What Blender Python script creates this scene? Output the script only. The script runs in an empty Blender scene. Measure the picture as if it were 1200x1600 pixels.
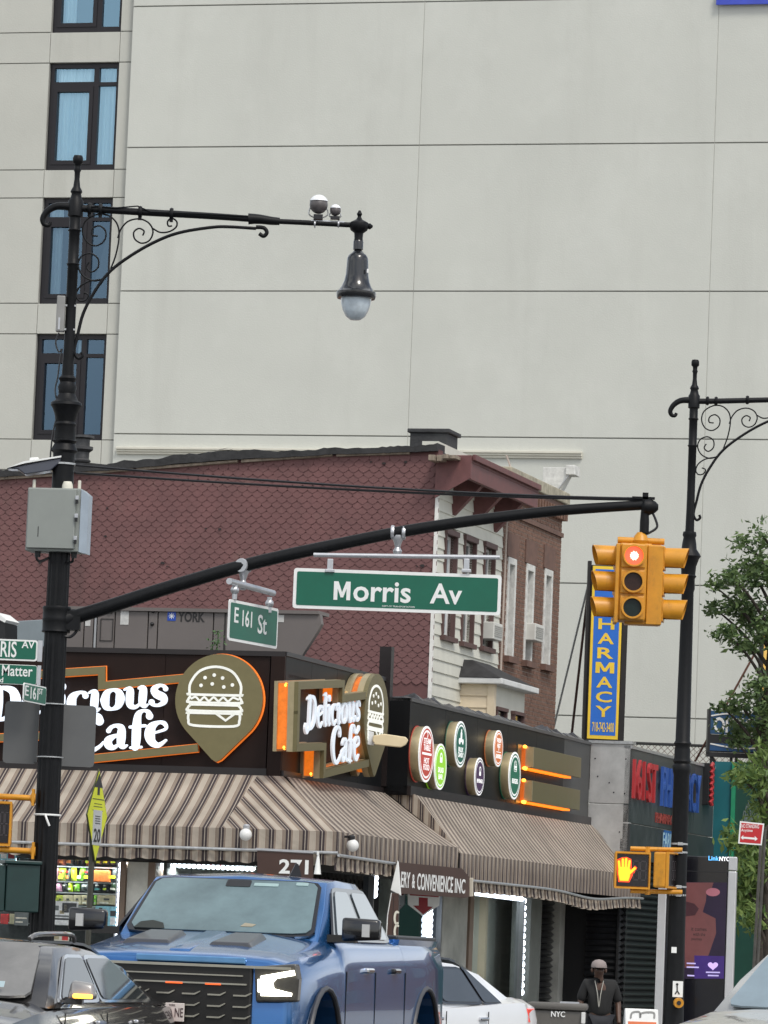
import bpy, bmesh, math, random
from mathutils import Vector, Matrix
random.seed(7)
R = math.radians
sc = bpy.context.scene
COL = sc.collection
# ---------------------------------------------------------------- camera
FPX, CX, CY = 7000.0, 600.0, 800.0
EYE = Vector((0, 0, 1.5))
PITCH, ROLL = R(5.62), 0.040
CR = (Matrix.Rotation(R(90) + PITCH, 3, 'X') @ Matrix.Rotation(ROLL, 3, 'Z'))
cam = bpy.data.cameras.new('camera'); camo = bpy.data.objects.new('camera', cam); COL.objects.link(camo)
camo.matrix_world = Matrix.Translation(EYE) @ CR.to_4x4()
cam.sensor_fit = 'VERTICAL'; cam.sensor_height = 36.0; cam.lens = FPX / 1600 * 36.0
cam.clip_start = 0.5; cam.clip_end = 3000
sc.camera = camo
# ---------------------------------------------------------------- world, sun, exposure
SUN_EL, SUN_ROT = R(54), R(152)
w = bpy.data.worlds.new('World'); sc.world = w; w.use_nodes = True
nt = w.node_tree; bg = nt.nodes['Background']
sky = nt.nodes.new('ShaderNodeTexSky'); sky.sky_type = 'NISHITA'; sky.sun_disc = False
sky.sun_elevation = SUN_EL; sky.sun_rotation = SUN_ROT; sky.air_density = 1.0; sky.dust_density = 2.5; sky.ozone_density = 1.0
hs = nt.nodes.new('ShaderNodeHueSaturation'); hs.inputs['Saturation'].default_value = 0.62
mx = nt.nodes.new('ShaderNodeMix'); mx.data_type = 'RGBA'
tc = nt.nodes.new('ShaderNodeTexCoord'); ns = nt.nodes.new('ShaderNodeTexNoise'); ns.inputs['Scale'].default_value = 2.2; ns.inputs['Detail'].default_value = 6
mpn = nt.nodes.new('ShaderNodeMapping'); mpn.inputs['Scale'].default_value = (1, 1, 2.6)
rp = nt.nodes.new('ShaderNodeValToRGB'); rp.color_ramp.elements[0].position = .42; rp.color_ramp.elements[1].position = .62
nt.links.new(tc.outputs['Generated'], mpn.inputs['Vector']); nt.links.new(mpn.outputs['Vector'], ns.inputs['Vector'])
nt.links.new(ns.outputs['Fac'], rp.inputs['Fac']); nt.links.new(rp.outputs['Color'], mx.inputs[0])
nt.links.new(sky.outputs['Color'], hs.inputs['Color']); nt.links.new(hs.outputs['Color'], mx.inputs[6])
mx.inputs[7].default_value = (7.6, 7.8, 7.9, 1)
nt.links.new(mx.outputs[2], bg.inputs['Color']); bg.inputs['Strength'].default_value = 0.125
sun = bpy.data.lights.new('sun', 'SUN'); sun.energy = 1.35; sun.angle = R(14); sun.color = (1, .95, .87)
suno = bpy.data.objects.new('sun', sun); COL.objects.link(suno)
sd = Vector((math.sin(SUN_ROT) * math.cos(SUN_EL), math.cos(SUN_ROT) * math.cos(SUN_EL), math.sin(SUN_EL)))
suno.rotation_euler = sd.to_track_quat('Z', 'Y').to_euler(); suno.location = (0, 0, 60)
sc.view_settings.view_transform = 'Standard'; sc.view_settings.look = 'None'
sc.view_settings.exposure = 0.42; sc.view_settings.gamma = 1.0; sc.view_settings.use_curve_mapping = False
# ---------------------------------------------------------------- frames: a photo pixel -> a point on a real plane
class Fr:
    """right handed frame, x along the plane, y into it, z up (world height)"""
    def __init__(s, O, deg):
        a = R(deg); s.deg = deg; c, n = math.cos(a), math.sin(a)
        s.M = Matrix(((c, -n, 0, O[0]), (n, c, 0, O[1]), (0, 0, 1, O[2] if len(O) > 2 else 0), (0, 0, 0, 1)))
        s.I = s.M.inverted(); s.o = s.I @ EYE
    def p(s, px, py, d=0.0):
        r = CR @ Vector(((px - CX) / FPX, -(py - CY) / FPX, -1))
        l = s.I.to_3x3() @ r
        return s.o + l * ((-d - s.o.y) / l.y)
    def w(s, px, py, d=0.0): return s.M @ s.p(px, py, d)
    def at(s, px, py, d=0.0, ground=False):
        q = s.w(px, py, d)
        return Fr((q.x, q.y, 0 if ground else q.z), s.deg)
    def turn(s, x, y, z, deg):
        q = s.M @ Vector((x, y, z)); return Fr(q, s.deg + deg)
    def px(s, x, y, z):
        l = CR.transposed() @ (s.M @ Vector((x, y, z)) - EYE)
        return (CX + FPX * l.x / -l.z, CY - FPX * l.y / -l.z)
def front(Y): return Fr((0, Y, 0), 0)
# ---------------------------------------------------------------- materials
def mat(name, col, rough=.6, metal=0.0, var=.12, vs=3.0, bump=0.0, bs=60.0, emit=0.0, coat=0.0, spec=.5, streak=0.0, ecol=None):
    m = bpy.data.materials.new(name); m.use_nodes = True; t = m.node_tree; b = t.nodes['Principled BSDF']
    b.inputs['Roughness'].default_value = rough; b.inputs['Metallic'].default_value = metal
    b.inputs['Specular IOR Level'].default_value = spec; b.inputs['Coat Weight'].default_value = coat
    b.inputs['Coat Roughness'].default_value = .04
    c = Vector(col)
    if var > 0:
        tx = t.nodes.new('ShaderNodeTexCoord'); n = t.nodes.new('ShaderNodeTexNoise')
        n.inputs['Scale'].default_value = vs; n.inputs['Detail'].default_value = 8; n.inputs['Roughness'].default_value = .62
        mp = t.nodes.new('ShaderNodeMapping')
        if streak: mp.inputs['Scale'].default_value = (1, 1, streak)
        t.links.new(tx.outputs['Object'], mp.inputs['Vector']); t.links.new(mp.outputs['Vector'], n.inputs['Vector'])
        r = t.nodes.new('ShaderNodeValToRGB'); e = r.color_ramp.elements
        e[0].position = .3; e[1].position = .7
        e[0].color = (*[max(0, x * (1 - var)) for x in c], 1); e[1].color = (*[min(1, x * (1 + var)) for x in c], 1)
        t.links.new(n.outputs['Fac'], r.inputs['Fac']); t.links.new(r.outputs['Color'], b.inputs['Base Color'])
        mr = t.nodes.new('ShaderNodeMapRange'); mr.inputs['To Min'].default_value = max(.02, rough * .82); mr.inputs['To Max'].default_value = min(1, rough * 1.18)
        t.links.new(n.outputs['Fac'], mr.inputs['Value']); t.links.new(mr.outputs['Result'], b.inputs['Roughness'])
    else: b.inputs['Base Color'].default_value = (*c, 1)
    if bump:
        tx = t.nodes.new('ShaderNodeTexCoord'); n2 = t.nodes.new('ShaderNodeTexNoise'); n2.inputs['Scale'].default_value = bs; n2.inputs['Detail'].default_value = 5
        bp = t.nodes.new('ShaderNodeBump'); bp.inputs['Strength'].default_value = bump; bp.inputs['Distance'].default_value = .01
        t.links.new(tx.outputs['Object'], n2.inputs['Vector']); t.links.new(n2.outputs['Fac'], bp.inputs['Height']); t.links.new(bp.outputs['Normal'], b.inputs['Normal'])
    if emit:
        b.inputs['Emission Color'].default_value = (*(ecol or col), 1); b.inputs['Emission Strength'].default_value = emit
    return m
def stain(m, col, amt=.5, scale=.35, zs=.12, lo=.52, hi=.72):
    """weathering: long vertical runs of another tone over the base colour"""
    t = m.node_tree; b = t.nodes['Principled BSDF']; l = b.inputs['Base Color'].links[0].from_socket
    tx = t.nodes.new('ShaderNodeTexCoord'); mp = t.nodes.new('ShaderNodeMapping'); mp.inputs['Scale'].default_value = (1, 1, zs)
    n = t.nodes.new('ShaderNodeTexNoise'); n.inputs['Scale'].default_value = scale; n.inputs['Detail'].default_value = 9; n.inputs['Roughness'].default_value = .68
    r = t.nodes.new('ShaderNodeMapRange'); r.inputs['From Min'].default_value = lo; r.inputs['From Max'].default_value = hi; r.inputs['To Max'].default_value = amt
    x = t.nodes.new('ShaderNodeMix'); x.data_type = 'RGBA'; x.inputs[7].default_value = (*col, 1)
    t.links.new(tx.outputs['Object'], mp.inputs['Vector']); t.links.new(mp.outputs['Vector'], n.inputs['Vector']); t.links.new(n.outputs['Fac'], r.inputs['Value'])
    t.links.new(r.outputs['Result'], x.inputs[0]); t.links.new(l, x.inputs[6]); t.links.new(x.outputs[2], b.inputs['Base Color']); return m
def glass(name, tint=(.6, .7, .75), opac=.35, rough=.03, refl=(1, 1, 1), base=.25):
    """thin pane: fresnel weighted mirror over a tinted see-through sheet"""
    m = bpy.data.materials.new(name); m.use_nodes = True; t = m.node_tree; t.nodes.clear()
    o = t.nodes.new('ShaderNodeOutputMaterial'); g = t.nodes.new('ShaderNodeBsdfGlossy'); tr = t.nodes.new('ShaderNodeBsdfTransparent')
    g.inputs['Roughness'].default_value = rough; g.inputs['Color'].default_value = (*refl, 1)
    tr.inputs['Color'].default_value = (*tint, 1); x = t.nodes.new('ShaderNodeMixShader')
    f = t.nodes.new('ShaderNodeFresnel'); f.inputs['IOR'].default_value = 1.5
    a = t.nodes.new('ShaderNodeMath'); a.operation = 'ADD'; a.use_clamp = True; a.inputs[1].default_value = base
    t.links.new(f.outputs['Fac'], a.inputs[0]); t.links.new(a.outputs[0], x.inputs[0])
    t.links.new(tr.outputs[0], x.inputs[1]); t.links.new(g.outputs[0], x.inputs[2]); t.links.new(x.outputs[0], o.inputs['Surface'])
    return m
def stripes(name):
    m = mat(name, (.5, .45, .4), .85, var=0); t = m.node_tree; b = t.nodes['Principled BSDF']
    uv = t.nodes.new('ShaderNodeUVMap'); sp = t.nodes.new('ShaderNodeSeparateXYZ'); fr = t.nodes.new('ShaderNodeMath'); fr.operation = 'FRACT'
    r = t.nodes.new('ShaderNodeValToRGB'); r.color_ramp.interpolation = 'CONSTANT'
    BE, MB_, DK, BR = (.42, .365, .30, 1), (.26, .21, .165, 1), (.045, .032, .035, 1), (.20, .13, .10, 1)
    st = [(0, DK), (.13, BE), (.18, DK), (.31, MB_), (.38, BR), (.41, BE), (.79, BR), (.82, MB_)]
    e = r.color_ramp.elements; e[0].position = 0; e[0].color = st[0][1]; e[1].position = st[1][0]; e[1].color = st[1][1]
    for p_, c_ in st[2:]: q = e.new(p_); q.color = c_
    n = t.nodes.new('ShaderNodeTexNoise'); n.inputs['Scale'].default_value = 1.5; n.inputs['Detail'].default_value = 6
    tx = t.nodes.new('ShaderNodeTexCoord'); mr = t.nodes.new('ShaderNodeMapRange'); mr.inputs['From Min'].default_value = .3; mr.inputs['From Max'].default_value = .7; mr.inputs['To Min'].default_value = .72; mr.inputs['To Max'].default_value = 1.05
    mu = t.nodes.new('ShaderNodeVectorMath'); mu.operation = 'SCALE'
    n2 = t.nodes.new('ShaderNodeTexNoise'); n2.inputs['Scale'].default_value = 2.2; n2.inputs['Detail'].default_value = 3; n2.inputs['Distortion'].default_value = .8
    bp = t.nodes.new('ShaderNodeBump'); bp.inputs['Strength'].default_value = .55; bp.inputs['Distance'].default_value = .06
    t.links.new(tx.outputs['Object'], n2.inputs['Vector']); t.links.new(n2.outputs['Fac'], bp.inputs['Height']); t.links.new(bp.outputs['Normal'], b.inputs['Normal'])
    t.links.new(uv.outputs[0], sp.inputs[0]); t.links.new(sp.outputs[0], fr.inputs[0]); t.links.new(fr.outputs[0], r.inputs[0])
    t.links.new(tx.outputs['Object'], n.inputs['Vector']); t.links.new(n.outputs['Fac'], mr.inputs['Value'])
    t.links.new(r.outputs[0], mu.inputs[0]); t.links.new(mr.outputs[0], mu.inputs['Scale']); t.links.new(mu.outputs[0], b.inputs['Base Color'])
    return m
# ---------------------------------------------------------------- mesh builder
class MB:
    def __init__(s): s.v = []; s.f = []; s.uv = []
    def add(s, vs, fs, M=None):
        o = len(s.v); s.v += [tuple(M @ Vector(q)) if M else tuple(q) for q in vs]; s.f += [[i + o for i in f] for f in fs]; return s
    def box(s, x0, x1, y0, y1, z0, z1, M=None):
        return s.add([(x, y, z) for x in (x0, x1) for y in (y0, y1) for z in (z0, z1)],
                     [(0, 1, 3, 2), (4, 6, 7, 5), (0, 4, 5, 1), (2, 3, 7, 6), (0, 2, 6, 4), (1, 5, 7, 3)], M)
    def prism(s, poly, y0, y1, M=None):
        """poly in x,z (any order); extruded between y0 (front) and y1"""
        n = len(poly); a = sum(poly[i][0] * poly[(i + 1) % n][1] - poly[(i + 1) % n][0] * poly[i][1] for i in range(n))
        if a < 0: poly = poly[::-1]
        vs = [(x, y0, z) for x, z in poly] + [(x, y1, z) for x, z in poly]
        fs = [list(range(n)), list(range(2 * n - 1, n - 1, -1))] + [[i, i + n, (i + 1) % n + n, (i + 1) % n] for i in range(n)]
        return s.add(vs, fs, M)
    def hull8(s, b, t):
        """b, t: 4 corners each (same order, counter-clockwise from above)"""
        return s.add(list(b) + list(t), [(3, 2, 1, 0), (4, 5, 6, 7), (0, 1, 5, 4), (1, 2, 6, 5), (2, 3, 7, 6), (3, 0, 4, 7)])
    def tube(s, pts, r, n=8, caps=True, M=None):
        pts = [Vector(q) for q in pts]; k = len(pts); rs = r if isinstance(r, (list, tuple)) else [r] * k
        vs = []; pu = None
        for i, q in enumerate(pts):
            d = (pts[min(i + 1, k - 1)] - pts[max(i - 1, 0)])
            if d.length < 1e-9: d = Vector((0, 0, 1))
            d.normalize()
            if pu is None:
                a = Vector((0, 0, 1)) if abs(d.z) < .9 else Vector((0, 1, 0)); pu = (a - d * a.dot(d)).normalized()
            else:
                pu = pu - d * pu.dot(d)
                pu = pu.normalized() if pu.length > 1e-6 else d.orthogonal().normalized()
            pv = d.cross(pu)
            for j in range(n):
                an = 2 * math.pi * j / n; vs.append(q + (pu * math.cos(an) + pv * math.sin(an)) * rs[i])
        fs = [(i * n + j, i * n + (j + 1) % n, (i + 1) * n + (j + 1) % n, (i + 1) * n + j) for i in range(k - 1) for j in range(n)]
        if caps: fs += [list(range(n))[::-1], [(k - 1) * n + j for j in range(n)]]
        return s.add(vs, fs, M)
    def lathe(s, prof, c=(0, 0, 0), n=20, ax='Z', M=None):
        """prof: (radius, height) along ax from c"""
        vs = []; k = len(prof)
        for r, h in prof:
            for j in range(n):
                a = 2 * math.pi * j / n; x, y = r * math.cos(a), r * math.sin(a)
                q = (x, y, h) if ax == 'Z' else ((x, h, -y) if ax == 'Y' else (h, x, y))
                vs.append((c[0] + q[0], c[1] + q[1], c[2] + q[2]))
        fs = [(i * n + j, i * n + (j + 1) % n, (i + 1) * n + (j + 1) % n, (i + 1) * n + j) for i in range(k - 1) for j in range(n)]
        if prof[0][0] > 1e-6: fs.append(list(range(n))[::-1])
        if prof[-1][0] > 1e-6: fs.append([(k - 1) * n + j for j in range(n)])
        return s.add(vs, fs, M)
    def ball(s, c, r, n=12, sx=1, sy=1, sz=1):
        prof = [(max(1e-5, math.sin(math.pi * i / (n // 2 + 2))), -math.cos(math.pi * i / (n // 2 + 2))) for i in range(n // 2 + 3)]
        t = MB().lathe(prof, n=n); return s.add([(c[0] + x * r * sx, c[1] + y * r * sy, c[2] + z * r * sz) for x, y, z in t.v], t.f)
    def ribbon(s, pts, wd, y0, y1, closed=False, sub=6, round_=True):
        """a flat stroke in x,z of varying width, extruded y0..y1.  pts (x,z[,w])"""
        P = spline([(q[0], q[1], (q[2] if len(q) > 2 else wd)) for q in pts], sub, closed); n = len(P)
        Lp, Rp = [], []
        for i in range(n):
            a, b = (P[(i - 1) % n], P[(i + 1) % n]) if closed else (P[max(i - 1, 0)], P[min(i + 1, n - 1)])
            dx, dz = b[0] - a[0], b[1] - a[1]; l = math.hypot(dx, dz) or 1; h = P[i][2] / 2
            Lp.append((P[i][0] - dz / l * h, P[i][1] + dx / l * h)); Rp.append((P[i][0] + dz / l * h, P[i][1] - dx / l * h))
        vs = [(x, y, z) for y in (y0, y1) for pr in (Lp, Rp) for x, z in pr]
        fs = []
        for i in range(n if closed else n - 1):
            j = (i + 1) % n
            fs += [(i, n + i, n + j, j), (2 * n + i, 2 * n + j, 3 * n + j, 3 * n + i), (i, j, 2 * n + j, 2 * n + i), (n + j, n + i, 3 * n + i, 3 * n + j)]
        if not closed: fs += [(0, 2 * n, 3 * n, n), (n - 1, 2 * n - 1, 4 * n - 1, 3 * n - 1)]
        s.add(vs, fs)
        if round_ and not closed:
            for q in (P[0], P[-1]): s.disc(q[0], q[1], q[2] / 2, y0 + (y1 - y0) * .02, y1, 14)
        return s
    def disc(s, x, z, r, y0, y1, n=28, rx=None):
        rx = rx or r; return s.prism([(x + rx * math.cos(2 * math.pi * i / n), z + r * math.sin(2 * math.pi * i / n)) for i in range(n)], y0, y1)
    def ring(s, x, z, r0, r1, y0, y1, n=32):
        vs = [(x + r * math.cos(2 * math.pi * i / n), y, z + r * math.sin(2 * math.pi * i / n)) for y in (y0, y1) for r in (r0, r1) for i in range(n)]
        fs = []
        for i in range(n):
            j = (i + 1) % n; fs += [(i, n + i, n + j, j), (2 * n + i, 2 * n + j, 3 * n + j, 3 * n + i), (n + i, 3 * n + i, 3 * n + j, n + j), (i, j, 2 * n + j, 2 * n + i)]
        return s.add(vs, fs)
def spline(P, sub=6, closed=False):
    if sub <= 1 or len(P) < 3: return [tuple(q) for q in P]
    n = len(P); out = []
    for i in range(n if closed else n - 1):
        g = (lambda k: P[k % n]) if closed else (lambda k: P[min(max(k, 0), n - 1)])
        a, b, c, d = g(i - 1), g(i), g(i + 1), g(i + 2)
        for k in range(sub):
            t = k / sub
            out.append(tuple(.5 * (2 * b[j] + (c[j] - a[j]) * t + (2 * a[j] - 5 * b[j] + 4 * c[j] - d[j]) * t * t + (3 * b[j] - a[j] - 3 * c[j] + d[j]) * t ** 3) for j in range(len(b))))
    if not closed: out.append(tuple(P[-1]))
    return out
def link(name, mb, m, parent=None, smooth=False, ang=40, M=None, bevel=0, mesh_only=False):
    me = bpy.data.meshes.new(name); me.from_pydata(mb.v, [], mb.f)
    bm = bmesh.new(); bm.from_mesh(me); bmesh.ops.recalc_face_normals(bm, faces=bm.faces)
    if bevel:
        ed = [e for e in bm.edges if len(e.link_faces) == 2 and e.calc_face_angle(0) > .5]
        bmesh.ops.bevel(bm, geom=ed, offset=bevel, segments=2, profile=.5, affect='EDGES', clamp_overlap=True)
    bm.to_mesh(me); bm.free()
    if smooth: me.shade_smooth(); me.set_sharp_from_angle(angle=R(ang))
    me.materials.append(m)
    if mesh_only: return me
    o = bpy.data.objects.new(name, me); COL.objects.link(o)
    if parent: o.parent = parent
    if M: o.matrix_local = M
    return o
def inst(name, me, parent, M=None):
    o = bpy.data.objects.new(name, me); COL.objects.link(o); o.parent = parent
    if M: o.matrix_local = M
    return o
def thing(name, label, cat, fr, group=None):
    o = bpy.data.objects.new(name, None); o.empty_display_size = .2; COL.objects.link(o); o.matrix_world = fr.M if isinstance(fr, Fr) else fr
    o['label'] = label; o['category'] = cat
    if group: o['group'] = group
    return o
def tag(o, label, cat, group=None):
    o['label'] = label; o['category'] = cat
    if group: o['group'] = group
    return o
def one(name, mb, m, fr, label, cat, group=None, **k):
    o = link(name, mb, m, **k); o.matrix_world = fr.M; return tag(o, label, cat, group)
def text_mb(s, fr, x0, x1, z0, z1, y, ext=.004, off=0.0, shear=0.0, skew=None):
    """built-in font fitted into the box x0..x1, z0..z1 of a frame; front at y"""
    cu = bpy.data.curves.new('t', 'FONT'); cu.body = s; cu.size = 1; cu.offset = off; cu.shear = shear; cu.resolution_u = 3
    o = bpy.data.objects.new('t', cu); COL.objects.link(o)
    bpy.context.view_layer.update()
    me = o.to_mesh(); V = [v.co.copy() for v in me.vertices]; F = [list(p.vertices) for p in me.polygons]
    E = {}
    for f in F:
        for i in range(len(f)): a, b = f[i], f[(i + 1) % len(f)]; E[(a, b)] = E.get((a, b), 0) + 1
    o.to_mesh_clear(); bpy.data.objects.remove(o); bpy.data.curves.remove(cu)
    xa, xb = min(v.x for v in V), max(v.x for v in V); ya, yb = min(v.y for v in V), max(v.y for v in V)
    n = len(V); sk = skew or (lambda x: 0)
    T = [(x0 + (v.x - xa) / (xb - xa) * (x1 - x0), z0 + (v.y - ya) / (yb - ya) * (z1 - z0)) for v in V]
    vs = [(a, y, b + sk(a)) for a, b in T] + [(a, y + ext, b + sk(a)) for a, b in T]
    fs = [list(f) for f in F] + [[i + n for i in f[::-1]] for f in F] + [[a, a + n, b + n, b] for (a, b) in E if (b, a) not in E]
    return MB().add(vs, fs)
def m_glyph(fr, x0, x1, z0, z1, y, ext=.004):
    f = lambda a, b: (x0 + a * (x1 - x0), z0 + b * (z1 - z0))
    return MB().prism([f(*p) for p in ((0, 0), (0, 1), (.27, 1), (.5, .42), (.73, 1), (1, 1), (1, 0), (.77, 0), (.77, .62), (.58, .14), (.42, .14), (.23, .62), (.23, 0))], y, y + ext)
def ptext(s, fr, pl, pr, pt, pb, d=0.0, **k):
    """text fitted to a pixel box (left, right, top, bottom) on the plane of fr standing d proud"""
    cy = (pt + pb) / 2; cx = (pl + pr) / 2
    x0, x1 = fr.p(pl, cy, d).x, fr.p(pr, cy, d).x; z1, z0 = fr.p(cx, pt, d).z, fr.p(cx, pb, d).z
    return text_mb(s, fr, x0, x1, z0, z1, -d, **k)
def uvmesh(name, quads, m, parent):
    """quads: list of (verts, uvs)"""
    vs, fs, us = [], [], []
    for q, u in quads: fs.append(list(range(len(vs), len(vs) + len(q)))); vs += [tuple(a) for a in q]; us += u
    me = bpy.data.meshes.new(name); me.from_pydata(vs, [], fs); ul = me.uv_layers.new(name='UVMap')
    for i, l in enumerate(me.loops): ul.data[i].uv = us[l.vertex_index]
    me.materials.append(m); o = bpy.data.objects.new(name, me); COL.objects.link(o); o.parent = parent
    return o
def cut(o, cutter_mb):
    c = link('cutter', cutter_mb, o.data.materials[0]); c.matrix_world = o.parent.matrix_world if o.parent else o.matrix_world
    bpy.context.view_layer.update(); md = o.modifiers.new('b', 'BOOLEAN'); md.object = c; md.operation = 'DIFFERENCE'; md.solver = 'EXACT'
    dg = bpy.context.evaluated_depsgraph_get(); me = bpy.data.meshes.new_from_object(o.evaluated_get(dg)); o.modifiers.clear(); o.data = me
    bpy.data.objects.remove(c)
# ---------------------------------------------------------------- shared materials
IRON = mat('black_iron_paint', (.006, .0065, .0075), .48, var=.25, vs=14, bump=.15, bs=90, spec=.22)
GALV = mat('galvanised_steel', (.50, .51, .51), .42, metal=.75, var=.18, vs=18)
SILV = mat('brushed_aluminium', (.55, .56, .58), .38, metal=.7, var=.08, vs=10)
YEL = mat('signal_yellow', (.62, .27, .015), .42, var=.10, vs=9, bump=.08)
stain(YEL, (.16, .085, .02), .55, 5, .5, .54, .70)
GRN = mat('sign_green', (.003, .115, .068), .35, var=.06, vs=5)
WHT = mat('reflective_white', (.80, .81, .79), .45, var=.05, vs=8)
BLK = mat('black_plastic', (.012, .012, .014), .45, var=.1)
DARK = mat('dark_void', (.006, .006, .007), .9, var=0)
GOLD = mat('olive_gold_metal', (.22, .19, .095), .36, metal=.55, var=.06, vs=8)
GOLDL = mat('pale_gold_metal', (.48, .40, .24), .38, metal=.6, var=.08, vs=8)
LETW = mat('lit_white_letter', (.8, .86, .95), .5, var=0, emit=.52, ecol=(.82, .9, 1))
ORNG = mat('orange_led', (1, .25, .02), .5, var=0, emit=1.1, ecol=(1, .22, .01))
ORNGD = mat('dim_orange_halo', (.8, .2, .03), .5, var=.3, vs=3, emit=.42, ecol=(1, .20, .015))
ORNGH = mat('hot_orange_led', (1, .35, .03), .5, var=0, emit=3.0, ecol=(1, .36, .04))
LEDW = mat('cold_white_led', (.9, .95, 1), .5, var=0, emit=3.2, ecol=(.80, .88, 1))
# ================================================================= SETTING
def struct(name, mb, m, **k):
    o = link(name, mb, m, **k); o['kind'] = 'structure'; return o
ASPH = mat('asphalt', (.05, .05, .052), .85, var=.3, vs=2, bump=.4, bs=120)
CONC = mat('sidewalk_concrete', (.30, .29, .27), .85, var=.15, vs=1.5, bump=.2)
g = MB(); g.add([(-900, -300, 0), (900, -300, 0), (900, 1500, 0), (-900, 1500, 0)], [(0, 1, 2, 3)]); struct('ground', g, mat('far_ground', (.07, .07, .068), .9, var=.2, vs=.1))
g = MB(); g.add([(-80, -30, .004), (80, -30, .004), (80, 57.5, .004), (-80, 57.5, .004)], [(0, 1, 2, 3)]); struct('road', g, ASPH)
g = MB()
for k in range(10): x = -9 + k * 1.9; g.add([(x, 52.5, .008), (x + .6, 52.5, .008), (x + .6, 56.2, .008), (x, 56.2, .008)], [(0, 1, 2, 3)])
g.add([(-60, 27.5, .008), (60, 27.5, .008), (60, 27.65, .008), (-60, 27.65, .008)], [(0, 1, 2, 3)])
struct('road_markings', g, mat('road_paint', (.7, .7, .68), .7, var=.2, vs=6))
g = MB(); g.box(-60, 60, 57.7, 140, -.2, .15); struct('sidewalk', g, CONC)
g = MB(); g.box(-60, 60, 57.5, 57.7, -.2, .153); struct('kerb', g, mat('kerb_stone', (.33, .32, .31), .8, var=.15))

C1 = front(62).w(447, 1018); F1 = Fr((C1.x, C1.y, 0), -16); F2 = Fr((C1.x, C1.y, 0), 74)
C3 = front(74).w(683, 760); H1 = Fr((C3.x, C3.y, 0), -16); H2 = Fr((C3.x, C3.y, 0), 74)
CW = front(95).w(600, 700); W1 = Fr((CW.x, CW.y, 0), -15)

# ---------------------------------------------------------------- tall stucco building
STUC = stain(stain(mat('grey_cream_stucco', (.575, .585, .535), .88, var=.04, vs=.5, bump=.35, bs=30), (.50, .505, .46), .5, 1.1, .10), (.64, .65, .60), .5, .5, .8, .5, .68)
STUC2 = stain(mat('grey_cream_stucco_weathered', (.52, .522, .472), .88, var=.05, vs=.7, bump=.35, bs=30), (.42, .42, .375), .5, 1.6, .12)  # left bay: darker base tone than the main wall, plus weathering streaks
JNT = mat('joint_sealant', (.28, .28, .26), .9, var=.1)
CREAM = mat('cream_moulding', (.66, .64, .55), .6, var=.05)
tw = thing('tall_building', 'tall pale grey stucco building filling the whole background', 'building', W1)
ul = W1.p(193, 350).x; u1 = W1.p(650, 350).x; u2 = W1.p(1112, 350).x; ur = W1.p(1330, 350).x + 3
zr = [W1.p(650, y).z for y in (-680, -452, -225, 3, 227, 455, 682, 907, 1112, 1340)] + [0]
link('wall_core', MB().box(ul + .02, ur, .03, 14, 0, zr[0]), JNT, tw)
cols = [ul, u1, u2, ur]
for i in range(3):
    for j in range(len(zr) - 1):
        a = .006 if i else 0
        link('wall_panel', MB().box(cols[i] + (.007 if i else 0), cols[i + 1] - .006, 0, .05, zr[j + 1] + .014, zr[j] - .014), STUC, tw, bevel=.006)
for x in (u1, u2): link('joint_filler', MB().box(x - .006, x + .007, .006, .04, 0, zr[0]), mat('vertical_joint', (.40, .40, .36), .9, var=.2, vs=2), tw)
# cream drip moulding, three steps
m0, m1 = W1.p(183, 705).x, W1.p(910, 711).x; mz = W1.p(550, 706).z
mm = MB().box(m0, m1, -.12, 0, mz, mz + .05).box(m0, m1, -.085, 0, mz - .05, mz).box(m0, m1, -.05, 0, mz - .10, mz - .05)
link('ledge_moulding', mm, CREAM, tw, bevel=.006)
# left bay, set back, with a stack of windows
WF = mat('dark_bronze_frame', (.018, .016, .019), .4, metal=.3, var=.1)
WG = glass('window_glass', (.80, .92, .97), base=.26, refl=(.46, .76, 1.0))
WGD = glass('window_glass_dim', (.55, .66, .72), base=.16, refl=(.36, .56, .78))  # copy with darker mirror tint: lower panes' dimmer reflection put into the colour
CURT = mat('white_curtain', (.88, .90, .86), .9, var=.06, vs=2, streak=.1)
ROOM = mat('room_interior', (.035, .042, .05), .9, var=.4, vs=1.2)
YS = .14
def zz(py): return W1.p(120, py, -YS).z
wz = [(zz(-113), zz(50)), (zz(98), zz(265)), (zz(309), zz(474)), (zz(522), zz(687)), (zz(735), zz(900))]
wz = [(zz(-325), zz(-160))] + wz
wl, wr = W1.p(69.5, 265, -YS).x, W1.p(178, 265, -YS).x
el = W1.p(-150, 300, -YS).x
link('bay_core', MB().box(el, wl, YS + .03, 14, 0, zr[0]).box(wr, ul + .02, YS + .03, 14, 0, zr[0]).box(wl, wr, YS + .75, 14, 0, zr[0]), JNT, tw)
edges = sorted({z for p_ in wz for z in p_} | {zr[0], 0}, reverse=True)
for j in range(len(edges) - 1):
    z1, z0 = edges[j], edges[j + 1]
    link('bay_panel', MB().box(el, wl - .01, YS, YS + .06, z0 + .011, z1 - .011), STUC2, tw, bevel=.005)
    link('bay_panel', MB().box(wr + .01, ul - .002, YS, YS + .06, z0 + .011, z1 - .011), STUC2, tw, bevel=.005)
    if not any(abs(z1 - a) < 1e-6 for a, b in wz): link('spandrel_panel', MB().box(wl + .001, wr - .001, YS, YS + .75, z0 + .011, z1 - .011), STUC2, tw, bevel=.005)
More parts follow.
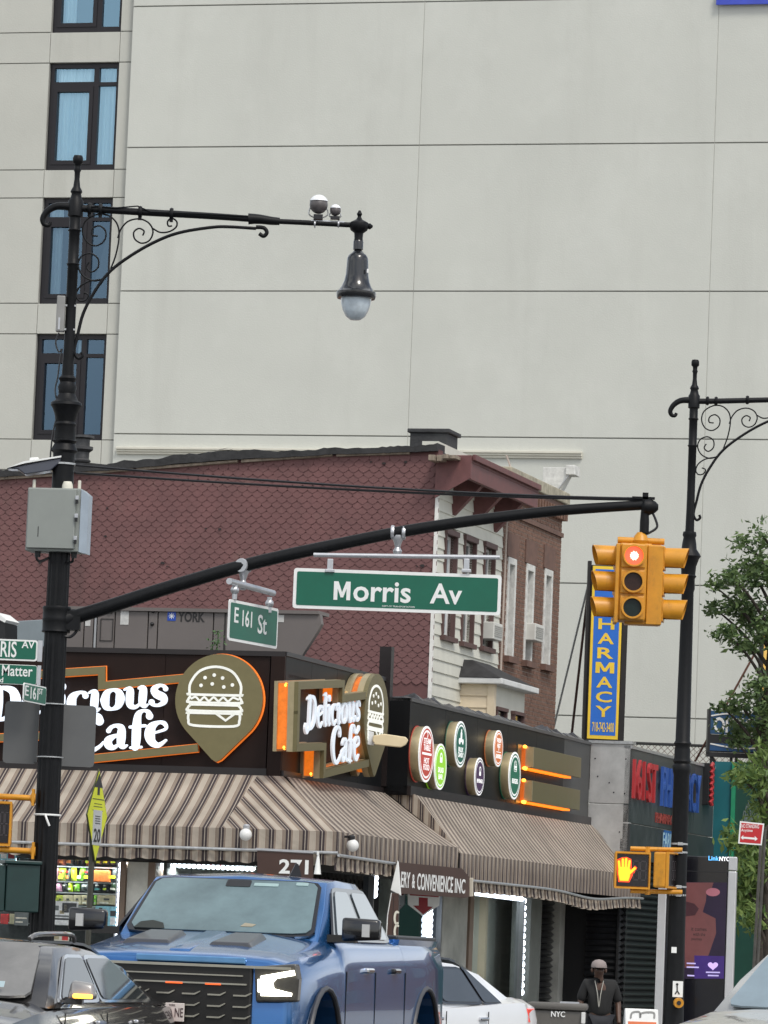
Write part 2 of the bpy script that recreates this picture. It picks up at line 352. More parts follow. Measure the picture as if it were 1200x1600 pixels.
for k, (z1, z0) in enumerate(wz):
    W = wr - wl; H = z1 - z0; fy = YS + .10
    f = MB().box(wl, wr, fy, fy + .12, z0, z0 + .13).box(wl, wr, fy, fy + .12, z1 - .10, z1).box(wl, wl + .10, fy, fy + .12, z0 + .13, z1 - .1).box(wr - .07, wr, fy, fy + .12, z0 + .13, z1 - .1)
    xm = wl + W * .67; zt = z1 - .46
    f.box(xm - .06, xm + .06, fy, fy + .12, z0 + .13, z1 - .1).box(wl + .1, xm - .06, fy, fy + .12, zt - .05, zt + .05).box(xm + .06, wr - .07, fy, fy + .12, zt - .04, zt + .04)
    f.box(wl + .1, xm - .06, fy - .02, fy + .1, zt - .17, zt - .05).box(wl + .1, xm - .06, fy - .02, fy + .1, z0 + .13, z0 + .22).box(wl + .1, wl + .19, fy - .02, fy + .1, z0 + .22, zt - .17).box(xm - .15, xm - .06, fy - .02, fy + .1, z0 + .22, zt - .17)
    fo = link('window', f, WF, tw)
    for a, b, c, d in ((wl + .19, xm - .15, z0 + .22, zt - .17), (xm + .06, wr - .07, z0 + .13, zt - .04), (wl + .1, xm - .06, zt + .05, z1 - .1), (xm + .06, wr - .07, zt + .04, z1 - .1)):
        link('pane', MB().add([(a, fy + .06, c), (b, fy + .06, c), (b, fy + .06 + .006 * (k % 2), d), (a, fy + .06, d)], [(0, 1, 2, 3)]), WG if k < 3 else WGD, fo)
    link('room', MB().add([(wl, fy + .62, z0), (wr, fy + .62, z0), (wr, fy + .62, z1), (wl, fy + .62, z1)], [(0, 1, 2, 3)]), ROOM, fo)
    spans = {2: [(wl + .14, wl + .98), (wl + 1.06, wr - .1)], 1: [(wl + .1, wl + .5)], 3: [(wl + .1, wl + .42)], 0: [(wl + .2, wr)], 4: [(wl + .9, wl + 1.1)]}.get(k, [])
    for a, b in spans:
        n = max(8, int((b - a) * 42)); vs = []
        for i in range(n + 1):
            x = a + (b - a) * i / n; y = fy + .15 + .03 * math.sin(i * 1.9) + .02 * math.sin(i * .7 + k)
            vs += [(x, y, z0 + .1), (x, y, z1 - .1)]
        link('curtain', MB().add(vs, [(2 * i, 2 * i + 2, 2 * i + 3, 2 * i + 1) for i in range(n)]), CURT, fo, smooth=True, ang=80)
# blue strip seen at the very top right
q0, q1 = W1.p(1124, -6, .1), W1.p(1215, 6, .1)
one('hanging_banner', MB().box(0, q1.x - q0.x + 1.2, -.02, .02, 0, q0.z - q1.z + .1).box(-.06, 0, -.03, .03, 0, q0.z - q1.z + .1),
    mat('blue_banner', (.05, .08, .5), .6), Fr(W1.M @ Vector((q0.x, -.1, q1.z)), -15), 'blue banner edge hanging on the stucco wall at the top right corner', 'banner')

# ---------------------------------------------------------------- row house: scalloped side wall, clapboard front
HEAVE = mat('tar_roofing', (.03, .03, .031), .8, var=.5, vs=5, bump=1, bs=14)
SH = stain(stain(mat('oxblood_shingle', (.156, .072, .070), .75, var=.16, vs=1.6, bump=.3, bs=80), (.085, .045, .042), .6, .9, .25, .5, .7), (.20, .115, .10), .5, 2.2, 1, .56, .72)
SH2 = mat('oxblood_backing', (.135, .063, .061), .9, var=.2)
OXT = mat('oxblood_trim', (.145, .058, .056), .6, var=.22, vs=6)
CLAP = mat('cream_clapboard', (.62, .615, .54), .6, var=.08, vs=3, streak=.4)
PEACH = mat('peach_clapboard', (.70, .59, .43), .6, var=.06)
OLDW = mat('weathered_wood', (.27, .22, .17), .85, var=.45, vs=12, streak=.3)
hs_ = thing('row_house', 'old row house with dark red scalloped shingle side wall and cream clapboard front', 'house', H1)
T12 = H1.I @ H2.M                       # front facade frame expressed in the house frame
def P1(px, py, d=0): return H1.p(px, py, d)
tl = [(-90, 750), (0, 743), (160, 733), (350, 718), (520, 707), (690, 702)]
top = [(P1(*t).x, P1(*t).z) for t in tl]
top[-1] = (0.0, top[-1][1])
xl = top[0][0]
link('side_wall', MB().prism([(xl, 0)] + top + [(0, 0)], .006, .3), SH2, hs_)
def ztop(x):
    for (a, b), (c, d) in zip(top, top[1:]):
        if a <= x <= c: return b + (d - b) * (x - a) / (c - a)
    return top[0][1]
PW, PH = .176, .088
cells = []
zb = P1(300, 1060).z; j = 0; z = zb
while z < top[-1][1]:
    x = -.045 - (PW / 2 if j % 2 else 0)
    while x > P1(-30, 800).x:
        if z + .09 < ztop(x) - .03: cells.append((x, z))
        x -= PW
    z += PH; j += 1
def shingle_pts(x, z, t=0.0, dd=0.0):
    w2 = PW / 2 - .0012; yb = .0 + dd; yf = -.012 + dd
    o = [(-w2, .10), (-w2, .035), (-w2 * .62, .004), (0, -.022), (w2 * .62, .004), (w2, .035), (w2, .10)]
    vs = [(x + a + t * b, yf + (b + .02) * .09, z + b) for a, b in o] + [(x + a + t * b, yb + .010, z + b) for a, b in o]
    n = 7; fs = [list(range(n))[::-1], list(range(n, 2 * n))] + [[i, (i + 1) % n, (i + 1) % n + n, i + n] for i in range(n)]
    return vs, fs
random.shuffle(cells)
big = sorted(cells, key=lambda c: -c[0])[:300]; rest = sorted(cells, key=lambda c: -c[0])[300:]
mb0 = MB(); mb0.add(*shingle_pts(0, 0)); me0 = link('shingle', mb0, SH, mesh_only=True)
for x, z in big: inst('shingle', me0, hs_, Matrix.Translation((x, random.uniform(-.002, .003), z)) @ Matrix.Rotation(random.uniform(-.02, .02), 4, 'Y'))
mbr = MB()
for x, z in rest: mbr.add(*shingle_pts(x, z, random.uniform(-.04, .04), random.uniform(-.002, .003)))
o = link('shingles', mbr, SH, hs_); o['kind'] = 'stuff'
# torn shingle holes showing tar
hol = MB()
for px, py in ((322, 826), (344, 827), (165, 838), (168, 794), (136, 750), (255, 880), (262, 885), (580, 722), (600, 724), (635, 722), (652, 885), (660, 884), (63, 880)):
    q = P1(px, py); r = random.uniform(.02, .05)
    hol.prism([(q.x + r * random.uniform(.6, 1.2) * math.cos(a), q.z + r * .6 * random.uniform(.6, 1.2) * math.sin(a)) for a in [i * math.pi / 3 for i in range(6)]], -.027, -.02)
link('torn_patch', hol, mat('torn_tar_patch', (.03, .025, .025), .9), hs_)
# ragged roof edge: tar cap, loose board beneath
rg, bd = MB(), MB()
xs = [xl + i * (0.0 - xl) / 130 for i in range(131)]
hs0 = [.09]
for _ in xs: hs0.append(min(.14, max(.045, hs0[-1] + random.uniform(-.022, .022))))
for i_, (a, b) in enumerate(zip(xs, xs[1:])):
    h, h2, dz = hs0[i_], hs0[i_ + 1], hs0[i_] * .3 - .03
    rg.add([(a, -.10, ztop(a) - .03 + dz), (b, -.10, ztop(b) - .03 + dz), (b, -.10, ztop(b) + h2), (a, -.10, ztop(a) + h),
            (a, .4, ztop(a) - .03), (b, .4, ztop(b) - .03), (b, .4, ztop(b) + h + .03), (a, .4, ztop(a) + h + .03)], [(0, 1, 2, 3), (4, 7, 6, 5), (0, 4, 5, 1), (3, 2, 6, 7), (0, 3, 7, 4), (1, 5, 6, 2)])
for a, b in ((-90, -20), (-16, 88), (130, 210), (215, 372), (378, 520), (526, 640)):
    xa, xb = P1(a, 730).x, P1(b, 730).x; s1 = random.uniform(-.01, .015)
    bd.add([(xa, -.06, ztop(xa) - .075), (xb, -.06, ztop(xb) - .07 + s1), (xb, -.06, ztop(xb) - .028), (xa, -.06, ztop(xa) - .028), (xa, 0, ztop(xa) - .075), (xb, 0, ztop(xb) - .075), (xb, 0, ztop(xb) - .03), (xa, 0, ztop(xa) - .03)],
           [(0, 1, 2, 3), (4, 7, 6, 5), (0, 4, 5, 1), (3, 2, 6, 7), (0, 3, 7, 4), (1, 5, 6, 2)])
link('tar_edge', rg, HEAVE, hs_); link('roof_board', bd, OLDW, hs_)
# loose tar sheets on the roof at x 270-360
ls = MB()
for (a, b, c, d_, e_) in ((272, 716, 356, 706, .02), (300, 712, 352, 703, .05), (325, 715, 358, 705, .09)):
    p, q = P1(a, b, -.1), P1(c, d_, -.1); ls.add([(p.x, .05, p.z), (q.x, .0, q.z), (q.x - .02, .4, q.z + .08), (p.x + .1, .5, p.z + .1)], [(0, 1, 2, 3)])
    ls.add([(p.x, .05, p.z - .015), (q.x, .0, q.z - .015), (q.x - .02, .4, q.z + .06), (p.x + .1, .5, p.z + .08)], [(3, 2, 1, 0)])
link('loose_roofing', ls, HEAVE, hs_)
link('roof', MB().prism([(xl, top[0][1] - .1)] + [(a, b - .02) for a, b in top] + [(0, top[-1][1] - .1)], .3, 4), HEAVE, hs_)
# chimney and vent
a, b = P1(645, 694, -1).x, P1(703, 694, -1).x; zt, z0 = P1(670, 672, -1).z, P1(670, 706, -1).z
ch = MB().box(a, b, .8, 1.5, z0 - .3, zt - .07).box(a - .04, b + .05, .76, 1.54, zt - .07, zt)
link('chimney', ch, mat('tarred_brick', (.035, .036, .038), .7, var=.4, vs=6, bump=1, bs=18), hs_, bevel=.015)
vx = P1(128, 710, -1.4); r_ = .17
link('vent_pipe', MB().lathe([(.115, -.7), (.115, -.02), (.15, 0), (.16, .03), (.125, .06), (.13, .17), (.19, .22), (.19, .27), (.13, .28), (.13, .40), (.2, .42), (.2, .46), (0, .48)], (vx.x, 1.4, P1(128, 733, -1.4).z + .12), 18), mat('sooty_vent_metal', (.07, .07, .072), .5, metal=.4, var=.4, vs=8), hs_, smooth=True)
# --- front facade (frame H2), clapboards split around the windows
FM = T12
L = lambda px, py, d=0: H2.p(px, py, d)
ub = L(782, 900).x; ue = L(868, 1100).x; ue = (L(879, 800).x + L(867, 1090).x) / 2
zt_f = L(700, 752).z; 
def win(xa, xb, pt, pbm): m_ = (xa + xb) / 2; return (L(xa, 900).x, L(xb, 900).x, L(m_, pbm).z, L(m_, pt).z)
cw = [win(692.5, 708.5, 836, 996), win(722.5, 738.5, 846, 1006), win(754, 768.5, 856, 1013)]
link('front_wall', MB().box(.05, cw[0][0], .02, .3, 0, zt_f + .6).box(cw[0][1], cw[1][0], .02, .3, 0, zt_f + .6).box(cw[1][1], cw[2][0], .02, .3, 0, zt_f + .6).box(cw[2][1], ub, .02, .3, 0, zt_f + .6)
     .box(cw[0][0], cw[0][1], .02, .3, 0, cw[0][2]).box(cw[1][0], cw[1][1], .02, .3, 0, cw[1][2]).box(cw[2][0], cw[2][1], .02, .3, 0, cw[2][2])
     .box(cw[0][0], cw[0][1], .02, .3, cw[0][3], zt_f + .6).box(cw[1][0], cw[1][1], .02, .3, cw[1][3], zt_f + .6).box(cw[2][0], cw[2][1], .02, .3, cw[2][3], zt_f + .6), CLAP, hs_, M=FM)
zc = L(690, 1110).z; CH = .205
while zc < zt_f + .15:
    seg = [(0.0, ub)]
    for (a, b, c, d) in cw:
        if c < zc + CH and d > zc:
            seg = [s for (p, q) in seg for s in ((p, min(q, a - .06)), (max(p, b + .06), q)) if s[1] - s[0] > .02] if True else seg
    for p, q in seg:
        link('clapboard', MB().add([(p, -.028, zc), (q, -.028, zc), (q, -.006, zc + CH), (p, -.006, zc + CH), (p, .02, zc), (q, .02, zc), (q, .02, zc + CH), (p, .02, zc + CH)],
             [(0, 1, 2, 3), (4, 7, 6, 5), (0, 4, 5, 1), (3, 2, 6, 7), (0, 3, 7, 4), (1, 5, 6, 2)]), CLAP, hs_, M=FM)
    zc += CH
link('corner_board', MB().box(-.012, .05, -.035, .02, 0, zt_f + .1), mat('white_corner_trim', (.75, .74, .70), .6), hs_, M=FM)
HG = glass('house_glass', (.3, .32, .33), base=.12, refl=(.8, .85, .9))
BRW = mat('brown_window_trim', (.10, .055, .05), .6, var=.2)
SASH = mat('white_sash', (.62, .62, .60), .6)
def house_window(root, x0, x1, z0, z1, M, trim, sill=True):
    f = MB().box(x0 - .06, x0, -.05, .14, z0, z1).box(x1, x1 + .06, -.05, .14, z0, z1).box(x0 - .08, x1 + .08, -.07, .14, z1, z1 + .09)
    fo = link('window', f, trim, root, M=M)
    if sill: link('sill', MB().box(x0 - .1, x1 + .1, -.10, .14, z0 - .08, z0), trim, fo)
    zm = (z0 + z1) / 2; w_ = x1 - x0
    link('sash', MB().box(x0, x0 + .045, .07, .11, z0, z1).box(x1 - .045, x1, .07, .11, z0, z1).box(x0 + .045, x1 - .045, .07, .11, z0, z0 + .06).box(x0 + .045, x1 - .045, .05, .11, zm - .03, zm + .03).box(x0 + .045, x1 - .045, .07, .11, z1 - .05, z1), SASH, fo)
    link('pane', MB().add([(x0, .09, z0), (x1, .09, z0), (x1, .09, z1), (x0, .09, z1)], [(0, 1, 2, 3)]), HG, fo)
    link('dark_room', MB().add([(x0 - .02, .28, z0), (x1 + .02, .28, z0), (x1 + .02, .28, z1), (x0 - .02, .28, z1)], [(0, 1, 2, 3)]), DARK, fo)
    return fo
for (a, b, c, d) in cw: house_window(hs_, a, b, c, d, FM, BRW)
# cornice: soffit, fascia with crown and three wedge brackets
prj = .60
zc0, zc1 = L(700, 725, prj).z, L(700, 704, prj).z
cor = MB().box(-.12, ub + .15, -prj, .05, zc1 - .02, zc1 + .10).box(-.10, ub + .1, -prj, -prj + .08, zc1 - .30, zc1 - .02)
link('cornice', cor, OXT, hs_, M=FM, bevel=.01)
link('soffit', MB().box(-.1, ub + .1, -prj + .08, 0, zc1 - .09, zc1 - .021), mat('grey_soffit', (.28, .28, .25), .7, var=.2), hs_, M=FM)
link('cornice_end', MB().add([(-.12, -prj, zc1 - .3), (-.12, -prj, zc1 + .12), (-.12, .05, zc1 + .12), (-.12, .05, zc1 - .95), (-.16, -prj, zc1 - .3), (-.16, -prj, zc1 + .12), (-.16, .05, zc1 + .12), (-.16, .05, zc1 - .95)][:0] +
     [(x, y, z) for x in (-.13, -.10) for y, z in ((-prj, zc1 - .28), (-prj, zc1 + .05), (0, zc1 + .05), (0, zc1 - .62))], [(0, 1, 2, 3), (7, 6, 5, 4), (0, 4, 5, 1), (1, 5, 6, 2), (2, 6, 7, 3), (3, 7, 4, 0)]), OXT, hs_, M=FM)
for bx in (.95, 2.35, 3.75):
    x0, x1 = bx, bx + .16
    link('bracket', MB().add([(x, y, z) for x in (x0, x1) for y, z in ((-.52, zc1 - .10), (0, zc1 - .10), (0, zc1 - .80), (-.05, zc1 - .78), (-.50, zc1 - .30))],
         [(0, 1, 2, 3, 4), (9, 8, 7, 6, 5), (0, 5, 6, 1), (1, 6, 7, 2), (2, 7, 8, 3), (3, 8, 9, 4), (4, 9, 5, 0)]), OXT, hs_, M=FM)
link('crown_strip', MB().box(-.05, ub + .1, -prj - .06, -prj, zc1 + .02, zc1 + .12), OXT, hs_, M=FM, bevel=.01)
for i in range(4):
    y = -.42 + i * .12; link('rotten_plank', MB().box(-.42 + random.uniform(-.08, .05), .1, y, y + .10, zc1 + .0 + random.uniform(-.03, .02), zc1 + .06 + random.uniform(0, .03)), OLDW, hs_, M=FM)
# bay window
bx0 = L(771, 1100, .6).x; bx1 = L(823, 1100, .6).x; bzt = L(771, 1069, .6).z
bay = MB().box(bx0, bx1, -.56, .02, 0, bzt)
bo = link('bay_window', bay, CLAP, hs_, M=FM)
for i in range(8):
    z = bzt - .2 * (i + 1)
    link('side_clapboard', MB().add([(bx0 - .03, -.56, z), (bx0 - .03, 0, z), (bx0 - .008, 0, z + .2), (bx0 - .008, -.56, z + .2), (bx0, -.56, z), (bx0, 0, z), (bx0, 0, z + .2), (bx0, -.56, z + .2)],
         [(3, 2, 1, 0), (4, 5, 6, 7), (0, 1, 5, 4), (3, 7, 6, 2), (0, 4, 7, 3), (1, 2, 6, 5)]), PEACH, bo)
link('bay_corner', MB().box(bx0 - .04, bx0 + .1, -.62, -.5, 0, bzt), PEACH, bo)
wd = (bx1 - bx0)
for k, (s0, s1) in enumerate(((.06, .36), (.58, .88))):
    a, b = bx0 + wd * s0 + .1, bx0 + wd * s1
    fr_ = MB().box(a - .06, a, -.63, -.56, bzt - 1.5, bzt - .42).box(b, b + .06, -.63, -.56, bzt - 1.5, bzt - .42).box(a - .08, b + .08, -.64, -.56, bzt - .42, bzt - .36)
    fo = link('window', fr_, BRW, bo); link('pane', MB().box(a, b, -.57, -.562, bzt - 1.5, bzt - .42), HG, fo); 
    link('curtain', MB().box(a, b, -.562, -.5605, bzt - 1.5, bzt - .42), DARK, fo)
gt = MB().box(bx0 - .16, bx1 + .14, -.78, .0, bzt, bzt + .10)
link('gutter', gt, mat('white_gutter', (.66, .67, .66), .5), bo, bevel=.015)
ap = L(738, 1031, .15); zA = ap.z
link('roof', MB().hull8([(bx0 - .18, -.76, bzt + .10), (bx1 + .12, -.76, bzt + .10), (bx1 + .12, 0, bzt + .10), (bx0 - .18, 0, bzt + .10)], [(bx0 + .15, -.16, zA), (bx1 - .9, -.16, zA), (bx1 - .9, 0, zA), (bx0 + .15, 0, zA)]), HEAVE, bo, bevel=.02)
def air_conditioner(fr, px0, px1, pt, pbm, d, label):
    q = fr.p((px0 + px1) / 2, pbm, d); h = fr.p((px0 + px1) / 2, pt, d).z - q.z; f2 = fr.at((px0 + px1) / 2, pbm, 0)
    t = thing('air_conditioner', label, 'air conditioner', f2, 'window air conditioners on the row houses'); w_ = .30
    link('casing', MB().box(-w_, w_, -.20, .1, 0, h), mat('ac_white', (.62, .62, .58), .5, var=.1), t, bevel=.015)
    for k in range(6): link('louvre', MB().box(-w_ + .04, w_ - .04, -.215, -.20, .06 + k * (h - .1) / 6, .06 + (k + .55) * (h - .1) / 6), mat('ac_grille', (.42, .42, .40), .5, var=.05), t)
air_conditioner(H2, 752, 769, 973, 1000, 0, 'white window air conditioner in third clapboard window')

# ---------------------------------------------------------------- brick neighbour
BRK = mat('brown_brick', (.175, .095, .066), .85, var=.42, vs=9, bump=.4, bs=50)
MORT = mat('mortar', (.36, .31, .27), .9, var=.2, vs=8)
BRST = mat('brownstone', (.15, .085, .065), .8, var=.25, vs=5)
bh = thing('brick_house', 'brown brick row house with three tall white windows beside the clapboard house', 'house', Fr(H2.M @ Vector((ub, 0, 0)), 74))
BI = bh.matrix_world.copy(); 
def LB(px, py, d=0): q = L(px, py, d); return Vector((q.x - ub, q.y, q.z))
bw_ = ue - ub; zp = LB(830, 757).z
bwin = [(LB(790, 950).x, LB(803, 950).x, LB(797, 1027).z, LB(797, 871).z), (LB(819, 950).x, LB(832, 950).x, LB(825, 1034).z, LB(825, 881).z), (LB(848, 950).x, LB(860.5, 950).x, LB(854, 1040).z, LB(854, 889).z)]
core = MB(); px_ = 0.0
for (a, b, c, d) in bwin: core.box(px_, a, .0, .3, 0, zp).box(a, b, .0, .3, 0, c).box(a, b, .0, .3, d, zp); px_ = b
core.box(px_, bw_, .0, .3, 0, zp); link('wall', core, MORT, bh)
link('side_wall', MB().box(bw_ - .3, bw_, .3, 7, 0, zp), MORT, bh)
br = MB(); n_b = 0; z = LB(830, 1150).z; row = 0; CHB = .0745
while z < zp - .04:
    x = .01 - (.105 if row % 2 else 0)
    while x < bw_ - .02:
        a, b = max(x, .0), min(x + .2, bw_)
        for (wa, wb_, wc, wd_) in bwin:
            if wc - .05 < z + .06 and z < wd_ + .22:
                if a < wb_ and b > wa:
                    if a < wa: b = wa
                    elif b > wb_: a = wb_
                    else: b = a
        if b - a > .03:
            y = random.uniform(-.010, -.005) - (.05 if z > zp - .5 and row % 3 else 0)
            br.add([(a, y, z), (b, y, z), (b, y, z + .062), (a, y, z + .062), (a, .01, z), (b, .01, z), (b, .01, z + .062), (a, .01, z + .062)], [(0, 1, 2, 3), (0, 4, 5, 1), (3, 2, 6, 7), (0, 3, 7, 4), (1, 5, 6, 2)]); n_b += 1
        x += .21
    z += CHB; row += 1
o = link('bricks', br, BRK, bh); o['kind'] = 'stuff'
dn = MB(); x = .05
while x < bw_ - .1: dn.box(x, x + .11, -.12, -.0, zp - .42, zp - .22); x += .21
o = link('dentil', dn, BRK, bh); 
link('band', MB().box(0, bw_, -.09, 0, zp - .22, zp - .12), BRST, bh)
link('string_course', MB().box(0, bw_, -.05, 0, LB(850, 822).z - .08, LB(850, 822).z), BRST, bh)
link('coping', MB().box(-.02, bw_ + .04, -.14, .36, zp - .12, zp + .10), mat('stone_coping', (.36, .33, .25), .85, var=.35, vs=6, bump=.5, bs=20), bh, bevel=.02)
PEEL = mat('peeling_white_paint', (.62, .62, .59), .7, var=.2, vs=9, bump=.4, bs=30)
for (a, b, c, d) in bwin:
    f = MB().box(a, a + .10, -.03, .24, c, d).box(b - .10, b, -.03, .24, c, d).box(a + .1, b - .1, -.03, .24, d - .12, d)
    fo = link('window', f, PEEL, bh, bevel=.008)
    link('pane', MB().box(a + .1, b - .1, .12, .125, c, d - .12), HG, fo)
    link('blind', MB().box(a + .1, b - .1, .15, .16, c, d - .12), mat('white_blind', (.55, .55, .52), .8), fo)
    link('sash', MB().box(a + .1, b - .1, .08, .12, (c + d) / 2 - .03, (c + d) / 2 + .03).box((a + b) / 2 - .02, (a + b) / 2 + .02, .09, .12, c, d - .12), PEEL, fo)
    link('sill', MB().box(a - .06, b + .06, -.11, .2, c - .11, c - .002), BRST, fo)
    link('lintel', MB().box(a - .12, b + .12, -.03, .05, d + .003, d + .42), BRST, fo)
air_conditioner(H2, 818, 833, 975, 1002, 0, 'dirty white air conditioner in middle brick house window')
cb = MB()
for dx in (-.02, .03): cb.tube([(.02 + dx, -.02, zp + .3), (.10 + dx, -.16, zp - .1), (.08 + dx, -.06, zp - .7), (.05 + dx, -.05, zp - 4.8)], .012, 6)
link('cable', cb, mat('pale_cable', (.45, .38, .33), .7), bh)
# white end parapet cap behind the brick house
qa, qb = H2.p(880, 762, -.3), H2.p(905, 795, -.3)
f_ = Fr(H2.M @ Vector((ue + .02, .4, qb.z)), -16)
t = thing('parapet_end', 'white peeling parapet end and gutter behind the brick house cornice', 'parapet', f_)
link('cap_block', MB().prism([(0, -.1), (.25, -.1), (.52, .42), (.52, .50), (0, .50)], 0, .3), PEEL, t, bevel=.01)
link('gutter_end', MB().box(.45, .62, -.06, .36, .36, .54), PEEL, t, bevel=.01)
link('brace', MB().tube([(.5, -.02, .35), (.02, -.02, -.3)], .015, 6), GALV, t)

# added unseen brick block past the right edge, darkens the reflections in the cars
rb = thing('apartment_block', 'brown brick apartment block standing beyond the right picture edge', 'building', Fr((19, 106, 0), 15))
link('wall', MB().box(0, 26, 0, 10, .15, 9.5), mat('block_brick', (.11, .06, .045), .85, var=.3, vs=3), rb)
for i in range(8):
    for j in range(3): link('window', MB().box(1.2 + i * 3.1, 2.5 + i * 3.1, -.03, 0, 1.2 + j * 2.9, 2.9 + j * 2.9), HG, rb)
# ================================================================= CORNER CAFE
FASB = mat('dark_brown_fascia', (.020, .0115, .0095),   .5, spec=.15, var=.18, vs=1.6, streak=.3)
FASK = mat('black_fascia', (.0085, .0095, .0105), .36, var=.3, vs=1.2, streak=.25, spec=.14)
TRIM = mat('dark_trim', (.016, .012, .012), .4, var=.2)
MARB = mat('stained_marble', (.40, .40, .37), .35, var=.35, vs=1.6, coat=.2)
cf = thing('corner_cafe', 'single storey corner cafe with dark fascia and striped awnings', 'building', F1)
J = F1.I @ F2.M
def c1(px, py, d=0): return F1.p(px, py, d)
def c2(px, py, d=0): return F2.p(px, py, d)
XL = c1(-60, 1100).x
zT, zB = c1(440, 1018).z, c1(440, 1213).z
zT2 = c2(640, 1090, .4).z; zB2 = zB - .02
tB = c2(603, 1045).x                                   # end of first fascia, jog forward
tC = c2(923, 1160, .4).x                               # end of second fascia
# fascia panels
for a, b in ((XL, -3.9), (-3.9, -1.75), (-1.75, -.22)): link('fascia_panel', MB().box(a, b - .006, 0, .12, zB + .10, zT - .07), FASB, cf)
link('fascia_top', MB().box(XL, .0, -.03, .14, zT - .07, zT), TRIM, cf); link('fascia_base', MB().box(XL, -.2, -.05, .12, zB, zB + .10), TRIM, cf)
link('corner_post', MB().box(-.20, .0, -.03, .02, zB - .12, zT - .07), FASB, cf)
for i in range(4):
    a, b = .0 + i * tB / 4, (i + 1) * tB / 4
    link('fascia_panel', MB().box(a + (.03 if i == 0 else 0), b - .006, 0, .12, zB + .08, zT - .06), FASK, cf, M=J)
link('fascia_top', MB().box(.0, tB, -.02, .14, zT - .06, zT + .0), mat('grey_flashing', (.035, .035, .037), .4), cf, M=J)
link('fascia_base', MB().box(.0, tB, -.04, .12, zB, zB + .08), TRIM, cf, M=J)
link('parapet_post', MB().box(tB - .02, tB + .14, -.08, .1, zB + .1, c2(603, 1010).z), TRIM, cf, M=J)
link('jog_panel', MB().box(tB, tB + .1, -.4, .12, zB2, zT2), FASK, cf, M=J)
n = 6
for i in range(n):
    a, b = tB + .1 + i * (tC - tB - .1) / n, tB + .1 + (i + 1) * (tC - tB - .1) / n
    mtl = FASK if i < n - 1 else mat('dull_grey_fascia', (.045, .047, .047), .38, metal=.2, var=.3, vs=1.5)
    link('fascia_panel', MB().box(a, b - .007, -.4, .12, zB2 + .14, zT2 - .05), mtl, cf, M=J)
link('fascia_top', MB().box(tB, tC, -.42, .14, zT2 - .05, zT2), mat('grey_flashing', (.07, .07, .072), .4), cf, M=J)
link('fascia_base', MB().box(tB, tC, -.46, .12, zB2, zB2 + .14), TRIM, cf, M=J)
# crumpled tar paper along the second parapet
tp = MB(); x = tB + .1
while x < tC - .1:
    w_ = random.uniform(.15, .5); h = random.uniform(.03, .12)
    tp.add([(x, -.36, zT2 + .003), (x + w_, -.38, zT2 + .003), (x + w_ * .9, -.2, zT2 + h), (x + .03, -.22, zT2 + h * random.uniform(.5, 1.3)), (x, .2, zT2), (x + w_, .2, zT2)],
           [(0, 1, 2, 3), (3, 2, 5, 4), (0, 3, 4), (1, 5, 2)]); x += w_ * .8
link('tar_paper', tp, mat('crinkled_tar_foil', (.10, .10, .105), .35, metal=.5, var=.6, vs=10, bump=1, bs=12), cf, M=J)
link('roof', MB().prism([(XL, zT - .35), (0, zT - .35), (0, zT - .3), (XL, zT - .3)], .14, 10), HEAVE, cf)
# metal clad pier turning back to the pharmacy
F5 = Fr(F2.M @ Vector((tC, -.4, 0)), -16)
s5 = F5.p(985, 1200).x; z5 = F5.p(955, 1162).z
GM = mat('dull_galvanised_sheet', (.48, .48, .47), .42, metal=.30, var=.22, vs=2.2, bump=.3, bs=5)
pj = F1.I @ F5.M
zmid = F5.p(955, 1256).z
for a, b in ((zmid + .004, z5), (F5.p(955, 1345).z, zmid - .004)):
    link('metal_sheet', MB().box(0, s5, 0, .2, a, b), GM, cf, M=pj, bevel=.01)
link('pier_cap', MB().box(-.03, s5 + .03, -.03, .25, z5, z5 + .05), GALV, cf, M=pj)
rv = MB()
for px, py in ((934, 1213), (952, 1223), (959, 1238), (927, 1301), (978, 1186), (976, 1240), (930, 1185), (968, 1300)): q = F5.p(px, py); rv.ball((q.x, -.001, q.z), .013, 6)
link('rivet', rv, DARK, cf, M=pj)
# ---- walls below the fascia
WALL = mat('dark_shop_wall', (.03, .03, .03), .6, var=.3)
STONEP = mat('taupe_post', (.22, .16, .12), .6, var=.15, vs=4)
INT = mat('shop_interior', (.11, .12, .105), .9, var=.5, vs=1.4)
SG = glass('shop_glass', (.82, .86, .84), base=.0, refl=(.30, .33, .36))
def xF(px): return c1(px, 1400).x
def tF(px): return c2(px, 1400, 0).x
zW = zB - 1.25                                          # head of the shop windows
zS = 1.0
link('wall_head', MB().box(XL, 0, .0, .3, zW, zB), WALL, cf)
link('stall_riser', MB().box(XL, 0, .0, .3, .15, zS), mat('dark_granite', (.05, .045, .04), .4, var=.4, vs=20), cf)
link('shop_post', MB().box(xF(188) - .0, xF(197), -.06, .3, .15, zW), STONEP, cf)
link('shop_post', MB().box(xF(232), xF(243), -.06, .3, .15, zW), STONEP, cf)
link('shop_post', MB().box(xF(402), xF(412), -.06, .3, .15, zW), STONEP, cf)
link('marble_panel', MB().box(xF(197) + .01, xF(232) - .01, -.02, .3, zS, zW), mat('cream_marble', (.62, .62, .57), .3, var=.25, vs=2.2), cf)
for a, b in ((XL, xF(188)), (xF(243), xF(402)), (xF(412), 0.0)):
    link('shop_window', MB().add([(a, .05, zS), (b, .05, zS), (b, .05, zW), (a, .05, zW)], [(0, 1, 2, 3)]), SG, cf)
link('display_back', MB().box(XL, 0, 1.1, 1.15, .15, zB).box(XL, 0, .3, 1.15, zS - .05, zS), INT, cf)
ledm = MB()
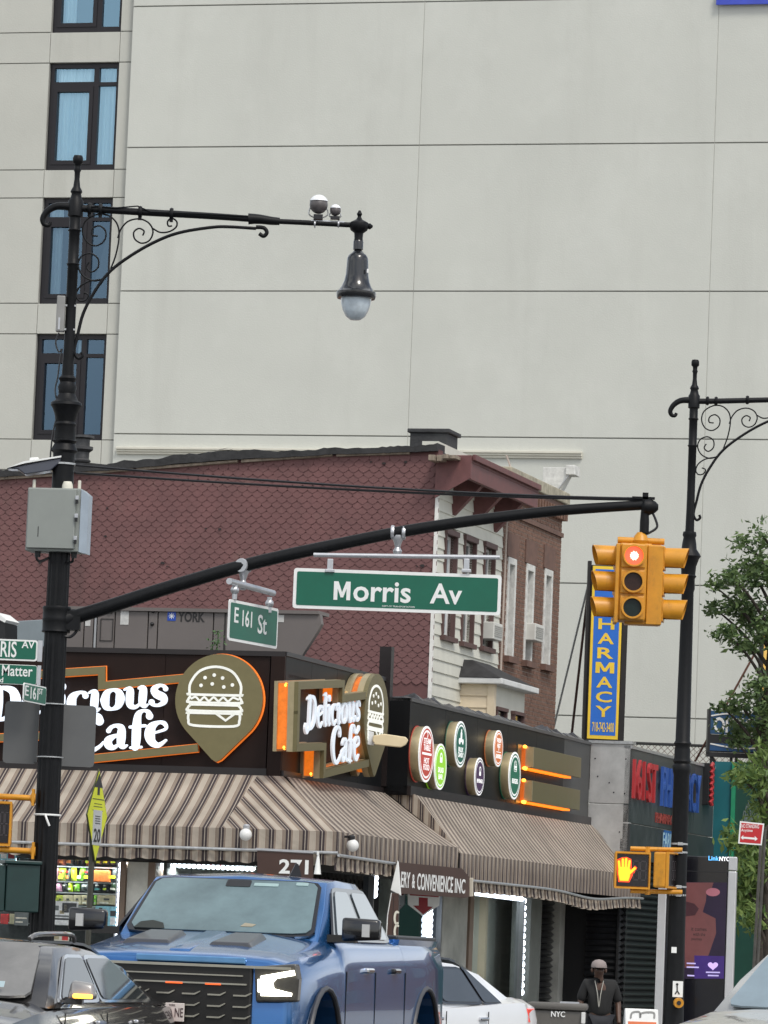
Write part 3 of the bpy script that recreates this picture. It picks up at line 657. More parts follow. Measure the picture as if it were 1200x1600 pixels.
def led_col(root, mtl, x, z0, z1, y=-.03, M=None, r=.03, step=.16):
    m_ = MB().box(x - .05, x + .05, y, y + .03, z0, z1); link('led_channel', m_, SILV, root, M=M)
    m_ = MB(); z = z0 + .05
    while z < z1: m_.ball((x, y - .01, z), r, 8, sz=1.5); z += step
    link('led_strip', m_, mtl, root, M=M, smooth=True)
led_col(cf, LEDW, xF(187), 1.2, zW - .02, r=.022, step=.07)
# right-hand wall (frame F2)
link('wall_head', MB().box(0, tC, .0, .3, zW, zB), WALL, cf, M=J)
link('wall_head', MB().box(tC - 4.6, tC, -.4, -.001, zW + .1, zB2), WALL, cf, M=J)
segs = [(0.0, tF(583) - .1, 'g'), (tF(600), tF(622), 'd'), (tF(622), tF(688), 'g'), (tF(690), tF(729), 'm'), (tF(737), tF(817), 'g'), (tF(828), tF(845), 'j'), (tF(846), tF(872), 'r'), (tF(874), tF(904), 'm'), (tF(912), tC + .2, 'r')]
for a, b, k in segs:
    if k == 'g':
        link('shop_window', MB().add([(a, .05, .4), (b, .05, .4), (b, .05, zW), (a, .05, zW)], [(0, 1, 2, 3)]), SG, cf, M=J)
        for xx in (a - .05, b): link('window_frame', MB().box(xx, xx + .05, -.03, .1, .15, zW), mat('steel_frame', (.25, .26, .27), .4, metal=.5), cf, M=J)
    elif k == 'd': link('doorway', MB().box(a, b, .3, .4, .15, zW), DARK, cf, M=J)
    elif k == 'm': link('marble_panel', MB().box(a, b, -.03, .3, .15, zW), MARB, cf, M=J)
    elif k == 'j': link('door_jamb', MB().box(a, b, -.03, .3, .15, zW), mat('greenish_grey_stone', (.14, .15, .135), .5, var=.2, vs=4), cf, M=J)
    elif k == 'r':
        gt_ = link('roller_gate', MB().box(a, b, .16, .2, .15, zW), DARK, cf, M=J); z = .16
        mtl = mat('black_roller_slat', (.022, .023, .025), .32, metal=.3, var=.3, vs=5)
        sm = link('slat', MB().add([(a, .10, 0), (b, .10, 0), (b, .04, .04), (a, .04, .04), (a, .10, .10), (b, .10, .10), (a, .15, 0), (b, .15, 0), (b, .15, .1), (a, .15, .1)], [(0, 1, 2, 3), (3, 2, 5, 4), (6, 9, 8, 7), (0, 3, 4, 9, 6), (1, 7, 8, 5, 2)]), mtl, mesh_only=True)
        while z < zW - .1: inst('slat', sm, gt_, Matrix.Translation((0, 0, z))); z += .108
link('brown_post', MB().box(tF(730), tF(736), -.06, .3, .15, zW), STONEP, cf, M=J)
link('door_frame', MB().box(tF(905), tF(910), -.06, .3, .15, zW).box(tF(905), tC + .2, -.06, .1, zW - .12, zW), mat('worn_pale_frame', (.30, .31, .29), .6, var=.3, vs=8), cf, M=J)
link('display_back', MB().box(0, tC, 1.6, 1.65, .15, zB), INT, cf, M=J)
# ---------------------------------------------------------------- awnings
STR = stripes('striped_awning_canvas')
PER = .238
A = 1.2
zA1 = Fr(F1.M @ Vector((0, -A, 0)), -16).p(538, 1300).z           # front edge height
zA2 = zA1 - .52
aw = thing('striped_awning', 'brown and cream striped awning wrapping the cafe corner under the burger sign', 'awning', F1)
FX = A                                                             # corner point in F1: (A, -A)
def q4(pts, us): return (pts, us)
quads = []
N = 40
def sheet(P0, P1_, Q0, Q1, ua, ub_, n, sag=.045):
    """ruled canvas from wall line P0->P1 to front line Q0->Q1, stripes run wall to front"""
    out = []; rows = 4
    for i in range(n):
        for r in range(rows):
            v = []
            for (s, t) in ((i / n, r / rows), ((i + 1) / n, r / rows), ((i + 1) / n, (r + 1) / rows), (i / n, (r + 1) / rows)):
                p = Vector(P0).lerp(Vector(P1_), s).lerp(Vector(Q0).lerp(Vector(Q1), s), t); p.z -= sag * math.sin(math.pi * t) * (1 - .5 * abs(math.sin(s * n * .5))); v.append(p)
            out.append((v[::-1], [(ua + (ub_ - ua) * i / n, 0), (ua + (ub_ - ua) * (i + 1) / n, 0), (ua + (ub_ - ua) * (i + 1) / n, 0), (ua + (ub_ - ua) * i / n, 0)][::-1]))
    return out
zE = zB + .0
xh = -.32; xg = -.62                                               # hip start on the wall, on the front edge
mains = sheet((XL, -.06, zE), (xh, -.06, zE), (XL, -A, zA1), (xh - .12, -A, zA1), 0, 1, 24)
quads += [(v, [(a.x / PER, 0) for a in v]) for v, u in mains]
gore = sheet((xh, -.06, zE), (.05, -.06, zE), (xh - .12, -A, zA1), (FX, -A, zA1), 0, 1, 10, 0)
quads += [(v, [((a.x + 1.0 * (a.y + A)) / PER, 0) for a in v]) for v, u in gore]
# right side of the corner awning
T1 = tB + .12
P = lambda u, d, z: J @ Vector((u, -d, z))
quads += sheet(P(.06, .06, zE), P(T1, .06, zE), P(-A, A, zA1), P(T1, A, zA1), .02 / PER, (T1 + .05) / PER, 24)
uvmesh('canopy', quads, STR, aw)
def valance(pa, pb, z1, z0, ua, ub_, nrm, n, wav=.012, ruf=False):
    out = []; pa, pb = Vector(pa), Vector(pb); nn = Vector(nrm)
    for i in range(n):
        v = []
        for s, t in ((i / n, 0), ((i + 1) / n, 0), ((i + 1) / n, 1), (i / n, 1)):
            p = pa.lerp(pb, s); u = (ua + (ub_ - ua) * s)
            a = wav * math.sin(u * 6.28 * (1 if not ruf else 1.5)) * (t + .3)
            zb_ = z0 + (.009 * math.sin(u * 6.28 / 1.0) + .007 * math.sin(u * 2.7) if ruf else 0)
            q = p + nn * a; q.z = z1 + (zb_ - z1) * t; v.append(q)
        out.append((v[::-1], [(ua + (ub_ - ua) * i / n, 0), (ua + (ub_ - ua) * (i + 1) / n, 0), (ua + (ub_ - ua) * (i + 1) / n, 0), (ua + (ub_ - ua) * i / n, 0)][::-1]))
    return out
n1 = (0, -1, 0); n2 = tuple((J.to_3x3() @ Vector((0, -1, 0))))
zr1, zr2 = zA1 - .285, zA1 - .45
zr1b, zr2b = zA1 - .42, zA1 - .61
vq = valance((XL, -A, 0), (FX, -A, 0), zA1, zr1, XL / PER, FX / PER, n1, 240, .006)
vq += valance(P(-A, A, 0), P(T1, A, 0), zA1, zr1 - .06, 0, (T1 + A) / PER, n2, 240, .012)
uvmesh('valance', vq, STR, aw)
vq = valance((XL, -A + .02, 0), (FX, -A + .02, 0), zr1, zr2, XL / PER, FX / PER, n1, 300, .014, True)
vq += valance(P(-A, A - .02, 0), P(T1, A - .02, 0), zr1 - .05, zr2 - .07, 0, (T1 + A) / PER, n2, 300, .02, True)
uvmesh('skirt', vq, STR, aw)
bar = MB().tube([(XL, -A - .04, zr1), (FX + .03, -A - .04, zr1)], .022, 8); pa, pb = P(-A - .03, A + .04, zr1), P(T1 + 8.2, A + .04 + .4, zr1 - .08)
link('awning_bar', bar.tube([P(-A - .03, A + .04, zr1 - .03), P(T1, A + .04, zr1 - .10)], .022, 8), GALV, aw, smooth=True)
# second awning
aw2 = thing('striped_awning', 'long fine striped awning over the side windows below the round menu signs', 'awning', F2)
A2 = A + .02
E1 = F2.p(1000, 1400, A).x
quads = sheet((tB + .55, -.5, zE - .02), (tC - .1, -.5, zE - .02), (tB + .12, -A2, zA1 - .08), (E1 - .6, -A2, zA1 - .08), 0, (tC - tB) / PER, 40)
quads += sheet((tC - .1, -.5, zE - .02), (tC - .09, -.5, zE - .02), (E1 - .6, -A2, zA1 - .08), (E1, -A2, zA1 - .08), 0, 1.0 / PER, 4, 0)
uvmesh('canopy', quads, STR, aw2)
# striped end gusset facing the corner
gq = []
ng = 8
for i in range(ng):
    s0, s1 = i / ng, (i + 1) / ng
    lo = lambda s: (tB + .12, -.06 + (-A2 + .06) * s, zE + .01 + (zA1 - .08 - zE) * s)
    hi = lambda s: (tB + .12, -.06 - min(s, .385) * (A2 - .06) - (max(0, s - .385)) * (A2 - .06), zE if s < .385 else zE + (zA1 - .08 - zE) * (s - .385) / .615)
    gq.append(([lo(s0), lo(s1), hi(s1), hi(s0)][::-1], [(s0 * 1.6 / PER, 0), (s1 * 1.6 / PER, 0), (s1 * 1.6 / PER, 0), (s0 * 1.6 / PER, 0)][::-1]))

    # strip between gusset and main slope
gq += sheet((tB + .12, -.5, zE - .01), (tB + .55, -.5, zE - .02), (tB + .121, -A2, zA1 - .079), (tB + .122, -A2, zA1 - .08), 0, 2.2, 6, 0)
uvmesh('gusset', gq, STR, aw2)
vq = valance((tB + .12, -A2, 0), (E1, -A2, 0), zA1 - .08, zr1b - .06, 0, (E1 - tB) / PER, (0, -1, 0), 420, .016)
uvmesh('valance', vq, STR, aw2)
vq = []
nn = 420
for (v, u) in valance((tB + .12, -A2 + .03, 0), (E1, -A2 + .03, 0), zr1b - .06, zr2b - .02, 0, (E1 - tB) / PER, (0, -1, 0), nn, .03, True):
    v = [Vector(a) for a in v]
    for a in v:
        s = (a.x - tB) / (E1 - tB); sg = -.10 * math.exp(-((s - .70) / .16) ** 2)
        a.z += sg * (1.0 if a.z > zr1b - .1 else 1.05)
    vq.append((v, u))
uvmesh('skirt', vq, STR, aw2)
bp = []
for i in range(41):
    s = i / 40; x = tB + .12 + (E1 - tB - .12) * s; bp.append((x, -A2 - .035, zr1b - .05 - .09 * math.exp(-((s - .70) / .16) ** 2)))
link('awning_bar', MB().tube(bp, .02, 8), GALV, aw2, smooth=True)
# globe lamps hanging off the awning edge
for k, (px, py, lb) in enumerate(((384, 1304, 'round white camera dome on the front awning valance left of the corner'), (551, 1321, 'round white camera dome on the awning valance just right of the corner'))):
    fr_ = Fr(F1.M @ Vector((0, -A - .12, 0)), -16).at(px, py) if k == 0 else Fr(F2.M @ Vector((0, -A - .12, 0)), 74).at(px, py)
    t = thing('dome_camera', lb, 'camera', fr_, 'dome cameras on the awning')
    link('dome', MB().ball((0, 0, 0), .085, 16), mat('white_dome_shell', (.72, .72, .70), .35, var=.05), t, smooth=True)
    link('mount', MB().lathe([(.045, .04), (.05, .12), (.03, .14)], (0, 0.02, 0), 12).box(-.02, .02, 0, .12, .1, .13), BLK if k else SILV, t)

# ---------------------------------------------------------------- lettering and marks drawn as strokes
GL = {}
GL['D'] = [[(0, 1.45, .10), (.18, 1.52, .12), (.55, 1.55, .14), (.95, 1.35, .30), (1.10, .85, .40), (1.0, .35, .34), (.70, .03, .16), (.35, -.02, .10), (.12, .0, .08)], [(.36, 1.50, .30), (.36, .8, .36), (.34, .05, .30)], [(.33, .03, .14), (.05, -.12, .26), (-.14, .05, .24), (-.1, .25, .10)]]
GL['e'] = [[(.10, .52, .05), (.45, .60, .07), (.78, .72, .09), (.70, .95, .14), (.46, 1.0, .12), (.20, .82, .30), (.14, .48, .36), (.26, .16, .26), (.52, .03, .16), (.80, .22, .07)]]
GL['l'] = [[(-.02, 1.52, .06), (.14, 1.56, .12), (.24, 1.50, .24), (.24, .8, .30), (.24, .2, .28), (.32, .05, .18), (.46, .10, .07)]]
GL['i'] = [[(-.02, .93, .06), (.12, .98, .12), (.23, .90, .26), (.23, .55, .30), (.23, .2, .28), (.31, .05, .18), (.45, .10, .07)], [(.22, 1.33, .30), (.24, 1.35, .30)]]
GL['j'] = [[(-.02, .93, .06), (.12, .98, .12), (.23, .90, .26), (.23, .55, .30), (.23, .2, .28), (.31, .05, .18), (.45, .10, .07)]]
GL['c'] = [[(.72, .80, .22), (.66, .93, .16), (.46, .99, .11), (.20, .80, .30), (.14, .48, .36), (.26, .16, .26), (.52, .03, .15), (.80, .22, .07)]]
GL['o'] = [[(.16, .5, .34), (.24, .84, .24), (.48, .97, .10), (.72, .84, .24), (.80, .5, .34), (.72, .16, .24), (.48, .03, .10), (.24, .16, .24), (.16, .5, .34)]]
GL['u'] = [[(-.02, .93, .06), (.12, .97, .12), (.22, .88, .26), (.22, .45, .30), (.26, .15, .24), (.45, .03, .14), (.66, .2, .08), (.72, .6, .06)], [(.60, .95, .10), (.76, .90, .26), (.76, .5, .30), (.76, .2, .26), (.86, .05, .16), (.98, .10, .06)]]
GL['s'] = [[(.66, .80, .18), (.58, .94, .12), (.38, .99, .12), (.18, .82, .24), (.30, .58, .30), (.56, .40, .30), (.62, .18, .22), (.42, .03, .12), (.20, .06, .12), (.10, .20, .22)]]
GL['C'] = [[(1.05, 1.22, .30), (1.0, 1.42, .20), (.75, 1.54, .12), (.38, 1.38, .26), (.18, .95, .38), (.22, .45, .36), (.48, .06, .24), (.82, -.02, .14), (1.10, .12, .10), (1.25, .30, .06)]]
GL['a'] = [[(.16, .78, .16), (.26, .92, .12), (.46, .98, .12), (.66, .86, .24), (.68, .5, .30), (.68, .2, .26), (.78, .05, .16), (.92, .10, .06)], [(.64, .58, .08), (.38, .52, .14), (.16, .36, .26), (.20, .14, .26), (.40, .04, .14), (.62, .20, .07)]]
GL['f'] = [[(.82, 1.30, .24), (.74, 1.50, .14), (.54, 1.55, .10), (.36, 1.38, .22), (.32, .9, .30), (.32, .3, .30), (.30, .0, .24)], [(.06, .88, .09), (.66, .90, .09)], [(.12, -.01, .08), (.54, -.01, .08)]]
ADV = {'D': 1.38, 'e': .90, 'l': .52, 'i': .52, 'j': .50, 'c': .88, 'o': .98, 'u': 1.04, 's': .80, 'C': 1.28, 'a': .96, 'f': .72, 'é': .9}
def letters(s, x0, z0, x1, h, slope, y, dep, root, m, M=None, wt=1.14):
    """custom soft serif letters from x0 to x1 on a sloping base line; each letter its own part"""
    tot = sum(ADV[c] for c in s); k = (x1 - x0) / tot; x = x0
    for c in s:
        mb = MB()
        for r_, st in enumerate(GL['e' if c == 'é' else c]):
            mb.ribbon([(x + a * k, z0 + (x + a * k - x0) * slope + b * h, (w_ * wt + .015) * (k + h) / 2) for a, b, w_ in st], 0, y - .0012 * r_, y + dep, sub=5)
        if c == 'é': mb.ribbon([(x + .40 * k, z0 + (x + .4 * k - x0) * slope + 1.18 * h, .10 * h), (x + .68 * k, z0 + (x + .6 * k - x0) * slope + 1.42 * h, .24 * h)], 0, y, y + dep, sub=3)
        link('letter', mb, m, root, M=M); x += ADV[c] * k
def burger(cx, cz, S, y, dep):
    """line burger, S = width"""
    mb = MB(); w_ = .045 * S; r = lambda P_, cl=False, ww=w_, sub=5: mb.ribbon([(cx + a * S, cz + b * S) for a, b in P_], ww, y, y + dep, closed=cl, sub=sub)
    r([(-.48, .10), (-.47, .28), (-.30, .50), (0, .58), (.30, .50), (.47, .28), (.48, .10), (.46, .075), (-.46, .075)], True)
    r([(-.47, .03), (-.5, -.03), (-.44, -.065), (.44, -.065), (.5, -.03), (.47, .03)])
    r([(-.44, .0), (-.36, .03), (-.28, -.035), (-.2, .03), (-.11, -.035), (-.02, .03), (.07, -.035), (.16, .03), (.25, -.035), (.34, .03), (.44, -.0)], ww=w_ * .8)
    r([(-.46, -.12), (-.5, -.17), (-.44, -.215), (.44, -.215), (.5, -.17), (.46, -.12), (.40, -.105), (-.40, -.105)], True)
    r([(-.48, -.27), (-.48, -.38), (-.38, -.48), (.38, -.48), (.48, -.38), (.48, -.27), (.46, -.255), (-.46, -.255)], True)
    r([(.04, -.26), (.22, -.38), (.38, -.26)], sub=1)
    for a, b in ((-.20, .38), (-.03, .43), (.13, .38), (-.27, .24), (-.06, .27), (.16, .22), (.32, .26)): mb.disc(cx + a * S, cz + b * S, .033 * S, y, y + dep, 12)
    return mb
def strip_poly(P_, w_):
    """mitred polyline band -> quads"""
    n = len(P_); out = []
    for i in range(n):
        a, b, c = P_[max(i - 1, 0)], P_[i], P_[min(i + 1, n - 1)]
        d1 = Vector((b[0] - a[0], b[1] - a[1])); d2 = Vector((c[0] - b[0], c[1] - b[1]))
        if d1.length < 1e-9: d1 = d2
        if d2.length < 1e-9: d2 = d1
        d1.normalize(); d2.normalize(); n1_ = Vector((-d1.y, d1.x)); n2_ = Vector((-d2.y, d2.x)); m_ = (n1_ + n2_); m_ = m_ / max(.4, m_.dot(n1_)); out.append((Vector(b[:2]) + m_ * w_ / 2, Vector(b[:2]) - m_ * w_ / 2))
    return out
def band(P_, w_, y0, y1):
    s = strip_poly(P_, w_); mb = MB(); n = len(s)
    vs = [(q[k].x, y, q[k].y) for y in (y0, y1) for k in (0, 1) for q in s]
    fs = []
    for i in range(n - 1):
        fs += [(i, n + i, n + i + 1, i + 1), (2 * n + i, 2 * n + i + 1, 3 * n + i + 1, 3 * n + i), (i, i + 1, 2 * n + i + 1, 2 * n + i), (n + i + 1, n + i, 3 * n + i, 3 * n + i + 1)]
    fs += [(0, 2 * n, 3 * n, n), (n - 1, 2 * n - 1, 4 * n - 1, 3 * n - 1)]
    return mb.add(vs, fs)
def pin_poly(cx, cz, r, tip, sx=1.0):
    P_ = []
    for i in range(45):
        a = math.radians(-42 + i * (264) / 44); P_.append((cx + r * math.cos(a), cz + r * math.sin(a)))
    P_ += [(cx - .10 * r, tip + .05 * r), (cx, tip), (cx + .10 * r, tip + .05 * r)]
    return P_
ctr = c1(345, 1094); PRr = abs(c1(345, 1022).z - c1(345, 1165).z) / 2 * 1.0
tipz = c1(343, 1191).z
LETW2 = mat('soft_lit_letter', (.70, .76, .82), .5, var=0, emit=.22, ecol=(.82, .9, 1))
def cafe_sign(root, M, ox, so, glow, left):
    """so: stand-off of the faces; ox moves the design along the wall"""
    p = lambda px, py: (c1(px, py).x + ox, c1(px, py).z)
    UP = [p(-62, 1105), p(-62, 1062), p(162, 1048), p(162, 1072), p(292, 1060)]
    LO = [p(-62, 1100), p(-62, 1156), p(75, 1150), p(75, 1193), p(312, 1169)]
    bw = .105; yf, yb = -so, -so + (.06 if so > .2 else .045)
    link('frame_band', band(UP, bw, yf, yb), GOLD, root, M=M); link('frame_band', band(LO, bw, yf + .001, yb), GOLD, root, M=M)
    cxp, czp = ctr.x + ox, ctr.z
    link('pin_plate', MB().prism(pin_poly(cxp, czp, PRr * 1.0, tipz), yf - .004, yb), GOLD, root, M=M)
    if so > .2:    # deep, side-lit version
        two = lambda w_, y0, y1: band(UP, w_, y0, y1).add(*(lambda b_: (b_.v, b_.f))(band(LO, w_ - .0004, y0 + .0007, y1 - .0007)))
        link('side_cover', two(bw + .008, yb + .0, yb + .09), GOLDL, root, M=M)
        link('side_cover', MB().prism(pin_poly(cxp, czp, PRr * 1.006, tipz - .004), yb + .0, yb + .09), GOLDL, root, M=M)
        link('rear_plate', two(bw * 1.1, -.055, -.003), GOLDL, root, M=M)
        link('rear_plate', MB().prism(pin_poly(cxp, czp, PRr * 1.0, tipz), -.11, -.006), GOLDL, root, M=M)
        link('lit_core', two(bw * .5, yb + .091, -.056), mat('amber_glow_core', (.35, .09, .01), .5, var=.6, vs=9, emit=.50, ecol=(1, .22, .015)), root, M=M)
        link('lit_core', MB().prism(pin_poly(cxp, czp, PRr * .93, tipz + .06), yb + .091, -.056), mat('amber_glow_core', (.3, .08, .01), .5, var=.6, vs=9, emit=.40, ecol=(1, .22, .015)), root, M=M)
        for q in UP[1:-1] + LO[1:-1]: link('led_cluster', MB().ball((q[0], -.155, q[1]), .035, 8), ORNGH, root, M=M, smooth=True)
    else:
        link('halo_tube', band(UP, bw + .022, yb + .001, yb + .012).add(*(lambda b_: (b_.v, b_.f))(band(LO, bw + .022, yb + .001, yb + .012))), ORNGD, root, M=M)
        link('halo_tube', MB().prism(pin_poly(cxp + .012, czp - .003, PRr * 1.018, tipz - .014), yb + .001, yb + .012), ORNGD, root, M=M)
    bx = c1(339, 1093); link('burger_outline', burger(bx.x + ox, bx.z + .0, .775, yf - .012, .010), mat('matte_white_line', (.78, .79, .74), .5, emit=.22 if so < .2 else .35), root, M=M)
    a, b = p(-14, 1126), p(266, 1102); e_ = (b[1] - a[1]) / (b[0] - a[0])
    yl = yf - .01 if so < .2 else yf + .02
    wt_ = 1.14 if so < .2 else .92; LW = LETW if so < .2 else LETW2
    letters('Delicjous', a[0], a[1] + .0, b[0], .285, e_, yl, .03, root, LW, M, wt_)
    a, b = p(116, 1174), p(266, 1165); e_ = (b[1] - a[1]) / (b[0] - a[0])
    letters('Cafe' if so < .2 else 'Café', a[0], a[1], b[0], .325, e_, yl - .002, .03, root, LW, M, wt_)
s1_ = thing('cafe_sign', 'large cafe sign with white soft serif lettering and burger pin on brown front fascia', 'sign', F1, 'cafe name signs')
cafe_sign(s1_, None, 0, .09, 0, 0)
s2_ = thing('cafe_sign', 'deep gold framed cafe sign glowing orange from behind on the black side fascia', 'sign', F2, 'cafe name signs')
tp2 = c2(588, 1120, .35).x
cafe_sign(s2_, None, tp2 - ctr.x, .35, 0, 0)
# cream floodlight on an arm
fl = thing('flood_light', 'cream flat flood light on a white bracket sticking out beside burger pin', 'lamp', F2.at(575, 1150, .35))
ffr = Fr(fl.matrix_world.translation, 0); fl.matrix_world = ffr.M
def fp(px, py, d=0): return ffr.p(px, py, d)
pl = [(583, 1150), (600, 1147), (634, 1152), (638, 1157), (634, 1164), (626, 1168), (586, 1164), (582, 1158)]
link('lamp_head', MB().prism([(fp(a, b).x, fp(a, b).z) for a, b in pl], -.10, .02), mat('cream_plastic', (.72, .60, .38), .45, var=.05), fl, bevel=.012)
q = [fp(567, 1140), fp(584, 1144), fp(584, 1165), fp(566, 1162)]
link('bracket', MB().prism([(v.x, v.z) for v in q], -.02, .05), mat('white_bracket', (.66, .68, .70), .4), fl, bevel=.006)
# round menu signs on drums
RED = (.42, .045, .03)
drums = [(666, 1178.5, 44, (.40, .05, .035), ['STEAM', 'TABLE', '', 'HOT', 'FOOD'], 'red round steam table sign nearest the corner'),
         (688, 1198, 36, (.25, .55, .03), ['', '', 'SALAD', 'BAR'], 'bright green round salad bar sign beside the red one'),
         (719.5, 1163, 36, (.01, .09, .06), ['', '', '', 'BULK', 'CANDY'], 'dark green round sign with a bottle emblem, highest of the row'),
         (749, 1213.5, 29.5, (.045, .02, .06), ['', '', '', 'BEVERAGES', ''], 'dark purple round sign, smallest and lowest in the middle'),
         (778.5, 1169.5, 28.5, (.50, .14, .04), ['FRESH', 'HOT', '', 'SANDWICH'], 'orange round sign between purple and dark green ones'),
         (804, 1212, 37, (.008, .10, .055), ['', '', '', 'BURGERS', ''], 'dark green round sign with burger emblem beside the gold bars')]
for k, (px, py, ry, colr, tx, lb) in enumerate(drums):
    dd = .4 + .16; c = c2(px, py, dd); r = ry * (F2.M @ c).y / FPX * 1.0
    f_ = Fr(F2.M @ Vector((c.x, -.4, c.z)), 74); t = thing('round_sign', lb, 'sign', f_, 'round menu signs on the side fascia')
    link('drum', MB().lathe([(r * .97, -.15), (r * .985, -.12), (r * .97, 0)], n=40, ax='Y'), GOLDL, t, smooth=True)
    link('glow_ring', MB().ring(0, 0, r * .5, r * 1.01, -.016, -.006), mat('tinted_glow', tuple(x * .8 for x in colr), .5, var=0, emit=.25), t)
    link('face_border', MB().disc(0, 0, r, -.165, -.15, 40), mat('lit_white_face', (.85, .86, .85), .5, var=0, emit=.30), t)
    cm = mat('menu_sign_colour', colr, .5, var=.03, emit=.35)
    link('face_disc', MB().ring(0, 0, r * .86, r * .92, -.1665, -.165), cm, t); link('face_disc', MB().disc(0, 0, r * .78, -.169, -.165, 40), cm, t)
    WL = mat('face_lettering', (.85, .86, .85), .5, var=0, emit=.4)
    for i, s in enumerate(tx):
        if s:
            n_ = len(tx); zc_ = r * (.58 - 1.16 * (i + .5) / n_); hh = r * (.21 if n_ == 5 else .24); hw = r * (.16 + .06 * len(s)) * (1 if len(s) < 7 else .85)
            link('lettering', text_mb(s, f_, -hw, hw, zc_ - hh / 2, zc_ + hh / 2, -.1715, off=.012), WL, t)
    em = MB()
    if k == 0: em.box(-r * .62, r * .62, -.1712, -.169, -.03 * r, .05 * r); em.ribbon([(0, .60 * r), (.05 * r, .68 * r), (0, .76 * r)], .05 * r, -.171, -.169)
    if k == 1: em.ring(0, .42 * r, .12 * r, .19 * r, -.171, -.169, 16); em.box(-.19 * r, .19 * r, -.1712, -.169, .18 * r, .40 * r)
    if k == 2: em.box(-.12 * r, .12 * r, -.171, -.169, .1 * r, .5 * r); em.disc(-.25 * r, .12 * r, .14 * r, -.1713, -.169, 14); em.disc(.27 * r, .12 * r, .12 * r, -.1716, -.169, 14); em.box(-.06 * r, .06 * r, -.1717, -.169, .4 * r, .65 * r)
    if k == 3: em.ring(0, .36 * r, .12 * r, .18 * r, -.171, -.169, 14); em.box(-.16 * r, .16 * r, -.1715, -.169, .05 * r, .25 * r)
    if k == 4: em.box(-.04 * r, .04 * r, -.171, -.169, -.12 * r, .12 * r); em.box(-.5 * r, .5 * r, -.1705, -.169, -.22 * r, -.18 * r)
    if em.v: link('emblem', em, WL, t)
    if k == 5: link('emblem', burger(0, .38 * r, .42 * r, -.172, .003), WL, t)
# two gold box bars
for k, (pt, pb, lb) in enumerate(((1183.5, 1216, 'upper long gold box bar with orange light, right end of the side fascia'), (1233, 1266, 'lower long gold box bar with orange light, right end of the side fascia'))):
    dd = .4 + .2; a = c2(833, 1190, dd).x; b = c2(908, 1200, dd).x; z1 = c2(833, (1167 if k == 0 else 1220), dd).z; z0 = c2(833, (1200 if k == 0 else 1253), dd).z
    f_ = Fr(F2.M @ Vector((a, -.4, z0)), 74); t = thing('light_bar', lb, 'sign', f_, 'gold light bars on the side fascia'); h = z1 - z0; w_ = b - a
    link('face_box', MB().box(0, w_, -.2, -.15, 0, h), GOLD, t, bevel=.005); link('end_cover', MB().box(-.004, .02, -.203, -.07, 0.01, h), GOLDL, t)
    link('led_core', MB().box(.03, w_ * .85, -.15, -.03, -.035, -.003), ORNG, t); link('led_core', MB().box(-.05, .02, -.069, -.01, 0, h), mat('dim_orange_led', (.5, .1, .01), .5, var=0, emit=.35), t)
    link('led_cluster', MB().ball((-.02, -.06, h + .0), .03, 8, sx=3), ORNGH, t, smooth=True); link('led_cluster', MB().ball((0, -.07, -.01), .032, 8, sx=5), ORNGH, t, smooth=True)
    link('rear_plate', MB().box(-.3, w_ * .9, -.012, -.002, -.03, h + .03), GOLD, t)

F4 = Fr(F5.M @ Vector((s5, 0, 0)), 74)
gz = zr2 - .05
gs = thing('roll_down_gate', 'black slatted roll-down gate closing the shopfront under the pier beside kiosk', 'gate', F5)
g4 = F4.p(1040, 1450).x
link('gate_sheet', MB().box(-.5, s5, .1, .14, .15, zmid - .6), DARK, gs)
pj4 = F5.I @ F4.M
link('gate_sheet', MB().box(0, g4, .1, .14, .15, zmid - .6), DARK, gs, M=pj4)
def slat_mesh(a, b): return link('slat', MB().add([(a, .09, 0), (b, .09, 0), (b, .03, .04), (a, .03, .04), (a, .09, .10), (b, .09, .10), (a, .1, 0), (b, .1, 0), (b, .1, .1), (a, .1, .1)], [(0, 1, 2, 3), (3, 2, 5, 4), (6, 9, 8, 7), (0, 3, 4, 9, 6), (1, 7, 8, 5, 2)]), mat('black_roller_slat', (.022, .023, .025), .32, metal=.3, var=.3, vs=5), mesh_only=True)
sA, sB = slat_mesh(.02, s5), slat_mesh(0, g4); z = .16
while z < zmid - .7: inst('slat', sA, gs, Matrix.Translation((0, 0, z))); inst('slat', sB, gs, pj4 @ Matrix.Translation((0, 0, z))); z += .108
# ================================================================= PHARMACY, TEAL SHOP, ROOFTOP THINGS
FASG = mat('slate_grey_fascia', (.055, .062, .064), .4, var=.25, vs=1.5, streak=.3, metal=.1)
ph = thing('pharmacy_shop', 'slate grey pharmacy shopfront with raised red and blue letters right of the pier', 'building', F4)
t4 = F4.p(1117, 1190).x; z4 = F4.p(990, 1166).z
n = 4
for i in range(n): link('fascia_panel', MB().box(i * t4 / n, (i + 1) * t4 / n - .01, 0, .1, F4.p(1000, 1288).z, z4 - .05), FASG, ph)
link('fascia_top', MB().box(0, t4, -.02, .12, z4 - .05, z4), GALV, ph)
link('lower_fascia', MB().box(0, t4, -.03, .1, F4.p(1000, 1345).z, F4.p(1000, 1288).z - .02), mat('lower_slate_fascia', (.04, .045, .047), .4, var=.3, vs=2), ph)
link('shop_wall', MB().box(g4, t4, .02, .1, .15, F4.p(1000, 1345).z), WALL, ph)
link('roof_slab', MB().box(.4, t4, .12, 6, z4 - .5, z4 - .3), HEAVE, ph)
RL = mat('red_channel_letter', (.42, .03, .035), .4, var=.1); BL = mat('blue_channel_letter', (.035, .10, .38), .4, var=.1)
link('lettering', ptext('161', F4, 992, 1009, 1187, 1250, .10, ext=.05, off=.006), RL, ph); link('lettering', ptext('ST', F4, 1014, 1028, 1193, 1255, .10, ext=.05, off=.006), RL, ph)
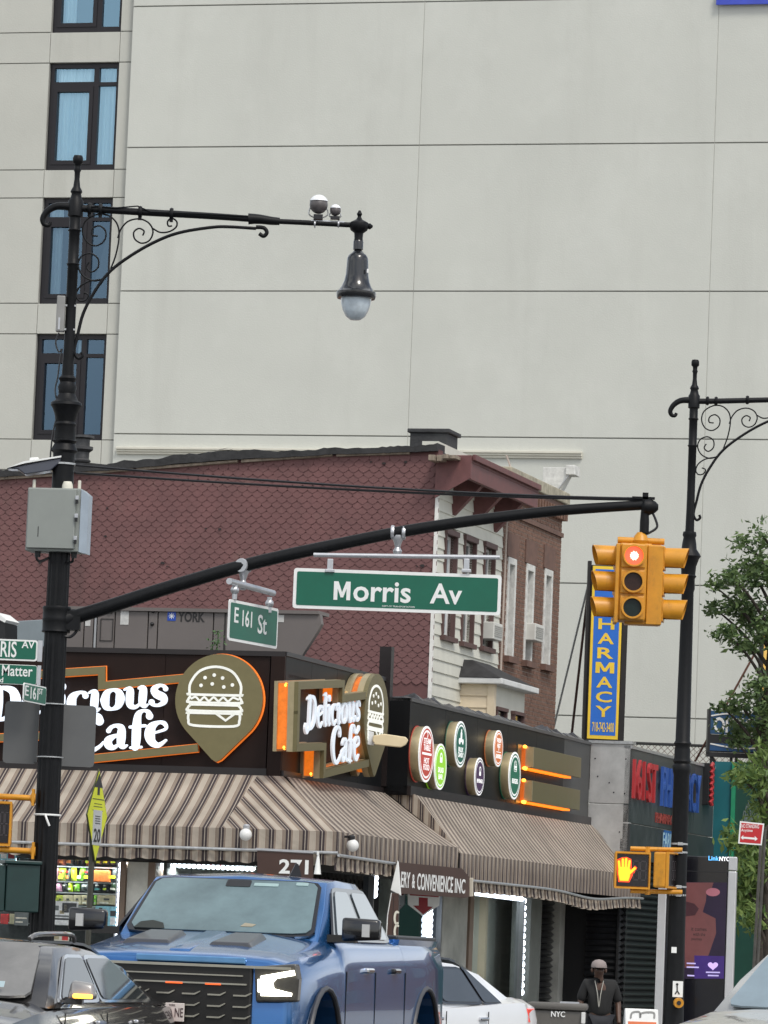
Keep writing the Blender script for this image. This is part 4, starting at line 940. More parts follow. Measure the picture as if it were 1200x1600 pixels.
link('lettering', ptext('PHARMACY', F4, 1036, 1096, 1204, 1266, .10, ext=.05, off=.006), BL, ph)
link('lettering', ptext('PHARMACY', F4, 1025, 1056, 1272, 1288, .02, ext=.015, off=.01), mat('dull_red_letter', (.30, .05, .04), .5), ph)
a, b = F4.p(1034, 1310).x, F4.p(1068, 1310).x
link('blue_panel', MB().box(a, b, -.06, -.031, F4.p(1045, 1328).z, F4.p(1045, 1299).z), mat('blue_panel', (.03, .12, .35), .4), ph)
link('lettering', ptext('FARMACIA', F4, 1036, 1067, 1303, 1327, .065, ext=.004, off=.01), mat('cyan_letter', (.35, .55, .65), .5), ph)
m_ = MB()
for i in range(6): m_.ball((0, 0, -.12 - i * .15), .075, 8, sx=.6)
ms = thing('hanging_sign', 'red and black vertical projecting sign at the end of pharmacy fascia', 'sign', F4.at(1107, 1225, .1))
hz = F4.p(1107, 1190, .1).z - F4.p(1107, 1256, .1).z
link('frame', MB().box(-.05, .05, -.02, .25, -hz / 2, hz / 2), BLK, ms, bevel=.01)
link('neon_edge', MB().tube([(-.02, -.05, -hz / 2 + i * hz / 14 + 0) if i % 2 else (.03, -.07, -hz / 2 + i * hz / 14) for i in range(15)], .035, 6), RL, ms, smooth=True)
link('panel', MB().box(.05, .5, -.01, .02, -hz / 2, hz / 2), mat('dark_red_mesh', (.08, .02, .025), .6, var=.4, vs=30), ms)
# teal building
F6 = Fr(F4.M @ Vector((t4, 0, 0)), -16)
te = thing('teal_shop', 'teal and dark green painted shop building behind the street tree', 'building', F6)
e0, e1 = F6.p(1143, 1250).x, F6.p(1260, 1250).x
z6 = F6.p(1130, 1190).z
link('wall', MB().box(.0, e0, 0, .3, .15, z6), mat('teal_paint', (.010, .125, .150), .5, var=.12, vs=2), te)
link('edge_strip', MB().box(e0, e0 + .07, -.05, .3, .15, z6 - .01), mat('bright_green_paint', (.02, .27, .13), .5), te)
link('wall', MB().box(e0 + .07, e1 + 3, .02, .3, .15, z6), mat('dark_green_paint', (.010, .060, .042), .5, var=.15, vs=2), te)
link('roof_slab', MB().box(0, e1 + 3, .3, 8, z6 - .4, z6 - .2), HEAVE, te)
gr = MB()
for k in range(9):
    x0 = F6.p(1160 + k * 3.4, 1270).x; zz0 = F6.p(1165, 1285).z
    gr.ribbon([(x0, zz0), (x0 + .03, zz0 + .22 + .1 * (k % 3)), (x0 + .07, zz0 + .1), (x0 + .05, zz0 - .05)], .015, .014, .019, sub=4, round_=False)
link('graffiti', gr, mat('grey_scrawl', (.16, .20, .19), .7), te)
# chain link fence on the pharmacy roof
ff = front(90); fe = thing('chain_link_fence', 'rusty chain link fence on the roof below the blue billboard', 'fence', ff.at(1040, 1190, 0, True))
fx = fe.matrix_world.translation.x
zl, zh = ff.p(1040, 1215).z, ff.p(1040, 1163).z
fm = MB(); x = -1.6
while x < 3.2:
    for s_ in (1, -1):
        h = zh - zl; xs_ = x; fm.tube([(x if s_ > 0 else x + h, 0, zl), (x + h if s_ > 0 else x, .005 * s_, zh)], .009, 3, caps=False)
    x += .13
o = link('mesh', fm, mat('rusty_wire', (.20, .17, .15), .6, metal=.4), fe); o['kind'] = 'stuff'
link('rail', MB().tube([(-1.9, 0, zh), (4.6, 0, zh)], .03, 6), mat('dark_rail', (.03, .03, .03), .5), fe)
for x in (-1.5, .4, 2.3, 4.2): link('post', MB().tube([(x, 0, z6 - .4), (x, 0, zh + .02)], .03, 6), mat('dark_rail', (.03, .03, .03), .5), fe)
# vertical pharmacy sign
fv = Fr(front(86).w(947, 1155), 2)
vp = thing('pharmacy_sign', 'tall blue vertical pharmacy sign with yellow capitals standing on the roof', 'sign', fv)
z1 = fv.p(947, 885).z; z0 = 0.0
v = lambda px, py, d=0: fv.p(px, py, d)
xl_, xr_ = v(917, 1155).x, v(965, 1155).x; xr2 = v(977, 1155).x
link('cabinet', MB().box(xl_ - .02, xr_ + .02, .01, .2, z0 - .02, z1 + .02), mat('rusty_black_cabinet', (.018, .012, .010), .6, var=.5, vs=4), vp)
YL = mat('sign_yellow', (.74, .50, .035), .45, emit=.12); BU = mat('sign_blue', (.012, .12, .50), .4, var=.03, emit=.10, ecol=(.02, .16, .6))
link('border', MB().box(xl_, xr_, -.02, .01, z0, z1), YL, vp)
link('face', MB().box(xl_ + .05, xr_ - .05, -.025, -.0201, z0 + .07, z1 - .06), BU, vp)
cxs = (xl_ + xr_) / 2; zs = v(947, 1112).z
for i, c in enumerate('YCAMRAHP'):
    zc_ = zs + i * .281; hw = .155 if c != 'M' else .18
    link('letter', text_mb(c, fv, cxs - hw, cxs + hw, zc_ - .105, zc_ + .105, -.032, ext=.006, off=.02) if c != 'M' else m_glyph(fv, cxs - hw, cxs + hw, zc_ - .105, zc_ + .105, -.032, .006), YL, vp)
link('lettering', text_mb('718-742-3400', fv, xl_ + .09, xr_ - .08, v(947, 1144).z, v(947, 1129).z, -.032, ext=.006, off=.012), YL, vp)
link('side_rail', MB().box(xr_ + .021, xr_ + .12, .0, .35, z0 - .1, z1 + .1), mat('rusty_black_cabinet', (.012, .010, .010), .6, var=.5, vs=4), vp)
link('rear_rail', MB().box(xl_ - .09, xl_ - .021, .05, .2, z0 - .1, z1 + .1), mat('rusty_black_cabinet', (.012, .010, .010), .6, var=.5, vs=4), vp)
fb = fv.p
link('stay', MB().tube([fb(924, 893, -.3), fb(862, 1150, -2.0)], .022, 6), GALV, vp, smooth=True)
link('stay', MB().tube([fb(921, 905, -.3), fb(893, 1150, -1.2)], .028, 6), mat('rust_brown_stay', (.06, .025, .018), .7, var=.3), vp, smooth=True)
# blue billboard
fo_ = Fr(front(88).w(1108, 1190), 5); q = fo_.p
bb = thing('billboard', 'dark blue billboard with white capitals half hidden by the tree', 'billboard', fo_)
x1 = q(1200, 1140).x + .6; za, zb_, zc_, zd = q(1150, 1112).z, q(1150, 1148).z, q(1150, 1163).z, q(1150, 1172).z
link('board', MB().box(0, x1, 0, .12, zb_, za), mat('navy_board', (.012, .07, .17), .4, var=.08), bb); link('board', MB().box(0, x1, .02, .12, zd - .05, zb_ - .01), BLK, bb)
link('lower_board', MB().box(0, x1 - .2, -.01, .1, zd - .03, zc_), mat('navy_board', (.012, .07, .19), .4), bb)
link('frame', MB().box(-.05, 0, -.03, .15, zd - .1, za + .03), BLK, bb); link('frame', MB().box(-.05, x1, -.03, .15, zd - .15, zd - .06), BLK, bb)
link('white_arc', MB().ribbon([(.02, zc_ - .01), (.45, zc_ - .07), (.8, zc_ - .07), (1.25, zc_ - .0)], .028, -.02, -.011), WHT, bb)
link('white_arc', MB().ribbon([(.02, za - .10), (.3, za - .05), (.8, za - .02)], .028, -.02, -.001), WHT, bb)
link('lettering', ptext('OPTICAL', fo_, 1115, 1205, 1122, 1146, .01, ext=.008, off=.03), WHT, bb)
for x in (.02, .42, .52, .92, 1.0, 1.35): link('leg', MB().box(x, x + .05, .02, .08, -1.3, zd - .15), BLK, bb)
link('brace', MB().tube([(.05, .05, zd - .15), (.4, .05, zd - .6)], .03, 6), BLK, bb); link('brace', MB().tube([(.95, .05, zd - .15), (.55, .05, zd - .6)], .03, 6), BLK, bb)
link('guy_rod', MB().tube([q(1180, 1020, -.5), q(1083, 1195, -.5)], .022, 6), mat('rust_brown_stay', (.10, .04, .025), .7), bb)
# yellow shop sign far right behind the tree
fy = Fr(front(87).w(1188, 1175), 0); q = fy.p
ys = thing('yellow_sign', 'yellow vertical sign seen through the tree at the right edge', 'sign', fy)
link('panel', MB().box(0, .9, 0, .2, -.1, q(1190, 975).z), mat('amber_sign_face', (.80, .50, .12), .5, emit=.12), ys)
link('frame', MB().box(-.08, 0, -.04, .2, -.4, q(1190, 970).z), BLK, ys)
link('red_mark', MB().disc(.3, q(1190, 1080).z, .12, -.02, 0), RL, ys)

# ---------------------------------------------------------------- rooftop air handler
fa = Fr(F1.M @ Vector((0, 2.3, 0)), -16); q = fa.p
TAU = mat('taupe_painted_steel', (.150, .132, .124), .5, var=.08, vs=1.2, bump=.1, bs=30); TAUD = mat('seam_shadow', (.035, .032, .03), .8)  # second tone: dark colour shared by seams, hatch outline and inner body
fu = fa.at(98, 1030)
ru = thing('rooftop_unit', 'long taupe rooftop air handling unit behind the cafe fascia', 'air handler', fu); q = fu.p
zt_ = q(250, 950).z; zt2 = zt_
xs = [q(x, 980).x for x in (98, 132, 147, 152, 180, 232, 247, 334, 352)]
for a, b in zip(xs, xs[1:]): link('panel', MB().box(a, b - .018, 0, .05, 0, zt_ - .05), TAU if b - a > .12 else mat('pale_gasket', (.36, .37, .38), .5), ru, bevel=.006)
link('top_rail', MB().box(xs[0], q(499, 960).x, -.04, .5, zt_ - .05, zt_), TAU, ru)
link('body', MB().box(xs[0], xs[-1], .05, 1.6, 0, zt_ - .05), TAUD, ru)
hx = [(352, 1030), (352, 957), (500, 960), (502, 975), (497, 985), (468, 1030)]
link('hood', MB().prism([(q(x, y).x, q(x, y).z) for x, y in hx], .0, .12), TAU, ru)
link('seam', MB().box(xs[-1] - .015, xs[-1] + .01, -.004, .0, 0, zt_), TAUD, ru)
a0, a1, b0, b1 = q(158, 967).x, q(177, 967).x, q(168, 1001).z, q(168, 967).z
link('hatch', MB().ribbon([(a0, b0), (a0, b1), (a1, b1), (a1, b0), (a0, b0)], .012, -.012, .0, sub=1), TAUD, ru)
link('logo_tile', MB().box(q(262, 960).x, q(275, 960).x, -.006, 0, q(268, 970).z, q(268, 955).z), mat('logo_blue', (.015, .07, .42), .4), ru)
sf = MB(); cx_, cz_ = q(268.5, 962.5).x, q(268.5, 962.5).z
for k in range(4):
    a = k * math.pi / 4; sf.ribbon([(cx_ - .045 * math.cos(a), cz_ - .045 * math.sin(a)), (cx_ + .045 * math.cos(a), cz_ + .045 * math.sin(a))], .009, -.009 - k * .0005, -.006, sub=1, round_=False)
link('snowflake', sf, WHT, ru)
link('lettering', ptext('YORK', fu, 278, 320, 956, 972, .004, ext=.004, off=.028), mat('black_print', (.02, .018, .018), .5), ru)
NT = mat('paper_notice', (.55, .55, .53), .7, var=.15, vs=20)
for (x0, x1_, y0, y1) in ((189, 202, 950, 976), (134, 142, 960, 978), (433, 444, 961, 972)): link('notice', MB().box(q(x0, y0).x, q(x1_, y0).x, -.006, -.0, q(x0, y1).z, q(x0, y0).z), NT, ru)
for (x, y) in ((240, 955), (238, 975), (173, 956)): c = q(x, y); link('latch', MB().ball((c.x, -.01, c.z), .03, 8), BLK, ru)
fl_ = fa.at(38, 1030); q = fl_.p
lb_ = thing('rooftop_box', 'pale blue grey metal duct box on the roof behind the street name signs', 'duct', fl_)
link('body', MB().prism([(q(x, y).x, q(x, y).z) for x, y in ((8, 1030), (8, 980), (14, 971), (66, 968), (80, 968), (80, 1030))], 0, .8), mat('blue_grey_steel', (.22, .26, .28), .5, var=.1, vs=3), lb_, bevel=.01)
fl_ = Fr(F1.M @ Vector((0, 1.2, 0)), -16).at(2, 1030); q = fl_.p
lb_ = thing('roof_vent_hood', 'dark vent hood with a white lid edge at the left picture edge', 'vent', fl_)
link('body', MB().prism([(q(x, y).x, q(x, y).z) for x, y in ((-20, 1030), (-20, 958), (8, 974), (8, 1030))], 0, .5), BLK, lb_)
link('lid', MB().prism([(q(x, y).x, q(x, y).z) for x, y in ((-20, 958), (-20, 953), (-4, 957), (11, 969), (8, 973))], -.02, .52), WHT, lb_)
# weed growing behind the parapet
wf = Fr(F1.M @ Vector((0, 1.0, 0)), -16).at(338, 1012); wd_ = MB()
for k in range(46):
    a = random.uniform(0, 6.28); r = random.uniform(.02, .16); z = random.uniform(-.05, .26); s_ = random.uniform(.02, .045); c = Vector((r * math.cos(a), r * math.sin(a) * .5, z)); u = Vector((random.uniform(-1, 1), random.uniform(-1, 1), random.uniform(-.5, 1))).normalized() * s_; v_ = u.orthogonal().normalized() * s_ * .4
    wd_.add([c - u, c + v_, c + u, c - v_], [(0, 1, 2, 3)])
LEAFM = mat('weed_leaf', (.05, .11, .03), .6, var=.3, vs=20)
wt_ = thing('weed', 'small green weed growing beside the rooftop unit', 'plant', wf); link('foliage', wd_, LEAFM, wt_); link('stem', MB().tube([(0, 0, -.3), (.02, 0, .2)], .008, 5), LEAFM, wt_)

# ================================================================= LAMP POSTS
SC1 = [(173, 420), (181, 398), (186, 370), (183, 350), (170, 337), (152, 335), (134, 345), (129, 362), (136, 378), (150, 384), (163, 376), (165, 362), (156, 353), (145, 357), (144, 367), (153, 369)]
SC2 = [(166, 433), (148, 439), (130, 431), (122, 415), (127, 401), (141, 396), (153, 404), (153, 418), (143, 425), (135, 418), (139, 410)]
SC3 = [(158, 437), (138, 440), (124, 449), (119, 461), (124, 470), (134, 469), (138, 461), (131, 457)]
SC4 = [(184, 372), (189, 358), (200, 346), (217, 342), (232, 348), (239, 361), (234, 375), (222, 380), (211, 374), (209, 363), (217, 357), (225, 361), (223, 368)]
SC5 = [(239, 357), (250, 363), (264, 362), (275, 355), (276, 346), (268, 341), (262, 346), (263, 353), (269, 353)]
MAIN = [(400, 357), (360, 354.5), (333, 355), (287, 362), (253, 373), (213, 394), (173, 423), (147, 457), (130, 490), (121, 525), (116, 548), (122, 560), (129, 556), (127, 550)]
HOOK = [(400, 355), (412, 356), (417, 363), (412, 369), (405, 365)]
HORN = [(116, 324), (100, 322), (86, 323), (74, 330), (67, 341), (69, 350), (76, 352), (79, 347)]
def lamp_ironwork(t, fr, mp, dp, sk, cxf, prof, full):
    """mp maps design pixels to photo pixels; sk metres per design pixel"""
    def tp(P_, r, nm, sub=5):
        pts = [fr.p(*mp(x, y)) for x, y in P_]; pts = spline([tuple(p) for p in pts], sub)
        rr = r if not isinstance(r, tuple) else [r[0] + (r[1] - r[0]) * i / (len(pts) - 1) for i in range(len(pts))]
        link(nm, MB().tube(pts, rr, 8), IRON, t, smooth=True, ang=60)
    tp(MAIN, (2.6 * sk, 2.6 * sk), 'brace'); tp(HOOK, 3.2 * sk, 'hook')
    for s_ in (SC1, SC2, SC3, SC4, SC5): tp(s_, 1.35 * sk, 'scroll', 6)
    tp(HORN, (7 * sk, 3.0 * sk), 'horn')
    return tp
def lathe_px(fr, cxf, prof, y0r=0):
    """prof: (photo y, radius px); axis follows the vertical through the first point"""
    x0, ya = cxf; top_ = fr.p(x0, ya); k = (fr.M @ top_).y / FPX
    out = [(max(1e-5, r * k), fr.p(x0, y).z) for y, r in prof]
    return MB().lathe(sorted(out, key=lambda q_: q_[1]), (top_.x, top_.y, 0), 20)
POLE_TOP = [(242, .1), (243, 6.5), (247, 8.2), (254, 8.2), (257, 5), (262, 4.6), (266, 6), (269, 4.5), (280, 4.2), (292, 5.6), (297, 8.5), (300, 9.5), (303, 7.5), (311, 9.5), (314, 12), (338, 12), (340, 8.8), (358, 8.8), (360, 11), (363, 8.6), (411, 8.6), (413, 10.5), (416, 8.4), (500, 8.2), (540, 8.5), (588, 9.5)]
POLE_MID = [(588, 11), (592, 14), (598, 12), (606, 15), (616, 13), (626, 18), (630, 24), (634, 25), (638, 22), (648, 18), (660, 15), (664, 17.5), (668, 16), (688, 17), (690, 20), (694, 16), (700, 19), (705, 21), (709, 17.5), (716, 17), (740, 17), (860, 17.5)]
YL_ = 48.0
fL = front(YL_)
base = fL.at(118, 335, 0, True)
lp = thing('lamp_post', 'ornate black lamp post at left with scrolled arm, hanging lantern and traffic equipment', 'lamp post', base, 'ornate black lamp posts')
q = base.p; k1 = YL_ / FPX
link('pole', lathe_px(base, (118, 330), POLE_TOP), IRON, lp, smooth=True, ang=50)
link('pole_collar', lathe_px(base, (118, 330), POLE_MID), IRON, lp, smooth=True, ang=35)
z860 = q(118, 862).z
fluted = MB(); nf = 32
vs = []
for zz_, r in ((z860, 17.2 * k1), (.6, 20.5 * k1), (.45, 26 * k1), (0, 30 * k1)):
    for j in range(nf): a = 2 * math.pi * j / nf; rr = r * (1 if j % 2 else .93); vs.append((rr * math.cos(a), rr * math.sin(a), zz_))
fluted.add(vs, [(i * nf + j, i * nf + (j + 1) % nf, (i + 1) * nf + (j + 1) % nf, (i + 1) * nf + j) for i in range(3) for j in range(nf)] + [list(range(nf))])
link('lower_pole', fluted, IRON, lp)
tp = lamp_ironwork(lp, base, lambda x, y: (x, y), 0, k1, None, None, True)
arm = [(118, 325), (150, 327), (230, 332), (320, 337), (392, 342)]
tp(arm, (6.0 * k1, 5.2 * k1), 'arm'); tp([(388, 342), (398, 342), (410, 343), (424, 345), (437, 346)], (9 * k1, 6 * k1), 'arm_sleeve', 2); tp([(437, 346), (500, 349), (556, 352)], 4.2 * k1, 'arm_tip', 3)
for (x, y) in ((140, 326), (157, 327), (219, 331), (268, 334)):
    c = q(x, y); link('arm_collar', MB().lathe([(.058, -.02), (.066, 0), (.058, .02)], (c.x, c.y, c.z), 14, 'X'), IRON, lp, smooth=True); link('arm_drop', MB().tube([(c.x, 0, c.z - .02), (c.x, 0, c.z - .09)], .022, 6), IRON, lp)
link('arm_wire', MB().tube([q(134, 326, .04), q(150, 322, .04), q(180, 325, .04), q(215, 322, .04), q(235, 331, .04), q(310, 334, .04), q(390, 338, .04)], .008, 5), IRON, lp)
# lantern
c = q(561, 353)
link('end_finial', MB().lathe([(.01, .17), (.03, .13), (.018, .10), (.035, .07), (.10, .035), (.11, 0), (.09, -.05), (.05, -.08), (.045, -.14), (.05, -.16)], (c.x, 0, c.z), 14), IRON, lp, smooth=True)
link('end_finial', MB().lathe([(.05, 0), (.055, .04), (.03, .08), (.035, .1), (.01, .13)], (c.x + .02, 0, c.z), 12, 'X'), IRON, lp, smooth=True)
ln = thing('lantern', 'black bell shaped lantern with clear glass bowl hanging from left lamp arm', 'lantern', Fr((base.M @ c), 0))
zq = lambda y: q(561, y).z - c.z
pr = [(376, 7), (378, 8), (390, 8), (391, 5.5), (392, 7), (395, 9), (399, 14), (404, 16.5), (410, 17), (430, 18), (440, 20), (448, 23.5), (453, 27), (456, 30), (457, 31.5), (463, 31.5), (467, 30), (467.5, 25)]
link('hood', MB().lathe([(r * k1, zq(y)) for y, r in sorted(pr, reverse=True)], n=32), mat('lantern_gloss_black', (.010, .011, .013), .22, var=.1, coat=.5), ln, smooth=True, ang=50)
GB = mat('lantern_bowl_glass', (.60, .68, .73), .10, var=.25, vs=7, coat=.6)
bowl = [(.3, 501), (8, 500), (15, 495), (20, 486), (23, 476), (24.5, 467)]
link('bowl', MB().lathe([(r * k1, zq(y)) for r, y in bowl], n=32), GB, ln, smooth=True)
link('label', MB().box(.105, .125, -.11, -.08, zq(428), zq(422)), WHT, ln)
# two spherical sensors
for k, (px, py, r, lb) in enumerate(((498, 320, 14.5, 'larger white domed sensor camera on top of left lamp arm'), (524, 329, 8.7, 'smaller white domed sensor camera beside the lantern end of the arm'))):
    f_ = base.at(px, py); t = thing('sensor_camera', lb, 'camera', f_, 'white sensor cameras on the lamp arm'); rr = r * k1
    link('housing', MB().ball((0, 0, 0), rr, 20), mat('camera_shell_dark', (.11, .10, .10), .4, var=.2, vs=20), t, smooth=True)
    pr = [(rr * 1.06 * math.sin(a), rr * 1.06 * math.cos(a)) for a in [math.radians(8 + 7 * i) for i in range(10)]]
    link('white_cap', MB().lathe(sorted([(a, b) for a, b in pr], key=lambda t_: t_[1]) + [(1e-5, rr * 1.065)], (0, 0, .004), 24), mat('camera_white', (.80, .82, .84), .3, var=.03), t, smooth=True, ang=70)
    link('yoke', MB().tube(spline([(-rr * .9, 0, -.03), (-rr * 1.0, 0, -rr * 1.1), (0, 0, -rr * 1.5), (rr * 1.0, 0, -rr * 1.1), (rr * .9, 0, -.03)], 4), .008, 6), GALV, t); link('foot', MB().box(-.05, .05, -.04, .04, -rr * 1.62, -rr * 1.1), BLK, t)
a, b = q(486, 346), q(538, 349)
br_ = link('camera_rail', MB().tube([a, b], .022, 6), SILV, lp)
for x in (492, 529): c2_ = q(x, 350); link('strap', MB().lathe([(.042, -.008), (.042, .008)], (c2_.x, 0, c2_.z), 12, 'X'), SILV, lp)
# side radio: grey slim antenna
sr = thing('antenna_panel', 'slim grey antenna box strapped to left lamp post below the scrolls', 'antenna', base.at(95, 490, .02)); 
link('body', MB().box(-.045, .045, -.05, .05, -.20, .19), mat('grey_radome', (.26, .26, .25), .5), sr, bevel=.01); link('light_stripe', MB().box(-.02, .0, -.056, -.05, -.18, -.05), SILV, sr); link('bracket', MB().box(.03, .16, -.02, .02, .08, .1).box(.03, .16, -.02, .02, -.18, -.16), GALV, sr)
pt = base.p
link('cable', MB().tube(spline([tuple(pt(x, y, .02)) for x, y in ((92, 520), (87, 535), (92, 550), (97, 545), (94, 560), (90, 590), (86, 610), (90, 640), (82, 680), (78, 720))], 4), .009, 5), BLK, lp, smooth=True)
link('strap', MB().lathe([(.13, 0), (.13, .02)], (pt(118, 335).x, 0, pt(60, 725).z), 18), GALV, lp)
# tilted flat antenna (white and dark) left of the post
fw = thing('flat_antenna', 'tilted flat white topped antenna jutting left from the post above the cabinet', 'antenna', base.at(60, 733))
b2 = Fr(fw.matrix_world.translation, 0); q2 = b2.p
link('tray', MB().prism([(q2(x, y).x, q2(x, y).z) for x, y in ((12, 734), (30, 735), (40, 743), (80, 737), (95, 724), (97, 717), (70, 722))], -.12, .10), mat('dark_antenna_underside', (.05, .055, .075), .3, coat=.4), fw, bevel=.01)
link('top_sheet', MB().prism([(q2(x, y).x, q2(x, y).z) for x, y in ((12, 733.5), (40, 726), (97, 716.5), (97, 714), (60, 720), (38, 723))], -.14, .12), WHT, fw)
link('cap', MB().prism([(q2(x, y).x, q2(x, y).z) for x, y in ((46, 724), (47, 716), (60, 715), (64, 722))], -.06, .06), WHT, fw, bevel=.008)
# equipment cabinet
fcab = base.at(83, 858, .22); cbq = Fr(fcab.M.translation, -9); q3 = cbq.p
eq = thing('equipment_cabinet', 'grey green square equipment cabinet strapped to the left lamp post', 'cabinet', cbq)
xa, xb = q3(40, 810).x, q3(117, 810).x; h = q3(80, 763).z; CABM = mat('grey_green_enamel', (.265, .285, .265), .5, var=.05, vs=4)
link('body', MB().box(xa, xb + .05, .04, .34, -.02, h + .01), CABM, eq, bevel=.012)
link('door', MB().box(xa + .02, xb - .0, 0, .038, .01, h - .005), CABM, eq, bevel=.006)
link('side_flange', MB().add([(xb + .05, .03, -.02), (xb + .05, .03, h), (xb + .115, .12, h - .05), (xb + .115, .12, -.03), (xb + .05, .3, -.02), (xb + .05, .3, h), (xb + .115, .3, h - .05), (xb + .115, .3, -.03)], [(0, 1, 2, 3), (4, 7, 6, 5), (0, 4, 5, 1), (3, 2, 6, 7), (1, 5, 6, 2), (0, 3, 7, 4)]), mat('pale_blue_grey', (.36, .42, .48), .4, metal=.3), eq)
for yy in (h - .12, h * .52, .1): link('latch', MB().box(xb + .0, xb + .035, -.03, .0, yy, yy + .045), SILV, eq, bevel=.005); link('latch', MB().box(xb + .005, xb + .03, -.025, .0, yy - .04, yy), BLK, eq)
link('vent_slot', MB().box(xa + .14, xa + .148, -.002, 0, .13, .24), BLK, eq)
for x, w_, hh in ((48, .018, .1), (87, .018, .095), (119, .018, .1)): c = q3(x, 764); link('antenna_stub', MB().lathe([(w_, 0), (w_, hh), (w_ * .7, hh + .006)], (c.x, .15, h), 12), CREAM, eq, smooth=True)
c = q3(101, 764); link('gps_dome', MB().lathe([(.062, 0), (.058, .05), (.045, .085), (.04, .09)], (c.x, .13, h), 16), CREAM, eq, smooth=True)
for x in (55, 112):
    c = q3(x, 860); sg = 1 if x < 80 else -1
    link('cable', MB().tube(spline([(c.x, .12, -.02), (c.x - .01, .12, -.09), (c.x + .03 * sg, .15, -.12), (c.x + .14 * sg, .2, -.06 - .08 * (sg < 0))], 5), .014, 6), BLK, eq, smooth=True); link('gland', MB().lathe([(.03, -.06), (.035, 0)], (c.x, .12, -.02), 10), BLK, eq)

# ---------------------------------------------------------------- mast arm with signs and signal
def arm_pts(P_, y0=0, y1=-.6):
    n = len(P_) - 1; x0, x1 = P_[0][0], P_[-1][0]
    return [tuple(base.p(x, y, -(y0 + (y1 - y0) * (x - x0) / (x1 - x0)))) for x, y in P_]
MA = [(100, 969), (160, 951), (250, 922), (330, 898), (380, 884), (450, 867), (540, 848), (620, 832), (700, 819), (780, 808), (860, 799), (940, 793), (1008, 789)]
ma = thing('mast_arm', 'long black curved traffic mast arm reaching right from left lamp post', 'mast arm', base)
pts = spline(arm_pts(MA), 3); nn_ = len(pts)
link('arm', MB().tube(pts, [(11.5 - 4.0 * i / nn_) * k1 for i in range(nn_)], 12), IRON, ma, smooth=True)
link('arm_boot', MB().tube(arm_pts([(98, 970), (112, 965), (122, 962)], 0, 0), [.11, .10, .075], 12), IRON, ma, smooth=True)
cc = base.p(84, 968)
link('clamp', MB().lathe([(.148, -.14), (.155, -.13), (.148, -.11), (.148, -.02), (.155, 0), (.148, .02), (.148, .1), (.155, .12), (.148, .14)], (0, 0, cc.z), 24).box(.10, .26, -.09, .09, cc.z - .11, cc.z + .09), IRON, ma, smooth=True, ang=40)
link('cable', MB().tube(spline([tuple(base.p(x, y, .05)) for x, y in ((121, 970), (120, 985), (110, 995), (98, 993))], 5), .018, 6), BLK, ma, smooth=True)
cb = MB()
for (y0_, y1_, sg) in ((727, 779, 3), (739, 781, 2)):
    P_ = []
    for i in range(25): s_ = i / 24; x = 118 + (1010 - 118) * s_; P_.append((x, y0_ + (y1_ - y0_) * (1 - (1 - s_) ** 1.5) + 0 * sg))
    link('guy_cable', MB().tube(arm_pts(P_), .014, 5), BLK, ma)
ep = Vector(arm_pts([(100, 969), (1008, 789)])[1])
link('end_cap', MB().lathe([(.05, -.06), (.085, -.03), (.09, .03), (.06, .09), (.03, .12)], (ep.x + .02, ep.y, ep.z - .02), 14, 'X').box(ep.x - .14, ep.x + .10, ep.y - .03, ep.y + .03, ep.z + .06, ep.z + .085).box(ep.x - .03, ep.x + .03, ep.y - .03, ep.y + .03, ep.z + .0, ep.z + .13), IRON, ma, smooth=True)
link('drop_pipe', MB().lathe([(.045, -.16), (.045, -.10), (.03, -.10), (.03, .0), (.05, .0), (.05, .12), (.04, .28)], (ep.x - .0, ep.y, ep.z - .30), 12), IRON, ma, smooth=True)
link('cable', MB().tube(spline([(ep.x + .06, ep.y, ep.z - .04), (ep.x + .12, ep.y, ep.z - .16), (ep.x + .13, ep.y, ep.z - .24), (ep.x + .03, ep.y, ep.z - .31)], 5), .013, 6), BLK, ma, smooth=True)
def clamp_at(root, x, fr_, lb=None):
    i = min(range(nn_), key=lambda k: abs((base.px(*pts[k]))[0] - x)); return Vector(pts[i])
